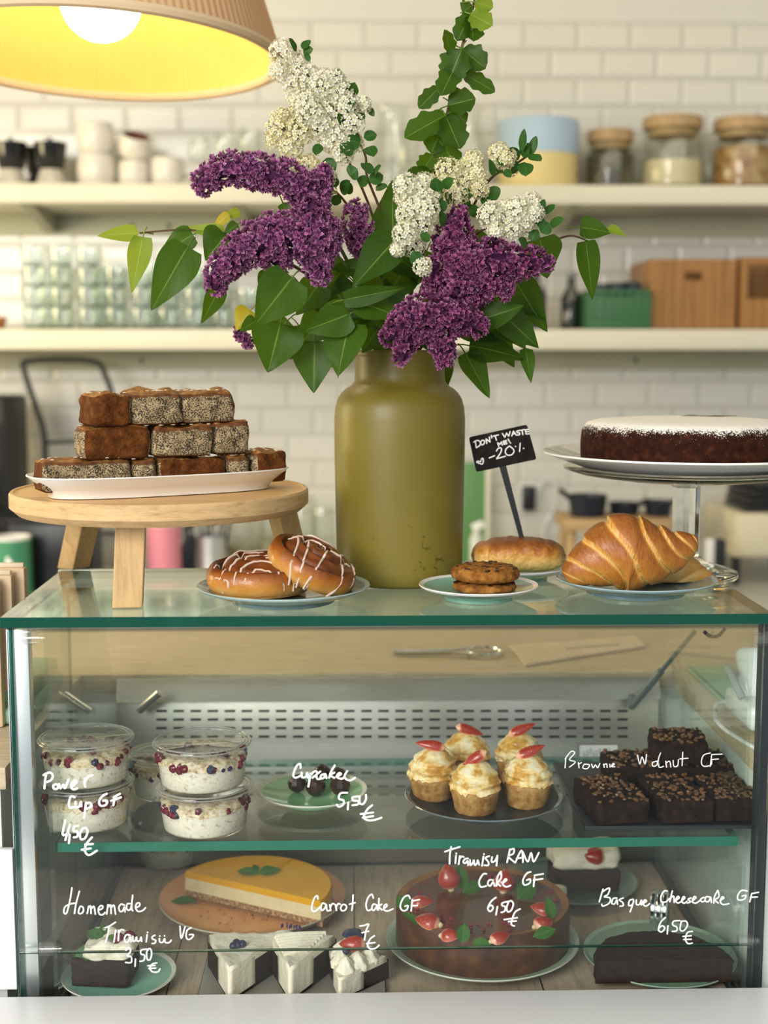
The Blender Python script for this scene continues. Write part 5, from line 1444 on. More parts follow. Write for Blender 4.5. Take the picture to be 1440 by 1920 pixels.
# ================================================================== LEAF GEOMETRY (used by garnish and bouquet)
def leafgeo(g, base, tip, width, nrm, fold=0.18, curl=0.12, shape='heart', nu=12, nv=6, twist=0.0, wave=0.03, seed=0):
    base, tip, nrm = Vector(base), Vector(tip), Vector(nrm).normalized()
    ax = tip-base; L_ = ax.length; ax.normalize()
    side = ax.cross(nrm)
    if side.length < 1e-3: side = ax.orthogonal()
    side.normalize(); n_ = side.cross(ax).normalized()
    vs = []; fs = []; aa = []
    for i in range(nu+1):
        t = i/nu
        if shape == 'heart':
            wd = (math.sin(PI*min(1, t**0.62))**0.75)*(1-0.42*t) if 0 < t < 1 else 0
            wd *= 1.22
        elif shape == 'round':
            wd = math.sin(PI*t**0.9)**0.6 if 0 < t < 1 else 0
        elif shape == 'lobed':
            wd = (math.sin(PI*t**0.95)**0.45)*(1+0.13*math.sin(t*19)) if 0 < t < 1 else 0
        else:
            wd = math.sin(PI*t**0.85)**0.85 if 0 < t < 1 else 0
        back = -0.10*L_ if shape == 'heart' else 0
        for j in range(nv+1):
            s = -1+2*j/nv
            tw = twist*t
            sd = side*math.cos(tw)+n_*math.sin(tw); nn = n_*math.cos(tw)-side*math.sin(tw)
            p = base+ax*(L_*t)+sd*(s*wd*width/2)
            if shape == 'heart' and t < 0.25: p += ax*(back*abs(s)*(1-t/0.25)*(1 if t > 0 else 0))
            p += nn*(fold*abs(s)*wd*width/2) - nn*(curl*L_*t*t) + nn*(wave*width*math.sin(t*9+s*2+seed)*abs(s))
            vs.append(p); aa.append((s, t, 0))
    for i in range(nu):
        for j in range(nv):
            a = i*(nv+1)+j
            fs.append((a, a+1, a+nv+2, a+nv+1))
    return g.add(vs, fs, 0, aa)
def leaf_mat(name, c1, c2, vein, trans=(0.35, 0.5, 0.06), tw=0.28, rough=0.42):
    m = bpy.data.materials.new(name); m.use_nodes = True
    nt = m.node_tree; b = nt.nodes['Principled BSDF']; b.inputs['Roughness'].default_value = rough; b.inputs['Specular IOR Level'].default_value = 0.18
    s = math_(nt, 'ABSOLUTE', attr(nt, 0)); t = attr(nt, 1)
    oi = _n(nt, 'ShaderNodeObjectInfo')
    base = mixc(nt, oi.outputs['Random'], c1, c2)
    f = noise_fac(nt, coord(nt), 70, 3)
    base = mixc(nt, math_(nt, 'MULTIPLY', f, 0.45), base, tuple(x*0.55 for x in c1))
    mid = math_(nt, 'LESS_THAN', s, 0.035)
    q = math_(nt, 'SUBTRACT', math_(nt, 'MULTIPLY', t, 7.0), math_(nt, 'MULTIPLY', s, 2.6))
    fr = math_(nt, 'FRACT', q)
    sv = math_(nt, 'MULTIPLY', math_(nt, 'LESS_THAN', fr, 0.05), 0.22)
    k = math_(nt, 'MAXIMUM', math_(nt, 'MULTIPLY', mid, 0.8), sv)
    col = mixc(nt, k, base, vein)
    nt.links.new(col, b.inputs['Base Color'])
    tl = _n(nt, 'ShaderNodeBsdfTranslucent'); tl.inputs[0].default_value = (*trans, 1)
    mx = _n(nt, 'ShaderNodeMixShader'); mx.inputs[0].default_value = tw
    nt.links.new(b.outputs[0], mx.inputs[1]); nt.links.new(tl.outputs[0], mx.inputs[2])
    nt.links.new(mx.outputs[0], nt.nodes['Material Output'].inputs[0])
    MATS[name] = m
    return m
M_LEAF = leaf_mat('lilac_leaf', (0.019, 0.060, 0.003), (0.042, 0.106, 0.006), (0.16, 0.25, 0.04), (0.16, 0.32, 0.012))
M_LEAFY = leaf_mat('young_leaf', (0.13, 0.24, 0.02), (0.19, 0.30, 0.025), (0.33, 0.42, 0.10), (0.50, 0.60, 0.05), 0.4)
M_LEAFD = leaf_mat('spirea_leaf', (0.025, 0.095, 0.014), (0.045, 0.130, 0.020), (0.08, 0.18, 0.04), (0.10, 0.24, 0.03), 0.2)
M_LEAFG = leaf_mat('gold_leaf', (0.42, 0.36, 0.02), (0.34, 0.36, 0.03), (0.55, 0.50, 0.12), (0.8, 0.6, 0.04), 0.4)
M_MINT_L = leaf_mat('mint_leaf', (0.035, 0.135, 0.020), (0.055, 0.18, 0.03), (0.14, 0.27, 0.08), (0.15, 0.32, 0.05), 0.2)

# ================================================================== THINGS ON THE GLASS SHELF
ZS1 = ZS+0.0006
def son(x, y): return on(x, y, ZS1)
M_CREAM = nmat('oat_cream', [(0.32, (0.46, 0.38, 0.27)), (0.42, (0.72, 0.66, 0.53)), (0.7, (0.80, 0.75, 0.63))], 220, 0.6, 4, bstr=0.5, bdist=0.001, bscale=120)
M_GRAN = nmat('granola_crumble', [(0.3, (0.30, 0.18, 0.08)), (0.45, (0.60, 0.47, 0.28)), (0.62, (0.78, 0.69, 0.52))], 160, 0.75, 5, bstr=0.8, bdist=0.002, bscale=200)
M_BERRY = nmat('red_berry', [(0.3, (0.06, 0.004, 0.012)), (0.7, (0.17, 0.010, 0.024))], 60, 0.25, 2, coat=0.3)
M_BLUEB = nmat('blueberry', [(0.3, (0.010, 0.012, 0.032)), (0.7, (0.035, 0.04, 0.08))], 60, 0.35, 2)
def cup(lb, loc, r, h, rz, seed):
    t = thing('yogurt_cup', lb, 'cup', loc, rz)
    g = G(); rb_ = r*0.86
    g.lathe([(0, 0.001), (rb_*0.93, 0.0), (rb_, 0.004), (r*0.93, h*0.86), (r*0.935, h*0.90), (r*0.97, h*0.91)], 56); g.build('cup_wall', M_PLAST, t, ang=60)
    fh = h*0.585
    g = G(); g.lathe([(0, 0.0022), (rb_*0.96, 0.0022), (rb_*0.975, 0.005), (r*0.905, fh), (r*0.7, fh*1.04), (0, fh*1.05)], 56, rf=lambda th, i: 1-(0.02*abs(nz((math.cos(th)*3, math.sin(th)*3, i), 3, seed)) if i >= 3 else 0))
    g.build('oat_filling', M_CREAM, t, ang=180)
    g = G()
    g.lathe([(r*0.90, fh*0.93), (r*0.91, fh*1.04), (r*0.88, fh*1.20), (r*0.7, fh*1.26), (r*0.35, fh*1.27), (0, fh*1.29)], 72, rf=lambda th, i: 1+(0.0 if i < 2 else 0.06*nz((math.cos(th)*4, math.sin(th)*4, i*2), 4, seed)))
    g.v = [(x, y, z+0.0045*nz((x, y, z*0.3), 130, seed)) for x, y, z in g.v]
    g.build('granola_topping', M_GRAN, t, ang=180)
    rng = random.Random(seed)
    for k in range(38):
        side = k < 28
        a = rng.uniform(0, 2*PI) if side else rng.uniform(0, 2*PI)
        rr = r*0.865 if side else r*rng.uniform(0.1, 0.7)
        z = fh*rng.uniform(0.92, 1.22) if side else fh*1.33
        g = G(); q = rng.uniform(0.0032, 0.0062)
        g.ball((rr*math.cos(a), rr*math.sin(a), z), (q, q, q*0.95), 12, 8, nzs=0.35, nzf=2, seed=k)
        g.build('berry', M_BLUEB if rng.random() < 0.18 else M_BERRY, t)
    g = G()
    g.lathe([(r*0.94, h*0.915), (r*0.995, h*0.915), (r*1.0, h*0.93), (r*1.0, h*0.985), (r*0.985, h*1.0), (r*0.90, h*0.995), (r*0.88, h*0.965), (0, h*0.96)], 64); g.build('lid', M_PLAST, t, ang=60)
    g = G()
    for q, z in ((1.0, 0.955), (0.955, 1.0), (0.885, 0.985)):
        g.tube([(r*q*math.cos(2*PI*k/64), r*q*math.sin(2*PI*k/64), h*z) for k in range(65)], 0.0007, 6)
    g.build('lid_rim', mat('plastic_rim', (0.78, 0.79, 0.76), 0.1, trans=0.7, coat=0.4), t)
    return t
cA = son(164, 1540); cB = son(384, 1549)
HC = 0.0555
cup('lower yogurt cup of the stack at the far left of the shelf', cA, 0.0598, HC, 0.3, 1)
cup('upper yogurt cup of the stack at the far left of the shelf', cA+Vector((0.001, 0, HC+0.0012)), 0.0598, HC, 1.3, 2)
cup('lower yogurt cup of the stack beside the truffle plate', cB, 0.0612, HC, 2.2, 3)
cup('upper yogurt cup of the stack beside the truffle plate', cB+Vector((-0.002, 0.001, HC+0.0012)), 0.0612, HC, 4.0, 4)
cC = son(322, 1484)
cup('single yogurt cup standing between and behind the two stacks', cC, 0.0598, HC, 5.0, 5)
cup('yogurt cup on the case floor behind the mango cake', on(317, 1612, ZB+0.0012), 0.0560, HC, 5.6, 6)

# truffles
pT = son(586, 1500)
plate('dessert_plate', 'leaf green plate with pale rim under the chocolate truffles', pT, 0.0735, 0.0165, 0.042, M_GREENGL, mat('bone_rim', (0.66, 0.67, 0.56), 0.25))
M_TRUF = nmat('dark_chocolate', [(0.3, (0.018, 0.007, 0.004)), (0.6, (0.045, 0.015, 0.008)), (0.8, (0.085, 0.032, 0.015))], 70, 0.3, 3, coat=0.3)
def truffle(lb, p, r, seed):
    t = thing('chocolate_truffle', lb, 'truffle', p, seed*0.7)
    g = G(); g.ball((0, 0, r*0.86), (r, r, r*0.92), 11, 8, nzs=0.10, nzf=2.2, seed=seed)
    g.v = [(x, y, max(0, z)) for x, y, z in g.v]
    g.build('truffle_body', M_TRUF, t, ang=18)
    g = G(); g.ball((0.001, -0.0005, r*1.72), (r*0.35, r*0.3, r*0.12), 9, 6, nzs=0.2, nzf=3); g.build('swirl_tip', M_TRUF, t)
zpt = ZS1+0.0092
truffle('dark truffle at the left of the green plate', on(557, 1484, zpt), 0.0128, 1)
truffle('dark truffle at the front middle of the green plate', on(592, 1491, zpt), 0.0136, 2)
truffle('dark truffle at the right of the green plate', on(638, 1489, zpt), 0.0142, 3)
truffle('dark truffle at the back middle of the green plate', on(604, 1463, zpt), 0.0126, 4)
truffle('dark truffle behind the right one on the green plate', on(634, 1468, zpt), 0.0120, 5)

# cupcakes
pK = son(907, 1512)
M_CHARC = nmat('charcoal_glaze', [(0.3, (0.016, 0.020, 0.022)), (0.7, (0.030, 0.035, 0.037))], 14, 0.4, 3, spec=0.25)
plate('dinner_plate', 'dark charcoal plate carrying five frosted cupcakes', pK, 0.104, 0.018, 0.064, M_CHARC, glaze('charcoal_rim', (0.10, 0.13, 0.14), (0.15, 0.18, 0.19)))
M_SPONGE = nmat('golden_sponge', [(0.3, (0.24, 0.10, 0.022)), (0.5, (0.42, 0.22, 0.06)), (0.72, (0.56, 0.36, 0.14))], 110, 0.6, 5, bstr=0.5, bdist=0.0012, bscale=260, sss=0.0)
M_FROST = nmat('caramel_frosting', [(0.36, (0.82, 0.73, 0.52)), (0.47, (0.77, 0.58, 0.26)), (0.56, (0.58, 0.31, 0.055)), (0.70, (0.38, 0.165, 0.02))], 46, 0.35, 4, bstr=0.25, bdist=0.001, bscale=90, coat=0.2)
def strawberry_mat():
    m = mat('strawberry_flesh', (0.6, 0.05, 0.03), 0.3, coat=0.4)
    nt = m.node_tree
    v = coord(nt); f = noise_fac(nt, v, 110, 3)
    t = math_(nt, 'ADD', attr(nt), math_(nt, 'MULTIPLY_ADD', f, 0.3)); nt.nodes[-2].inputs[2].default_value = -0.15
    c = ramp(nt, t, [(0.1, (0.76, 0.42, 0.28)), (0.45, (0.58, 0.16, 0.085)), (0.85, (0.34, 0.028, 0.016))])
    vo = _n(nt, 'ShaderNodeTexVoronoi'); vo.inputs['Scale'].default_value = 260; nt.links.new(v, vo.inputs['Vector'])
    k = math_(nt, 'LESS_THAN', vo.outputs['Distance'], 0.16)
    setc(m, mixc(nt, math_(nt, 'MULTIPLY', k, 0.7), c, (0.62, 0.42, 0.12)))
    return m
M_STRAW = strawberry_mat()
def berry_half(g, c, ax, up, L_, W_):
    """half strawberry: pointed dome with a flat cut face; ax = towards the tip, up = dome direction"""
    ax = Vector(ax).normalized(); up = Vector(up); up = (up-ax*up.dot(ax)).normalized(); sd = ax.cross(up)
    vs = []; fs = []; aa = []
    NU_, NV_ = 10, 12
    for i in range(NU_+1):
        u = i/NU_
        w_ = W_/2*(math.sin(PI*min(1, u**0.72*0.97+0.03))**0.75) if u < 1 else 0
        for k in range(NV_+1):
            a = PI*k/NV_
            vs.append(Vector(c)+ax*(L_*(u-0.4))+sd*(w_*math.cos(a))+up*(w_*0.8*math.sin(a)))
            aa.append((0.25+0.75*math.sin(a)**0.5 if u > 0.1 else 0.1, 0, 0))
    W1 = NV_+1
    for i in range(NU_):
        for k in range(NV_):
            fs.append((i*W1+k, i*W1+k+1, (i+1)*W1+k+1, (i+1)*W1+k))
        b = len(vs)
    for i in range(NU_):
        fs.append((i*W1, (i+1)*W1, (i+1)*W1+NV_, i*W1+NV_))
    return g.add(vs, fs, 0, aa)
def cupcake(lb, p, rz, seed, bax, s=1.0):
    t = thing('frosted_cupcake', lb, 'cupcake', p, rz)
    r = 0.0315*s; hb = 0.034*s
    g = G()
    g.lathe([(0, 0), (r*0.78, 0), (r*0.84, 0.003), (r*0.97, hb*0.75), (r*1.03, hb*0.93), (r*0.95, hb*1.02), (0, hb*1.03)], 60, rf=lambda th, i: 1+0.03*nz((math.cos(th)*2, math.sin(th)*2, i), 2, seed))
    g.build('sponge_base', M_SPONGE, t, ang=180)
    g = G()
    NR, NT = 64, 64
    vs = []; fs = []
    hf = 0.034*s
    for i in range(NR+1):
        u = i/NR
        for k in range(NT):
            th_ = 2*PI*k/NT
            ph = u*3.0+th_/(2*PI)
            env = r*(1.07-0.08*u)*math.sqrt(max(0, 1-u**2.1))
            rr = env*(0.93+0.09*abs(math.sin(PI*ph)))*(1+0.04*nz((math.cos(th_)*2, math.sin(th_)*2, u*4), 2, seed))
            z = hb*0.97+hf*u+0.0015*math.sin(2*PI*ph)*(1-u)-0.003*s*(1-u)*max(0, nz((math.cos(th_)*3, math.sin(th_)*3, seed), 2, seed))*3
            vs.append((rr*math.cos(th_), rr*math.sin(th_), z))
    for i in range(NR):
        for k in range(NT):
            k2 = (k+1) % NT; fs.append((i*NT+k, i*NT+k2, (i+1)*NT+k2, (i+1)*NT+k))
    g.add(vs, fs); g.build('frosting', M_FROST, t, ang=180)
    g = G()
    up = Vector((0, -0.62, 0.75))
    M = Matrix.Rotation(-rz, 3, 'Z')
    berry_half(g, M @ Vector((0, -0.003, hb+hf+0.0025)), M @ Vector(bax), M @ up, 0.041*s, 0.016*s)
    g.build('strawberry_slice', M_STRAW, t)
    return t
zk = ZS1+0.0088
cupcake('frosted cupcake at the left front of the dark plate', on(812, 1494, zk), 0.3, 1, (-0.9, 0.1, 0.15))
cupcake('frosted cupcake nearest the glass, at the front middle', on(891, 1520, zk), 1.2, 2, (-0.75, 0.1, -0.55))
cupcake('frosted cupcake at the right front of the dark plate', on(988, 1508, zk), 2.1, 3, (0.9, 0.1, 0.35))
cupcake('frosted cupcake at the back left of the dark plate', on(874, 1460, zk), 3.3, 4, (0.9, 0.1, -0.3))
cupcake('frosted cupcake at the back right of the dark plate', on(972, 1462, zk), 4.4, 5, (0.85, 0.1, 0.35))

# brownies on a slate tray
M_BROWN = nmat('brownie_crumb', [(0.3, (0.009, 0.0055, 0.0045)), (0.6, (0.024, 0.012, 0.008)), (0.8, (0.050, 0.025, 0.015))], 120, 0.85, 5, bstr=0.8, bdist=0.002, bscale=160, spec=0.15)
M_NUT = nmat('nut_piece', [(0.3, (0.055, 0.022, 0.009)), (0.55, (0.14, 0.062, 0.022)), (0.8, (0.27, 0.14, 0.055))], 60, 0.45, 2, coat=0.2)
qa = son(1112, 1556); qb = son(1428, 1552)
ys0 = qa.y-0.002
t = thing('slate_tray', 'black slate tray under the stacked brownies', 'tray', (0.5*(qa.x+qb.x)-0.006, ys0+0.13, ZS1))
g = G(); g.box((0, 0, 0.003), ((qb.x-qa.x)*1.05, 0.262, 0.006), bevel=0.0015); g.build('tray_slab', M_BLACK, t)
g = G()
for sx in (-0.09, 0.09):
    pass
g.box((0, -0.1315, 0.003), ((qb.x-qa.x)*1.03, 0.001, 0.004), bevel=0.0003, seg=1); g.build('tray_edge', M_DARKM, t)
ztr = ZS1+0.0064
def brownie(lb, p, sx, sy, sz, rz, seed):
    t = thing('nut_brownie', lb, 'brownie', p, rz)
    g = G(); rblock(g, (sx, sy, sz), 0.005, 12, 0.0035, 60, seed); g.build('brownie_block', M_BROWN, t, ang=180)
    g = G(); rng = random.Random(seed)
    for k in range(int(95*sy/0.11)):
        x = rng.uniform(-sx*0.46, sx*0.46); y = rng.uniform(-sy*0.48, sy*0.48)
        g.ball((x, y, sz+0.0008), (rng.uniform(0.0022, 0.0046), rng.uniform(0.0018, 0.0035), rng.uniform(0.0014, 0.0026)), 7, 5, nzs=0.3, nzf=2, M=Matrix.Rotation(rng.uniform(0, 6), 3, 'Z'), seed=k)
    g.build('nut_topping', M_NUT, t, kind='stuff')
    return t
def bpos(x, y): return on(x, y, ztr)
f1 = bpos(1180, 1551); f2 = bpos(1290, 1549); f3 = bpos(1390, 1546)
hbw = 0.030
for q, lb, rz, wd, sd in ((f1, 'nut brownie bar at the front left of the slate tray', R(7), 0.070, 1), (f2, 'nut brownie bar at the front middle of the slate tray', R(4), 0.069, 2), (f3, 'nut brownie bar at the front right of the slate tray', R(2), 0.062, 3)):
    brownie(lb, q+Vector((-0.012 if sd == 1 else -0.002, 0.060, 0)), wd, 0.110, hbw, rz, sd)
yb = f1.y+0.178
for x, lb, sd in ((1183, 'nut brownie at the back left, behind the front left bar', 4), (1282, 'nut brownie at the back middle under the topmost one', 5), (1376, 'nut brownie at the back right of the slate tray', 6)):
    brownie(lb, Vector((at(x, 1450, yb).x, yb, ztr)), 0.071, 0.085, hbw+0.002, R(-3+sd), sd)
brownie('topmost nut brownie crowning the stack', Vector((at(1268, 1420, yb).x, yb-0.004, ztr+hbw+0.0055)), 0.073, 0.075, hbw, R(-9), 7)

# ================================================================== THINGS ON THE CASE FLOOR
ZF = ZB+0.0012
def fon(x, y, dz=0.0): return on(x, y, ZF+dz)
def wedge(g, r, a0, a1, z0, z1, n=24, jag=0.0, seed=0, m=0, rin=0.0, bev=0.0, lump=0.0):
    """solid wedge of a round cake, tip at the origin"""
    rings = []
    zs = [z0, z1-bev, z1] if bev else [z0, z1]
    NRr = 6
    vs = []; fs = []
    def P(a, q, z, top):
        rr = r*q*(1+jag*nz((math.cos(a)*4, math.sin(a)*4, z*60), 2.5, seed))
        if bev and top: rr = max(0, rr-bev*0.7*(1 if q > 0.98 else 0))
        return (rr*math.cos(a), rr*math.sin(a), z+(lump*nz((rr*math.cos(a), rr*math.sin(a), 0), 80, seed) if top else 0))
    # side walls: outline = tip, arc, back to the tip
    out = [(a0, q/NRr) for q in range(NRr)]+[(a0+(a1-a0)*k/n, 1.0) for k in range(n+1)]+[(a1, 1-q/NRr) for q in range(1, NRr)]
    m_ = len(out)
    for z in zs:
        for a, q in out: vs.append(P(a, q, z, z == z1))
    for l in range(len(zs)-1):
        for k in range(m_):
            k2 = (k+1) % m_
            fs.append((l*m_+k, l*m_+k2, (l+1)*m_+k2, (l+1)*m_+k))
    b = len(vs)
    # top grid
    for i in range(NRr+1):
        for k in range(n+1):
            vs.append(P(a0+(a1-a0)*k/n, i/NRr, z1, True))
    for i in range(NRr):
        for k in range(n):
            q = b+i*(n+1)+k
            fs.append((q, q+n+1, q+n+2, q+1))
    c = len(vs)
    for i in range(NRr+1):
        for k in range(n+1):
            vs.append(P(a0+(a1-a0)*k/n, i/NRr, z0, False))
    for i in range(NRr):
        for k in range(n):
            q = c+i*(n+1)+k
            fs.append((q, q+1, q+n+2, q+n+1))
    return g.add(vs, fs, m)
# mango cheesecake on terracotta plate
pM = fon(474, 1702)
M_TERRA = nmat('terracotta_glaze', [(0.3, (0.62, 0.27, 0.10)), (0.7, (0.70, 0.33, 0.13))], 20, 0.35, 3, coat=0.3)
t = thing('terracotta_plate', 'orange terracotta plate under the mango cheesecake', 'plate', pM)
rM = 0.1345
g = G(); g.lathe([(0, 0), (0.09, 0), (0.118, 0.006), (rM, 0.0195), (rM*0.992, 0.021)], 80); g.build('plate_underside', mat('pale_clay', (0.50, 0.44, 0.35), 0.4, coat=0.2), t)
g = G(); g.lathe([(rM*0.992, 0.0211), (rM*0.97, 0.0195), (0.116, 0.0095), (0.09, 0.0065), (0, 0.006)], 80); g.build('plate_top', M_TERRA, t)
g = G(); rng = random.Random(3)
for k in range(46):
    a = rng.uniform(PI*0.95, PI*1.75); rr = rng.uniform(0.03, 0.1)
    g.ball((rr*math.cos(a), rr*math.sin(a), 0.0082), rng.uniform(0.0006, 0.0018), 6, 4)
M_NUTB = nmat('nut_base', [(0.3, (0.10, 0.045, 0.018)), (0.5, (0.33, 0.18, 0.075)), (0.65, (0.55, 0.38, 0.19)), (0.8, (0.20, 0.09, 0.035))], 230, 0.7, 4, bstr=0.8, bdist=0.002, bscale=260)
crumbs = g.build('crumbs', M_NUTB, t, kind='stuff')
zm = 0.0102; hm = 0.037
e1 = on(346, 1633, ZF+zm+hm); e2 = on(602, 1690, ZF+zm+hm)
mc = (e1+e2)/2; ra = (e2-e1).length/2; ma = math.atan2(e2.y-e1.y, e2.x-e1.x)
M_MCREAM = nmat('coconut_cream', [(0.3, (0.70, 0.57, 0.31)), (0.7, (0.78, 0.67, 0.42))], 50, 0.6, 4, bstr=0.3, bdist=0.0015, bscale=120)
M_MANGO = nmat('mango_jelly', [(0.3, (0.72, 0.345, 0.003)), (0.7, (0.78, 0.41, 0.006))], 12, 0.4, 2, coat=0.0, spec=0.3, bstr=0.08, bdist=0.001, bscale=60)
for a0, a1, lb in ((PI*0.5+0.006, PI, 'mango cheesecake quarter at the left of the terracotta plate'), (0.0, PI*0.5-0.006, 'mango cheesecake quarter at the right of the terracotta plate')):
    q = thing('mango_cheesecake', lb, 'cheesecake', (mc.x, mc.y, ZF+zm), ma)
    g = G(); wedge(g, ra*1.01, a0, a1, 0, hm*0.24, jag=0.02, seed=1); g.build('nut_base', M_NUTB, q, ang=50)
    g = G(); wedge(g, ra*0.995, a0, a1, hm*0.2405, hm*0.74, jag=0.006, seed=2); g.build('cream_layer', M_MCREAM, q, ang=50)
    g = G(); wedge(g, ra, a0, a1, hm*0.7405, hm, jag=0.006, seed=3, bev=0.003); g.build('mango_layer', M_MANGO, q, ang=50)
def mint(lb, c, leaves, name='mint_sprig'):
    t = thing(name, lb, 'mint', c)
    for b, tp, wd, n_ in leaves:
        g = G(); leafgeo(g, b, tp, wd, n_, 0.22, 0.10, 'oval', 10, 6)
        g.build('leaf', M_MINT_L, t)
    g = G(); g.tube([(0, 0, 0.0008), (0.002, 0.003, 0.002)], 0.001, 6); g.build('stem', M_MINT_L, t)
    return t
zmt = ZF+zm+hm+0.0012
mint('mint sprig lying on the mango layer', on(482, 1640, zmt), [((0, 0, 0.002), (-0.030, 0.008, 0.005), 0.018, (0, -0.3, 1)), ((0.002, 0, 0.002), (0.034, 0.010, 0.006), 0.019, (0, -0.4, 1)), ((0, 0, 0.002), (-0.006, 0.018, 0.010), 0.011, (0, -0.7, 1))])
mint('small mint leaf on the empty half of the terracotta plate', on(336, 1692, ZF+0.0095), [((0.022, 0.002, 0.001), (-0.012, 0.0, 0.004), 0.015, (0, -0.5, 1)), ((0.016, 0.004, 0.001), (0.026, -0.010, 0.003), 0.006, (0, -0.4, 1))])

# whole strawberry chocolate cake
pS = fon(904, 1778)
M_SAGEP = glaze('celadon_glaze', (0.26, 0.36, 0.25), (0.32, 0.42, 0.30))
plate('cake_platter', 'celadon plate with pale rim under the strawberry chocolate cake', pS, 0.1300, 0.018, 0.085, M_SAGEP, mat('celadon_rim', (0.52, 0.58, 0.46), 0.25, coat=0.3))
hs_ = 0.060; rS = 0.1165
cS = pS+Vector((0, 0, 0.0092))
t = thing('strawberry_cake', 'whole chocolate cake ringed with strawberries and mint', 'cake', cS)
M_CSIDE = nmat('baked_chocolate_side', [(0.3, (0.035, 0.012, 0.006)), (0.55, (0.085, 0.030, 0.010)), (0.8, (0.19, 0.075, 0.02))], 45, 0.45, 5, bstr=0.3, bdist=0.001)
M_CTOP = nmat('chocolate_glaze_top', [(0.3, (0.060, 0.018, 0.006)), (0.55, (0.125, 0.038, 0.010)), (0.75, (0.20, 0.065, 0.016))], 26, 0.25, 5, coat=0.35)
M_CRIM = nmat('orange_brown_rim', [(0.3, (0.16, 0.055, 0.012)), (0.7, (0.33, 0.13, 0.025))], 40, 0.4, 4)
g = G(); g.lathe([(0, 0), (rS*0.985, 0), (rS, 0.004), (rS*1.0, hs_*0.96), (rS*0.985, hs_), (rS*0.955, hs_*0.995), (rS*0.90, hs_*0.965), (0, hs_*0.965)], 96, mfun=lambda i: 0 if i < 4 else (2 if i < 6 else 1))
g.build('cake_body', [M_CSIDE, M_CTOP, M_CRIM], t, ang=50)
g = G(); rng = random.Random(11)
for k in range(90):
    a = rng.uniform(0, 2*PI); rr = rS*rng.uniform(0.62, 0.86)
    g.ball((rr*math.cos(a), rr*math.sin(a), hs_*0.965+0.0006), rng.uniform(0.0008, 0.0024), 6, 4, nzs=0.3, nzf=2)
g.build('dried_raspberry', mat('dried_raspberry', (0.24, 0.015, 0.055), 0.6), t, kind='stuff')
zst = cS.z+hs_*0.965+0.0008
SB = [(842, 1668, (-0.2, 0.1, 1), 0.042, 0.036, 'upright halved strawberry at the back left of the cake'), (945, 1672, (0.1, 0.1, 0.9), 0.036, 0.034, 'upright halved strawberry at the back middle of the cake'), (1020, 1712, (-1, 0.2, 0.2), 0.036, 0.026, 'strawberry half at the back right of the cake'),
      (1016, 1738, (1, 0.5, 0.15), 0.034, 0.026, 'strawberry half lying at the right front of the cake'), (806, 1735, (-1, 0.35, 0.15), 0.040, 0.030, 'strawberry half at the front left of the cake'), (788, 1697, (1, -0.1, 0.15), 0.036, 0.024, 'strawberry half at the far left of the cake'),
      (842, 1760, (1, -0.4, 0.15), 0.032, 0.024, 'strawberry half at the front edge left of the mint'), (934, 1766, (1, 0.5, 0.2), 0.034, 0.022, 'strawberry half at the front edge middle')]
for x, y, ax, L_, W_, lb in SB:
    L_ *= 0.86; W_ *= 0.86
    p = on(x, y, zst)
    q = thing('strawberry_half', lb, 'strawberry', p)
    g = G()
    if ax[2] > 0.5: berry_half(g, (0, 0, L_*0.42), ax, (0, -1, 0.1), L_, W_)
    else: berry_half(g, (0, 0, 0.002+abs(ax[2])*L_*0.4), ax, (0, -0.45, 1), L_, W_)
    g.build('berry_flesh', M_STRAW, q)
    g = G()
    A = Vector(ax).normalized(); cc = Vector((0, 0, L_*0.42)) if ax[2] > 0.5 else Vector((0, 0, 0.002+abs(ax[2])*L_*0.4))
    g.ball(cc-A*(L_*0.40), W_*0.16, 8, 6); g.build('hull_scar', mat('pale_hull', (0.62, 0.50, 0.30), 0.6), q)
for x, y, b, tp, wd, lb in ((870, 1668, (0, 0, 0), (-0.006, 0.006, 0.034), 0.017, 'upright mint leaf beside the back left strawberry'), (868, 1675, (0, 0, 0.001), (0.030, 0.012, 0.012), 0.018, 'mint leaf right of the back left strawberry'), (972, 1686, (0, 0, 0.001), (0.026, 0.018, 0.020), 0.026, 'broad mint leaf beside the back middle strawberry'), (1036, 1725, (0, 0, 0), (-0.006, 0.004, 0.030), 0.016, 'mint leaf beside the back right strawberry'),
                            (1000, 1758, (0, 0, 0.001), (0.032, 0.014, 0.006), 0.016, 'mint leaf under the right front strawberry'), (866, 1768, (0, 0, 0), (0.004, 0.004, 0.024), 0.018, 'mint leaf standing at the front edge of the cake'), (764, 1708, (0, 0, 0), (-0.012, 0.016, 0.016), 0.020, 'mint leaf at the far left edge of the cake'), (795, 1738, (0, 0, 0.001), (-0.028, 0.030, 0.010), 0.010, 'narrow mint leaf above the front left strawberry'), (918, 1772, (0, 0, 0.001), (-0.022, 0.0, 0.004), 0.014, 'mint leaf at the front edge beside the middle strawberry')):
    mint(lb, on(x, y, zst), [(b, tp, wd, (0.1, -0.7, 0.7))], 'mint_leaf')

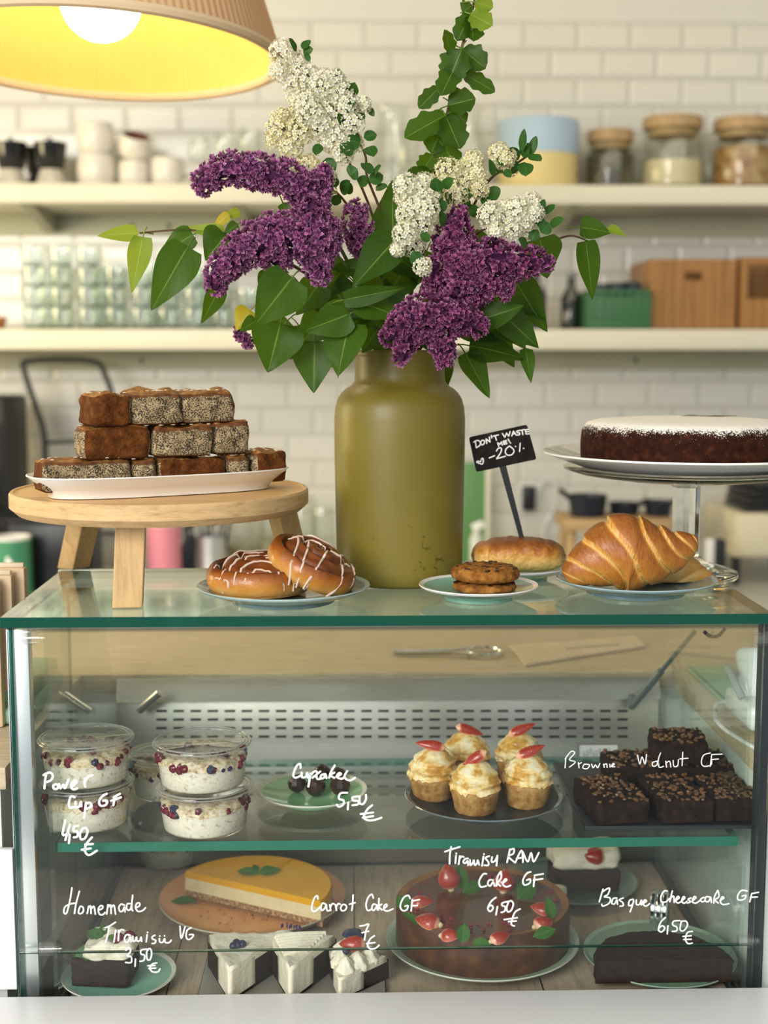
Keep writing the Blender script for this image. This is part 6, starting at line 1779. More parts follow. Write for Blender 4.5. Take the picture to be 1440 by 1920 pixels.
# cream topped chocolate slice at the back right
pQ = fon(1078, 1666)
plate('dessert_plate', 'grey green plate at the back right under a cream topped slice', pQ, 0.0925, 0.016, 0.055, glaze('dusk_green_glaze', (0.10, 0.17, 0.13), (0.14, 0.22, 0.17)), glaze('dusk_green_rim', (0.16, 0.25, 0.20), (0.22, 0.31, 0.25)))
M_WHIP = nmat('whipped_cream', [(0.3, (0.78, 0.71, 0.54)), (0.7, (0.85, 0.80, 0.66))], 50, 0.5, 4, bstr=0.8, bdist=0.003, bscale=75)
M_DCAKE = nmat('dark_cake', [(0.3, (0.012, 0.007, 0.006)), (0.6, (0.028, 0.014, 0.010)), (0.8, (0.05, 0.026, 0.018))], 110, 0.8, 5, bstr=0.7, bdist=0.002, bscale=170, spec=0.15)
t = thing('cream_cake_slice', 'dark chocolate slice under thick white cream and a strawberry', 'cake slice', pQ+Vector((0.010, -0.012, 0.0100)), R(4))
g = G(); rblock(g, (0.098, 0.062, 0.034), 0.006, 12, 0.003, 60, 3); g.build('cake_base', M_DCAKE, t, ang=180)
g = G(); rblock(g, (0.100, 0.064, 0.030), 0.012, 14, 0.006, 45, 4, c=(0, 0, 0.0335), top_amp=0.006); g.build('cream_top', M_WHIP, t, ang=180)
g = G(); berry_half(g, (0.010, -0.028, 0.0560), (-1, 0, 0.1), (0, -0.8, 0.6), 0.034, 0.026); g.build('strawberry_slice', M_STRAW, t)
g = G(); g.ball((-0.046, -0.040, 0.009), (0.013, 0.010, 0.010), 12, 8, nzs=0.2, nzf=2); g.build('cream_drop', M_WHIP, t)

# dark half cake at the front right
pD = fon(1247, 1822)
pD.y = 0.108
plate('dinner_plate', 'green glass plate at the front right under the dark half cake', pD, 0.1000, 0.012, 0.070, glaze('fern_glaze', (0.16, 0.27, 0.17), (0.21, 0.33, 0.22)), glaze('fern_rim', (0.26, 0.38, 0.28), (0.32, 0.43, 0.33)))
zd = 0.0095; hd = 0.030
pd = fon(1247, 1862); 
for a0, a1, lb in ((PI*0.5+0.008, PI, 'dark chocolate cake quarter, left half on the front right plate'), (0.0, PI*0.5-0.008, 'dark chocolate cake quarter, right half on the front right plate')):
    q = thing('chocolate_cake_quarter', lb, 'cake', (pd.x, pd.y+0.008, ZF+zd))
    g = G(); wedge(g, 0.087, a0, a1, 0, hd*0.86, jag=0.03, seed=5); g.build('cake_base', M_DCAKE, q, ang=50)
    g = G(); wedge(g, 0.088, a0, a1, hd*0.8605, hd, jag=0.03, seed=6, bev=0.002, lump=0.002); g.build('chocolate_top', M_DCAKE, q, ang=50)

# tiramisu at the front left
pR = fon(224, 1842)
plate('saucer', 'mint saucer with pale rim under the tiramisu, at the front left', pR, 0.0725, 0.014, 0.044, M_MINT, mat('bone_rim', (0.66, 0.67, 0.56), 0.25))
t = thing('tiramisu', 'dark tiramisu block with cream stripe, mint and raspberry', 'tiramisu', pR+Vector((-0.016, -0.004, 0.0094)), R(-6))
g = G(); rblock(g, (0.074, 0.062, 0.036), 0.005, 12, 0.002, 60, 8); g.build('cake_block', M_DCAKE, t, ang=180)
g = G(); rblock(g, (0.060, 0.056, 0.020), 0.008, 14, 0.006, 55, 9, c=(0.008, -0.004, 0.0355), top_amp=0.004); g.build('cream_top', M_WHIP, t, ang=180)
for b, tp, wd in (((-0.006, -0.012, 0.050), (-0.036, -0.030, 0.030), 0.022), ((-0.002, -0.006, 0.052), (-0.028, 0.012, 0.058), 0.018), ((0.0, -0.006, 0.052), (0.026, -0.014, 0.056), 0.016), ((-0.002, -0.004, 0.052), (-0.008, 0.018, 0.064), 0.014)):
    g = G(); leafgeo(g, b, tp, wd, (0, -0.6, 0.8), 0.2, 0.12, 'oval', 10, 6); g.build('mint_leaf', M_MINT_L, t)
for x, y, z in ((0.020, -0.008, 0.056), (0.032, 0.002, 0.055)):
    g = G(); g.ball((x, y, z), (0.008, 0.007, 0.0065), 12, 8, nzs=0.25, nzf=5); g.build('raspberry', M_BERRY, t)
g = G(); g.ball((0.036, -0.010, 0.053), (0.008, 0.006, 0.005), 10, 7, nzs=0.25, nzf=3); g.build('biscuit_crumb', M_GRAN, t)

# three cream slices on a wave patterned tray
def wave_mat():
    m = mat('wave_pattern_paper', (0.6, 0.56, 0.48), 0.4)
    nt = m.node_tree
    tc = _n(nt, 'ShaderNodeTexCoord'); sp = _n(nt, 'ShaderNodeSeparateXYZ'); nt.links.new(tc.outputs['Object'], sp.inputs[0])
    W_ = 0.012
    outk = None; prev = None
    def scale(offx, offy):
        ux_ = math_(nt, 'ADD', math_(nt, 'DIVIDE', sp.outputs['X'], W_), offx)
        fx = math_(nt, 'SUBTRACT', math_(nt, 'FRACT', ux_), 0.5)
        uy_ = math_(nt, 'ADD', math_(nt, 'DIVIDE', sp.outputs['Y'], W_*0.5), offy)
        fy = math_(nt, 'MULTIPLY', math_(nt, 'FRACT', uy_), 0.5)
        d = math_(nt, 'SQRT', math_(nt, 'ADD', math_(nt, 'MULTIPLY', fx, fx), math_(nt, 'MULTIPLY', fy, fy)))
        return d
    d1 = scale(0.0, 0.0)
    st = math_(nt, 'FRACT', math_(nt, 'MULTIPLY', d1, 6.5))
    k = math_(nt, 'LESS_THAN', st, 0.5)
    setc(m, mixc(nt, k, (0.52, 0.48, 0.40), (0.03, 0.035, 0.04)))
    return m
wa = fon(372, 1868); wb = fon(724, 1868)
yw0 = max(fon(548, 1882).y, 0.004)
t = thing('patterned_tray', 'flat wave patterned tray under the three cream slices', 'tray', ((wa.x+wb.x)/2, yw0+0.062, ZF))
g = G(); g.box((0, 0, 0.0025), (wb.x-wa.x, 0.124, 0.005), bevel=0.001); g.build('tray_base', M_DCAKE if False else mat('tray_black', (0.03, 0.03, 0.035), 0.4), t)
g = G(); g.box((0, 0, 0.0054), (wb.x-wa.x-0.002, 0.122, 0.0006)); g.build('wave_pattern', wave_mat(), t, smooth=False)
zw = ZF+0.0062
def cream_slice(lb, xt, yt, ang, spread, L_, h, seed, deco):
    """wedge with its tip towards the glass"""
    p = on(xt, yt, zw)
    t = thing('carrot_cake_slice', lb, 'cake slice', (p.x, p.y, zw), ang)
    g = G(); wedge(g, L_, -spread/2, spread/2, 0, h*0.84, n=12, jag=0.03, seed=seed); g.build('cake_base', M_DCAKE, t, ang=50)
    g = G(); wedge(g, L_*1.0, -spread/2*0.96, spread/2*0.96, h*0.78, h*1.02, n=14, jag=0.04, seed=seed+1, bev=0.006, lump=0.004)
    wedge(g, L_*0.50, -spread/2*0.99, spread/2*0.99, h*0.12, h*0.90, n=10, jag=0.06, seed=seed+2)
    g.v = [(x-0.005, y, z) for x, y, z in g.v]
    g.build('cream_top', M_WHIP, t, ang=180)
    if deco == 'berry':
        g = G()
        for dx, dy in ((0, 0), (0.006, 0.003), (0.003, -0.005), (-0.003, 0.005)): g.ball((L_*0.50+dx, dy, h+0.004), (0.0055, 0.0055, 0.005), 10, 7)
        g.build('blueberry', M_BLUEB, t)
    elif deco == 'ridge':
        g = G()
        for k in range(7):
            x = L_*(0.32+0.075*k); w_ = x*math.tan(spread/2)*0.82
            g.tube(catmull([(x+0.010, -w_, h+0.001), (x, 0, h+0.0035), (x-0.004, w_, h+0.001)]), 0.0042, 8)
        g.build('piped_ridge', M_WHIP, t)
        g = G(); rng = random.Random(2)
        for k in range(10): g.ball((L_*0.93+rng.uniform(-0.004, 0.004), L_*0.12+rng.uniform(-0.014, 0.014), h+0.006), (0.003, 0.0012, 0.003), 6, 4)
        g.build('petal_sprinkle', mat('violet_petal', (0.07, 0.05, 0.20), 0.6), t, kind='stuff')
    else:
        g = G()
        for dx, dy, s in ((0.25, 0.0, 0.9), (0.45, -0.12, 1.0), (0.45, 0.13, 1.0), (0.68, -0.22, 1.0), (0.68, 0.0, 1.1), (0.70, 0.22, 1.0), (0.9, -0.1, 1.0), (0.9, 0.16, 1.0)):
            cc = (L_*dx, L_*dy, h)
            g.lathe([(0.013*s, -0.004), (0.0135*s, 0.003), (0.009*s, 0.008), (0.0095*s, 0.011), (0.004*s, 0.016), (0, 0.019)], 36, c=cc, rf=lambda th, i: 1+0.10*math.sin(6*th+i*0.9))
        g.build('cream_rosettes', M_WHIP, t, ang=180)
        g = G(); berry_half(g, (L_*0.62, -0.002, h+0.020), (-0.3, 1, 0.0), (-0.6, -0.2, 0.8), 0.034, 0.022); g.build('strawberry_slice', M_STRAW, t)
        g = G(); g.ball((L_*0.78, 0.004, h+0.026), (0.013, 0.015, 0.006), 12, 8, nzs=0.2, nzf=2); g.ball((L_*0.45, 0.005, h+0.016), 0.005, 10, 7); g.build('blueberry', M_BLUEB, t)
    return t
cream_slice('leftmost cream slice with a blackberry on its smooth top', 432, 1880, R(84), R(54), 0.105, 0.046, 1, 'berry')
cream_slice('middle cream slice with piped ridges and violet petals', 545, 1880, R(84), R(50), 0.108, 0.046, 4, 'ridge')
cream_slice('rightmost cream slice with rosettes, strawberry and blueberries', 638, 1876, R(72), R(58), 0.085, 0.030, 7, 'rosette')
# chrome dial
p = fon(1236, 1738)
t = thing('chrome_thermometer', 'round chrome dial thermometer standing on the case floor', 'thermometer', p)
M = Matrix.Translation((0, 0, 0.0265)) @ Matrix.Rotation(R(72), 4, 'Z') @ Matrix.Rotation(PI/2, 4, 'X')
g = G(); g.lathe([(0, -0.012), (0.024, -0.012), (0.026, -0.010), (0.026, -0.006), (0.0245, -0.004), (0.026, -0.002), (0.026, 0.002), (0.0245, 0.004), (0.026, 0.006), (0.026, 0.010), (0.024, 0.012)], 48, M=M); g.build('dial_ring', M_CHROME, t, ang=30)
g = G(); g.lathe([(0.024, 0.0119), (0.0225, 0.0112), (0, 0.0112)], 48, M=M); g.build('dial_face', mat('dial_grey', (0.10, 0.12, 0.12), 0.3, coat=0.4), t)
g = G(); g.box((0, 0, 0.0012), (0.02, 0.03, 0.0024), bevel=0.0006); g.build('dial_foot', M_DARKM, t)
# ================================================================== BOUQUET
def petal_mat(name, stops, tint, tw=0.2, rough=0.5):
    m = bpy.data.materials.new(name); m.use_nodes = True
    nt = m.node_tree; b = nt.nodes['Principled BSDF']; b.inputs['Roughness'].default_value = rough
    ge = _n(nt, 'ShaderNodeNewGeometry')
    f = noise_fac(nt, coord(nt), 26, 2)
    t = math_(nt, 'ADD', math_(nt, 'MULTIPLY', ge.outputs['Random Per Island'], 0.62), math_(nt, 'MULTIPLY', f, 0.42))
    c = ramp(nt, t, stops)
    # paler petal margins
    c = mixc(nt, math_(nt, 'MULTIPLY', math_(nt, 'POWER', attr(nt, 0), 2.5), 0.6), c, tint)
    nt.links.new(c, b.inputs['Base Color'])
    tl = _n(nt, 'ShaderNodeBsdfTranslucent'); nt.links.new(c, tl.inputs[0])
    mx = _n(nt, 'ShaderNodeMixShader'); mx.inputs[0].default_value = tw
    nt.links.new(b.outputs[0], mx.inputs[1]); nt.links.new(tl.outputs[0], mx.inputs[2])
    nt.links.new(mx.outputs[0], nt.nodes['Material Output'].inputs[0])
    MATS[name] = m
    return m
M_LILAC = petal_mat('lilac_petals', [(0.18, (0.045, 0.005, 0.048)), (0.42, (0.130, 0.017, 0.112)), (0.66, (0.27, 0.042, 0.195)), (0.92, (0.56, 0.17, 0.40))], (0.76, 0.38, 0.58), 0.22)
M_LILACD = petal_mat('deep_lilac_petals', [(0.18, (0.036, 0.003, 0.030)), (0.42, (0.110, 0.011, 0.078)), (0.66, (0.23, 0.028, 0.145)), (0.92, (0.48, 0.12, 0.31))], (0.70, 0.30, 0.50), 0.22)
M_SPIR = petal_mat('spirea_petals', [(0.1, (0.80, 0.76, 0.50)), (0.5, (0.87, 0.84, 0.66)), (0.9, (0.90, 0.89, 0.78))], (0.92, 0.91, 0.84), 0.3)
M_SPIRY = petal_mat('creamy_spirea_petals', [(0.1, (0.66, 0.58, 0.24)), (0.5, (0.78, 0.72, 0.42)), (0.9, (0.84, 0.80, 0.60))], (0.86, 0.83, 0.66), 0.2)
M_SPC = mat('spirea_centre', (0.55, 0.50, 0.10), 0.6)
M_STEM = nmat('green_stem', [(0.3, (0.06, 0.10, 0.02)), (0.7, (0.11, 0.15, 0.04))], 40, 0.6)
M_TWIG = nmat('brown_twig', [(0.3, (0.075, 0.035, 0.015)), (0.7, (0.14, 0.075, 0.03))], 60, 0.7)
VM = at(760, 690, YV)                                     # inside the vase neck
def frame(n):
    n = Vector(n).normalized()
    u = n.orthogonal().normalized()
    return u, n.cross(u), n
def petal(g, c, dirv, n, L_, W_, cupd, m=0):
    sd = dirv.cross(n)
    b = c; mid = c+dirv*(L_*0.55)-n*(0.0)
    tip = c+dirv*L_+n*cupd
    l = mid+sd*(W_/2)+n*(cupd*0.75); r = mid-sd*(W_/2)+n*(cupd*0.75)
    g.add([b, l, mid+n*(cupd*0.15), r, tip], [(0, 1, 2), (0, 2, 3), (1, 4, 2), (2, 4, 3)], m, [(0, 0, 0), (0.9, 0, 0), (0.1, 0, 0), (0.9, 0, 0), (1, 0, 0)])
def lilac_floret(g, c, n, s, rng):
    u, v, n = frame(n)
    a0 = rng.uniform(0, 6.28)
    for k in range(4):
        a = a0+k*PI/2+rng.uniform(-0.25, 0.25)
        d = (u*math.cos(a)+v*math.sin(a)); d = (d+n*rng.uniform(0.15, 0.5)).normalized()
        petal(g, c, d, (n-d*n.dot(d)).normalized(), s*rng.uniform(0.85, 1.1), s*0.72, s*rng.uniform(0.12, 0.4))
    for k in range(4):
        a = a0+PI/4+k*PI/2+rng.uniform(-0.3, 0.3)
        d = (u*math.cos(a)+v*math.sin(a)); d = (d*0.7+n*rng.uniform(0.6, 1.1)).normalized()
        petal(g, c+n*(s*0.15), d, (n-d*n.dot(d)).normalized(), s*rng.uniform(0.55, 0.8), s*0.5, s*rng.uniform(0.15, 0.4))
def panicle(t, pts, Y, m, seed, s=0.0068, dens=1.12):
    """dense lilac head: florets all round a tapering core"""
    rng = random.Random(seed)
    o0 = Vector(t.location)
    K = mpp(Y, 1.6)
    C = catmull([at(p[0], p[1], Y+(p[3] if len(p) > 3 else 0))-o0 for p in pts], 10)
    Rr = [max(0.003, v.x*K) for v in catmull([(p[2], 0, 0) for p in pts], 10)]
    core = G(); core.tube(C, [r*0.50 for r in Rr], 10)
    for e, r in ((C[0], Rr[0]), (C[-1], Rr[-1])): core.ball(e, r*0.5, 10, 6)
    g = G()
    n = len(C)
    sp_ = 0.0083
    lump = [(rng.uniform(0, n-1), rng.uniform(0, 6.28)) for _ in range(max(6, n//2))]
    for i in range(n):
        tg = (C[min(i+1, n-1)]-C[max(i-1, 0)]).normalized()
        u = tg.cross(Vector((0, 0, 1)))
        if u.length < 0.05: u = tg.orthogonal()
        u.normalize(); v = tg.cross(u)
        seg = (C[min(i+1, n-1)]-C[i]).length if i < n-1 else 0.003
        cnt = 2*PI*Rr[i]*seg/(sp_*sp_)*1.35*dens
        cnt = int(cnt)+(1 if rng.random() < cnt-int(cnt) else 0)
        for k in range(cnt):
            a = rng.uniform(0, 2*PI); j = rng.random()
            p0 = C[i].lerp(C[min(i+1, n-1)], j)
            d = u*math.cos(a)+v*math.sin(a)
            q = 0.82+0.34*nz((p0+d*Rr[i]), 55, seed)+rng.uniform(-0.16, 0.06)
            p = p0+d*(Rr[i]*q)
            lilac_floret(g, p, (d+tg*rng.uniform(-0.4, 0.4)+Vector((rng.uniform(-.3, .3), rng.uniform(-.3, .3), rng.uniform(-.3, .3)))).normalized(), s*rng.uniform(0.85, 1.15), rng)
    for e, r, sg in ((C[0], Rr[0], -1), (C[-1], Rr[-1], 1)):
        tg = ((C[1]-C[0]) if sg < 0 else (C[-1]-C[-2])).normalized()*sg
        for k in range(int(2*PI*r*r/(sp_*sp_)*1.5)):
            d = Vector((rng.gauss(0, 1), rng.gauss(0, 1), rng.gauss(0, 1))).normalized()
            if d.dot(tg) < 0: d -= tg*(2*d.dot(tg))
            lilac_floret(g, e+d*(r*0.85), d, s*rng.uniform(0.8, 1.1), rng)
    fl = g.build('lilac_florets', m, t, ang=60, kind='stuff')
    core.build('flower_core', mat('dark_purple_core', (0.055, 0.008, 0.050), 0.9), fl)
    return C
def stem_to(t, p_end, r=0.0024, m=None, via=None):
    o0 = Vector(t.location)
    P = [Vector((0, 0, -0.02)), Vector((0, 0, 0.02))]
    if via: P += [at(x, y, Y)-o0 for x, y, Y in via]
    P.append(Vector(p_end))
    g = G(); g.tube(catmull(P, 6), [r*1.2, r, r*0.8], 8)
    return g.build('stem', m or M_STEM, t)
def put_leaves(t, specs, m=None, shape='heart', nm='leaf', seed=0, petiole=True, grow=1.0):
    rng = random.Random(seed)
    o0 = Vector(t.location)
    for sp in specs:
        bx, by, tx, ty, wpx, Yb = sp[:6]
        tx, ty, wpx = bx+(tx-bx)*grow, by+(ty-by)*grow, wpx*grow
        mm = sp[6] if len(sp) > 6 and sp[6] else (m or M_LEAF)
        dY = sp[7] if len(sp) > 7 else rng.uniform(-0.02, 0.01)
        b = at(bx, by, Yb)-o0; e = at(tx, ty, Yb+dY)-o0
        nr = Vector((rng.uniform(-0.45, 0.45), -1, rng.uniform(0.05, 0.55)))
        g = G()
        leafgeo(g, b, e, wpx*mpp(Yb, 1.5), nr, rng.uniform(0.10, 0.26), rng.uniform(0.02, 0.12), shape, 14 if wpx > 30 else 8, 8 if wpx > 30 else 4, rng.uniform(-0.3, 0.3), 0.03, rng.uniform(0, 6))
        if petiole and wpx > 20:
            d = (b-e).normalized()
            g.tube([b, b+d*0.008+Vector((0, 0.004, 0)), b+d*0.016+Vector((0, 0.012, -0.002))], 0.0009, 5)
        g.build(nm, mm, t, ang=180)
def branch(name, lb, cat, grp=None): return thing(name, lb, cat, VM, group=grp)

# --- lilac
t = branch('lilac_branch', 'arching purple lilac head reaching far out to the upper left', 'lilac')
C = panicle(t, [(378, 352, 16), (386, 336, 25), (415, 320, 28), (450, 316, 32), (490, 322, 37), (530, 334, 38), (565, 352, 36), (592, 384, 26)], 0.10, M_LILAC, 1)
stem_to(t, C[-1], via=[(690, 560, 0.18), (630, 450, 0.13)])
C2 = panicle(t, [(608, 325, 15), (600, 345, 27), (592, 372, 26)], 0.11, M_LILAC, 2)
put_leaves(t, [(425, 441, 385, 486, 70, 0.13), (430, 402, 398, 428, 20, 0.15, M_LEAFG), (450, 398, 415, 405, 18, 0.16, M_LEAFY), (446, 420, 418, 440, 22, 0.14), (530, 380, 545, 420, 22, 0.12), (412, 540, 378, 606, 36, 0.15, M_LEAF)], seed=1)
t = branch('lilac_branch', 'broad purple lilac head at the left above the big front leaf', 'lilac')
C = panicle(t, [(404, 536, 18), (410, 512, 28), (436, 484, 34), (478, 458, 42), (520, 440, 44), (560, 440, 46), (600, 446, 44)], 0.085, M_LILAC, 3)
stem_to(t, C[-1], via=[(700, 580, 0.17), (650, 500, 0.12)])
panicle(t, [(588, 392, 24), (592, 418, 40), (590, 455, 46), (592, 490, 38), (600, 515, 20)], 0.075, M_LILAC, 4)
panicle(t, [(500, 432, 22), (510, 450, 32), (520, 482, 34)], 0.095, M_LILAC, 5)
put_leaves(t, [(548, 520, 478, 610, 88, 0.07, None, -0.02), (526, 606, 503, 698, 92, 0.10, None, -0.01), (470, 582, 441, 618, 44, 0.15, M_LEAFG), (482, 600, 450, 620, 30, 0.14), (520, 520, 488, 560, 60, 0.13), (560, 660, 520, 640, 40, 0.17)], seed=2)
t = branch('lilac_branch', 'small purple lilac head in the middle beside the white blossom', 'lilac')
C = panicle(t, [(668, 396, 20), (670, 420, 29), (672, 448, 26), (676, 476, 12)], 0.13, M_LILAC, 6)
stem_to(t, C[0], via=[(730, 580, 0.2), (700, 470, 0.16)])
put_leaves(t, [(738, 458, 733, 334, 76, 0.16, None, 0.02), (748, 442, 660, 537, 80, 0.105, None, -0.02), (686, 503, 616, 500, 34, 0.12), (655, 520, 600, 470, 30, 0.17)], seed=3)
t = branch('lilac_branch', 'large deep purple lilac head at the right of the bouquet', 'lilac')
C = panicle(t, [(862, 400, 14), (855, 425, 30), (850, 465, 46), (862, 510, 55), (880, 545, 44), (870, 575, 30)], 0.10, M_LILACD, 7)
stem_to(t, C[-1], via=[(790, 620, 0.2)])
panicle(t, [(1022, 492, 16), (1000, 492, 28), (960, 494, 36), (920, 492, 48), (885, 490, 44)], 0.09, M_LILACD, 8)
panicle(t, [(940, 540, 24), (915, 530, 40), (890, 530, 30)], 0.085, M_LILACD, 9)
panicle(t, [(815, 500, 22), (820, 530, 26), (830, 555, 22)], 0.11, M_LILACD, 10)
put_leaves(t, [(962, 520, 1026, 624, 62, 0.14, None, 0.01), (1012, 446, 1028, 522, 74, 0.15), (975, 560, 1022, 600, 40, 0.16), (900, 600, 982, 572, 52, 0.10)], seed=4)
t = branch('lilac_branch', 'low purple lilac head hanging over the vase rim', 'lilac')
C = panicle(t, [(730, 632, 16), (752, 612, 34), (788, 590, 44), (830, 594, 46), (868, 598, 38), (895, 612, 20)], 0.075, M_LILACD, 11)
stem_to(t, C[len(C)//2], via=[(780, 640, 0.16)])
panicle(t, [(752, 672, 12), (758, 652, 21), (772, 630, 24)], 0.075, M_LILACD, 12)
panicle(t, [(832, 680, 13), (834, 664, 22), (828, 640, 30)], 0.078, M_LILACD, 13)
put_leaves(t, [(880, 648, 988, 668, 62, 0.15), (872, 662, 919, 746, 52, 0.14), (945, 592, 1012, 652, 56, 0.13), (985, 652, 996, 718, 28, 0.16), (838, 676, 838, 728, 24, 0.27), (668, 566, 760, 592, 62, 0.09), (860, 606, 952, 640, 48, 0.16), (905, 590, 965, 690, 60, 0.19)], seed=5)
t = branch('lilac_branch', 'tiny purple lilac head peeping out under the left leaves', 'lilac')
C = panicle(t, [(448, 618, 7), (452, 630, 12), (464, 642, 9)], 0.20, M_LILAC, 14)
stem_to(t, C[-1], via=[(640, 620, 0.24), (540, 615, 0.22)])
put_leaves(t, [(540, 600, 500, 640, 50, 0.22), (560, 610, 600, 660, 40, 0.22)], seed=6)
# --- lilac foliage round the neck
t = branch('leafy_sprig', 'dark heart shaped lilac leaves spilling over the left of the vase neck', 'foliage')
stem_to(t, at(640, 560, 0.14)-VM, via=[(710, 620, 0.18)])
put_leaves(t, [(590, 640, 588, 737, 74, 0.13, None, -0.01), (655, 606, 630, 706, 86, 0.11, None, -0.02), (656, 588, 570, 622, 66, 0.10), (645, 562, 762, 540, 36, 0.08), (600, 530, 556, 590, 60, 0.14), (620, 540, 680, 600, 70, 0.16), (700, 560, 640, 640, 70, 0.17), (610, 590, 560, 650, 60, 0.17), (720, 600, 680, 660, 60, 0.18), (560, 530, 610, 590, 56, 0.17), (740, 540, 690, 590, 60, 0.15), (660, 640, 610, 690, 50, 0.19), (640, 510, 590, 560, 50, 0.16)], seed=7)
t = branch('leafy_sprig', 'dark lilac leaves filling the middle and right behind the flowers', 'foliage')
stem_to(t, at(820, 470, 0.2)-VM, via=[(790, 580, 0.2)])
put_leaves(t, [(760, 500, 720, 570, 66, 0.16), (800, 470, 770, 540, 60, 0.17), (700, 500, 760, 600, 70, 0.19), (820, 540, 880, 620, 66, 0.20), (760, 590, 820, 660, 60, 0.21), (880, 440, 930, 490, 50, 0.20), (830, 330, 790, 400, 50, 0.19), (700, 620, 740, 680, 46, 0.20), (900, 560, 950, 610, 60, 0.18), (790, 320, 760, 350, 36, 0.2), (740, 480, 800, 520, 50, 0.14), (950, 600, 985, 655, 44, 0.18)], seed=8)
# --- long leafy twigs
t = branch('leafy_twig', 'long pale leafed twig stretching out to the far left', 'foliage')
tw = [VM, at(640, 560, 0.2), at(500, 470, 0.17), at(420, 440, 0.15), at(340, 431, 0.14), at(262, 437, 0.13)]
g = G(); g.tube([Vector(p)-VM for p in catmull(tw, 8)], [0.003, 0.0022, 0.0015, 0.0011], 8); g.build('stem', M_TWIG, t)
put_leaves(t, [(260, 436, 182, 442, 30, 0.13, M_LEAFY), (268, 444, 247, 548, 42, 0.12, M_LEAFY), (352, 462, 283, 582, 74, 0.11, None, -0.01), (362, 440, 300, 476, 46, 0.14, M_LEAF), (424, 436, 342, 426, 26, 0.14, M_LEAFY)], seed=9)
t = branch('leafy_twig', 'thin twig at the right with two curled leaves', 'foliage')
tw = [VM, at(860, 560, 0.22), at(950, 490, 0.2), at(1030, 455, 0.18), at(1070, 442, 0.17), at(1102, 452, 0.16)]
g = G(); g.tube([Vector(p)-VM for p in catmull(tw, 8)], [0.003, 0.0022, 0.0015, 0.001], 8); g.build('stem', M_TWIG, t)
put_leaves(t, [(1088, 426, 1148, 434, 44, 0.16), (1140, 426, 1174, 440, 18, 0.165, M_LEAFY), (1098, 452, 1114, 563, 44, 0.15)], seed=10)
t = branch('tall_leafy_branch', 'tall upright branch with small lobed leaves reaching the top edge', 'branch')
tw = [VM, at(775, 500, 0.22), at(795, 350, 0.20), at(828, 262, 0.19), at(850, 160, 0.18), at(866, 90, 0.18), at(884, 20, 0.18), at(895, -20, 0.18)]
g = G(); g.tube([Vector(p)-VM for p in catmull(tw, 8)], [0.0036, 0.003, 0.0026, 0.0018, 0.0011], 8); g.build('stem', M_TWIG, t)
put_leaves(t, [(884, 22, 862, 66, 30, 0.18), (890, 4, 918, 12, 30, 0.17, M_LEAFY), (886, 10, 870, 20, 30, 0.18), (882, 26, 915, 44, 32, 0.17, M_LEAFY), (884, 30, 888, 68, 36, 0.18), (846, 106, 838, 64, 26, 0.17), (866, 92, 902, 120, 40, 0.17), (866, 92, 846, 140, 48, 0.16), (856, 120, 832, 168, 34, 0.17), (870, 138, 918, 166, 26, 0.17), (824, 164, 792, 196, 26, 0.17), (840, 198, 882, 186, 40, 0.17), (838, 214, 773, 250, 40, 0.17), (836, 218, 858, 268, 44, 0.16), (826, 244, 812, 278, 36, 0.18), (822, 262, 852, 304, 36, 0.17), (812, 290, 794, 318, 34, 0.18), (806, 318, 776, 330, 36, 0.18), (846, 196, 868, 226, 26, 0.18)], shape='lobed', seed=11, grow=1.22)

# --- white spirea
def umbel(t, x, y, rpx, Y, seed, m):
    rng = random.Random(seed)
    o0 = Vector(t.location)
    c = at(x, y, Y)-o0; r = 1.14*rpx*mpp(Y, 1.7)
    up = Vector((rng.uniform(-0.5, 0.5), -0.75, rng.uniform(0.1, 0.8))).normalized()
    g = G()
    N_ = int(15+rpx*1.35)
    for k in range(N_):
        # golden spiral over a flattened dome
        q = (k+0.5)/N_; ph = k*2.39996
        ct = 1-1.35*q; st = math.sqrt(max(0, 1-ct*ct))
        u, v, n = frame(up)
        d = (n*ct+(u*math.cos(ph)+v*math.sin(ph))*st).normalized()
        p = c+d*(r*rng.uniform(0.82, 1.05))
        fu, fv, fn = frame((d+Vector((rng.uniform(-.25, .25), rng.uniform(-.25, .25), rng.uniform(-.25, .25)))).normalized())
        s = 0.0037*rng.uniform(0.85, 1.15)
        a0 = rng.uniform(0, 6)
        for j in range(5):
            a = a0+j*2*PI/5
            dd = (fu*math.cos(a)+fv*math.sin(a)+fn*0.18).normalized()
            l_ = fn.cross(dd).normalized()
            b = p+dd*(s*0.12)
            g.add([b, b+dd*(s*0.55)+l_*(s*0.42), b+dd*(s*0.95)+l_*(s*0.2)+fn*s*0.1, b+dd*(s*0.95)-l_*(s*0.2)+fn*s*0.1, b+dd*(s*0.55)-l_*(s*0.42)], [(0, 1, 2, 3, 4)][::1], 0, [(0.2, 0, 0), (0.6, 0, 0), (1, 0, 0), (1, 0, 0), (0.6, 0, 0)])
        g.ball(p+fn*(s*0.08), s*0.22, 6, 4, m=1)
        if k % 3 == 0:
            g.tube([c-up*(r*0.5), p-d*0.0005], 0.00035, 4, m=2)
    return g.build('blossom_umbel', [m, M_SPC, M_STEM], t, ang=180)
def spirea(lb, umb, Y, via, leaves, m, seed, end=None):
    t = branch('spirea_branch', lb, 'spirea')
    end = end or umb[0][:2]
    stem_to(t, at(end[0], end[1], Y+0.012)-VM, 0.0018, M_TWIG, via)
    for i, (x, y, r) in enumerate(umb):
        umbel(t, x, y, r, Y+0.012*math.sin(i*2.3), seed*100+i, m)
    put_leaves(t, [(bx, by, tx+(tx-bx)*0.12, ty+(ty-by)*0.12, w_*1.25, Y-0.006+0.006*((i % 3)-1)) for i, (bx, by, tx, ty, w_) in enumerate(leaves)], M_LEAFD, 'round', 'leaf', seed, False)
    return t
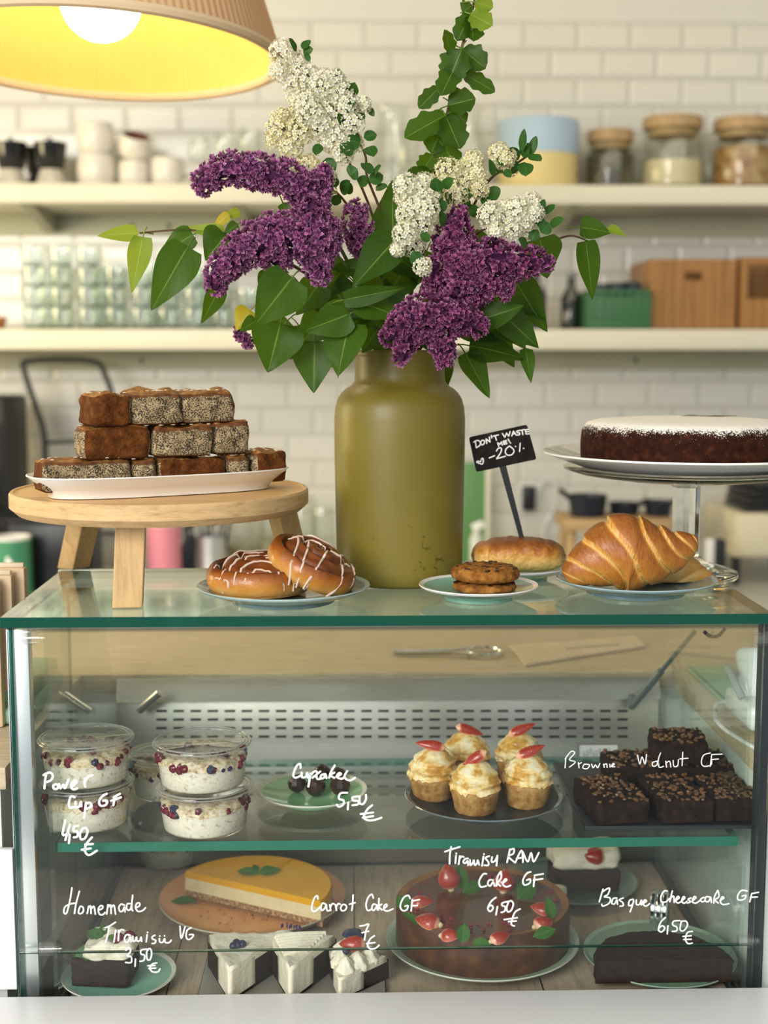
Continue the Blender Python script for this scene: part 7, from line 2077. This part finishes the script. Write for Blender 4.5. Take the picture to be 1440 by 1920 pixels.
W1 = [(532, 100, 24), (556, 122, 22), (522, 134, 16), (574, 152, 28), (545, 152, 22), (610, 158, 24), (600, 188, 28), (636, 172, 24), (585, 214, 26), (624, 214, 30), (652, 200, 22), (600, 236, 24), (640, 250, 28), (662, 232, 20), (616, 262, 20), (642, 285, 20), (628, 150, 18), (560, 178, 20), (682, 196, 13), (574, 192, 22), (664, 268, 16)]
lv1 = [(556, 96, 545, 74, 12), (566, 92, 580, 76, 13), (568, 98, 584, 92, 14), (572, 110, 580, 104, 14), (626, 150, 636, 132, 18), (655, 182, 664, 158, 20), (648, 205, 662, 192, 24), (668, 222, 680, 210, 22), (660, 250, 650, 222, 20), (682, 258, 704, 252, 18), (676, 268, 652, 262, 26), (688, 276, 700, 290, 22), (662, 290, 640, 272, 20), (684, 305, 692, 322, 20), (612, 296, 622, 324, 24), (655, 330, 668, 318, 26), (640, 362, 652, 342, 20), (618, 350, 632, 336, 18), (692, 340, 716, 330, 20), (690, 344, 672, 336, 18), (704, 352, 724, 350, 14), (600, 270, 592, 288, 16), (645, 235, 635, 216, 14), (690, 200, 700, 216, 10), (700, 330, 712, 312, 16)]
spirea('long plume of white spirea rising to the lamp at the upper left', W1, 0.14, [(740, 560, 0.2), (720, 420, 0.18), (688, 330, 0.16), (675, 270, 0.16)], lv1, M_SPIR, 1, (560, 120))
spirea('creamy white spirea cluster hanging left of the long plume', [(530, 240, 28), (548, 224, 22), (562, 250, 22), (518, 258, 18), (545, 272, 22), (528, 218, 12), (568, 232, 14)], 0.15, [(730, 540, 0.2), (690, 380, 0.18), (620, 260, 0.17)], [(572, 240, 582, 226, 14), (612, 345, 604, 372, 22)], M_SPIRY, 2)
spirea('creamy spirea cluster just above the arching lilac', [(545, 322, 22), (578, 316, 24), (606, 332, 22), (612, 356, 18), (556, 348, 20), (590, 350, 20)], 0.15, [(730, 560, 0.22), (690, 450, 0.2), (640, 370, 0.18)], [(648, 362, 656, 346, 18), (640, 380, 622, 372, 16)], M_SPIRY, 3, (600, 345))
spirea('white spirea spray tumbling down the middle of the bouquet', [(762, 350, 22), (785, 362, 24), (800, 392, 22), (762, 402, 18), (788, 424, 24), (762, 440, 22), (774, 462, 20), (746, 468, 12), (792, 500, 16), (796, 345, 18), (778, 386, 20), (806, 370, 18), (758, 372, 16)], 0.085, [(770, 560, 0.18), (800, 440, 0.12)], [(822, 360, 816, 336, 20), (826, 400, 822, 372, 24), (832, 424, 826, 400, 20), (806, 452, 790, 440, 16), (786, 500, 776, 474, 20), (830, 352, 846, 336, 16)], M_SPIR, 4, (785, 380))
spirea('yellowish spirea clusters behind the middle white spray', [(840, 322, 24), (868, 340, 24), (856, 362, 22), (888, 300, 16), (832, 346, 20), (900, 356, 16), (872, 318, 18), (896, 330, 14)], 0.15, [(790, 540, 0.22), (840, 430, 0.18)], [(868, 372, 884, 356, 18), (880, 392, 868, 376, 18), (900, 350, 912, 336, 14), (846, 380, 836, 364, 18), (905, 372, 894, 356, 14)], M_SPIRY, 5, (855, 350))
spirea('white spirea spray lying over the right lilac head', [(918, 404, 22), (944, 412, 24), (972, 394, 22), (996, 384, 20), (962, 430, 20), (1002, 400, 16), (986, 432, 16), (930, 432, 14), (980, 412, 20), (950, 392, 16)], 0.08, [(800, 560, 0.18), (880, 450, 0.14)], [(1010, 400, 1020, 376, 12), (1018, 402, 1038, 384, 12), (1004, 420, 1012, 398, 20), (1014, 436, 1030, 420, 22), (1030, 424, 1052, 410, 16), (996, 452, 1006, 432, 18), (1022, 412, 1010, 424, 18), (990, 462, 976, 450, 18)], M_SPIR, 6, (950, 410))
spirea('slender spirea twig with many small leaves at the upper right', [(936, 288, 18), (956, 316, 14), (952, 296, 14), (940, 306, 12)], 0.16, [(810, 540, 0.24), (880, 400, 0.2), (920, 335, 0.18), (960, 312, 0.17)], [(978, 284, 982, 246, 12), (994, 292, 1004, 258, 14), (972, 300, 958, 280, 18), (992, 290, 1012, 300, 18), (984, 304, 986, 326, 24), (976, 290, 990, 278, 18), (940, 312, 942, 286, 16), (926, 330, 920, 302, 14), (962, 326, 968, 306, 14), (916, 352, 930, 372, 26), (910, 350, 906, 378, 14), (896, 346, 890, 326, 12), (890, 384, 878, 402, 22), (900, 372, 914, 384, 14), (932, 324, 944, 314, 14), (946, 318, 956, 330, 12), (1000, 286, 990, 270, 12), (880, 392, 896, 404, 14)], M_SPIRY, 7, (992, 290))
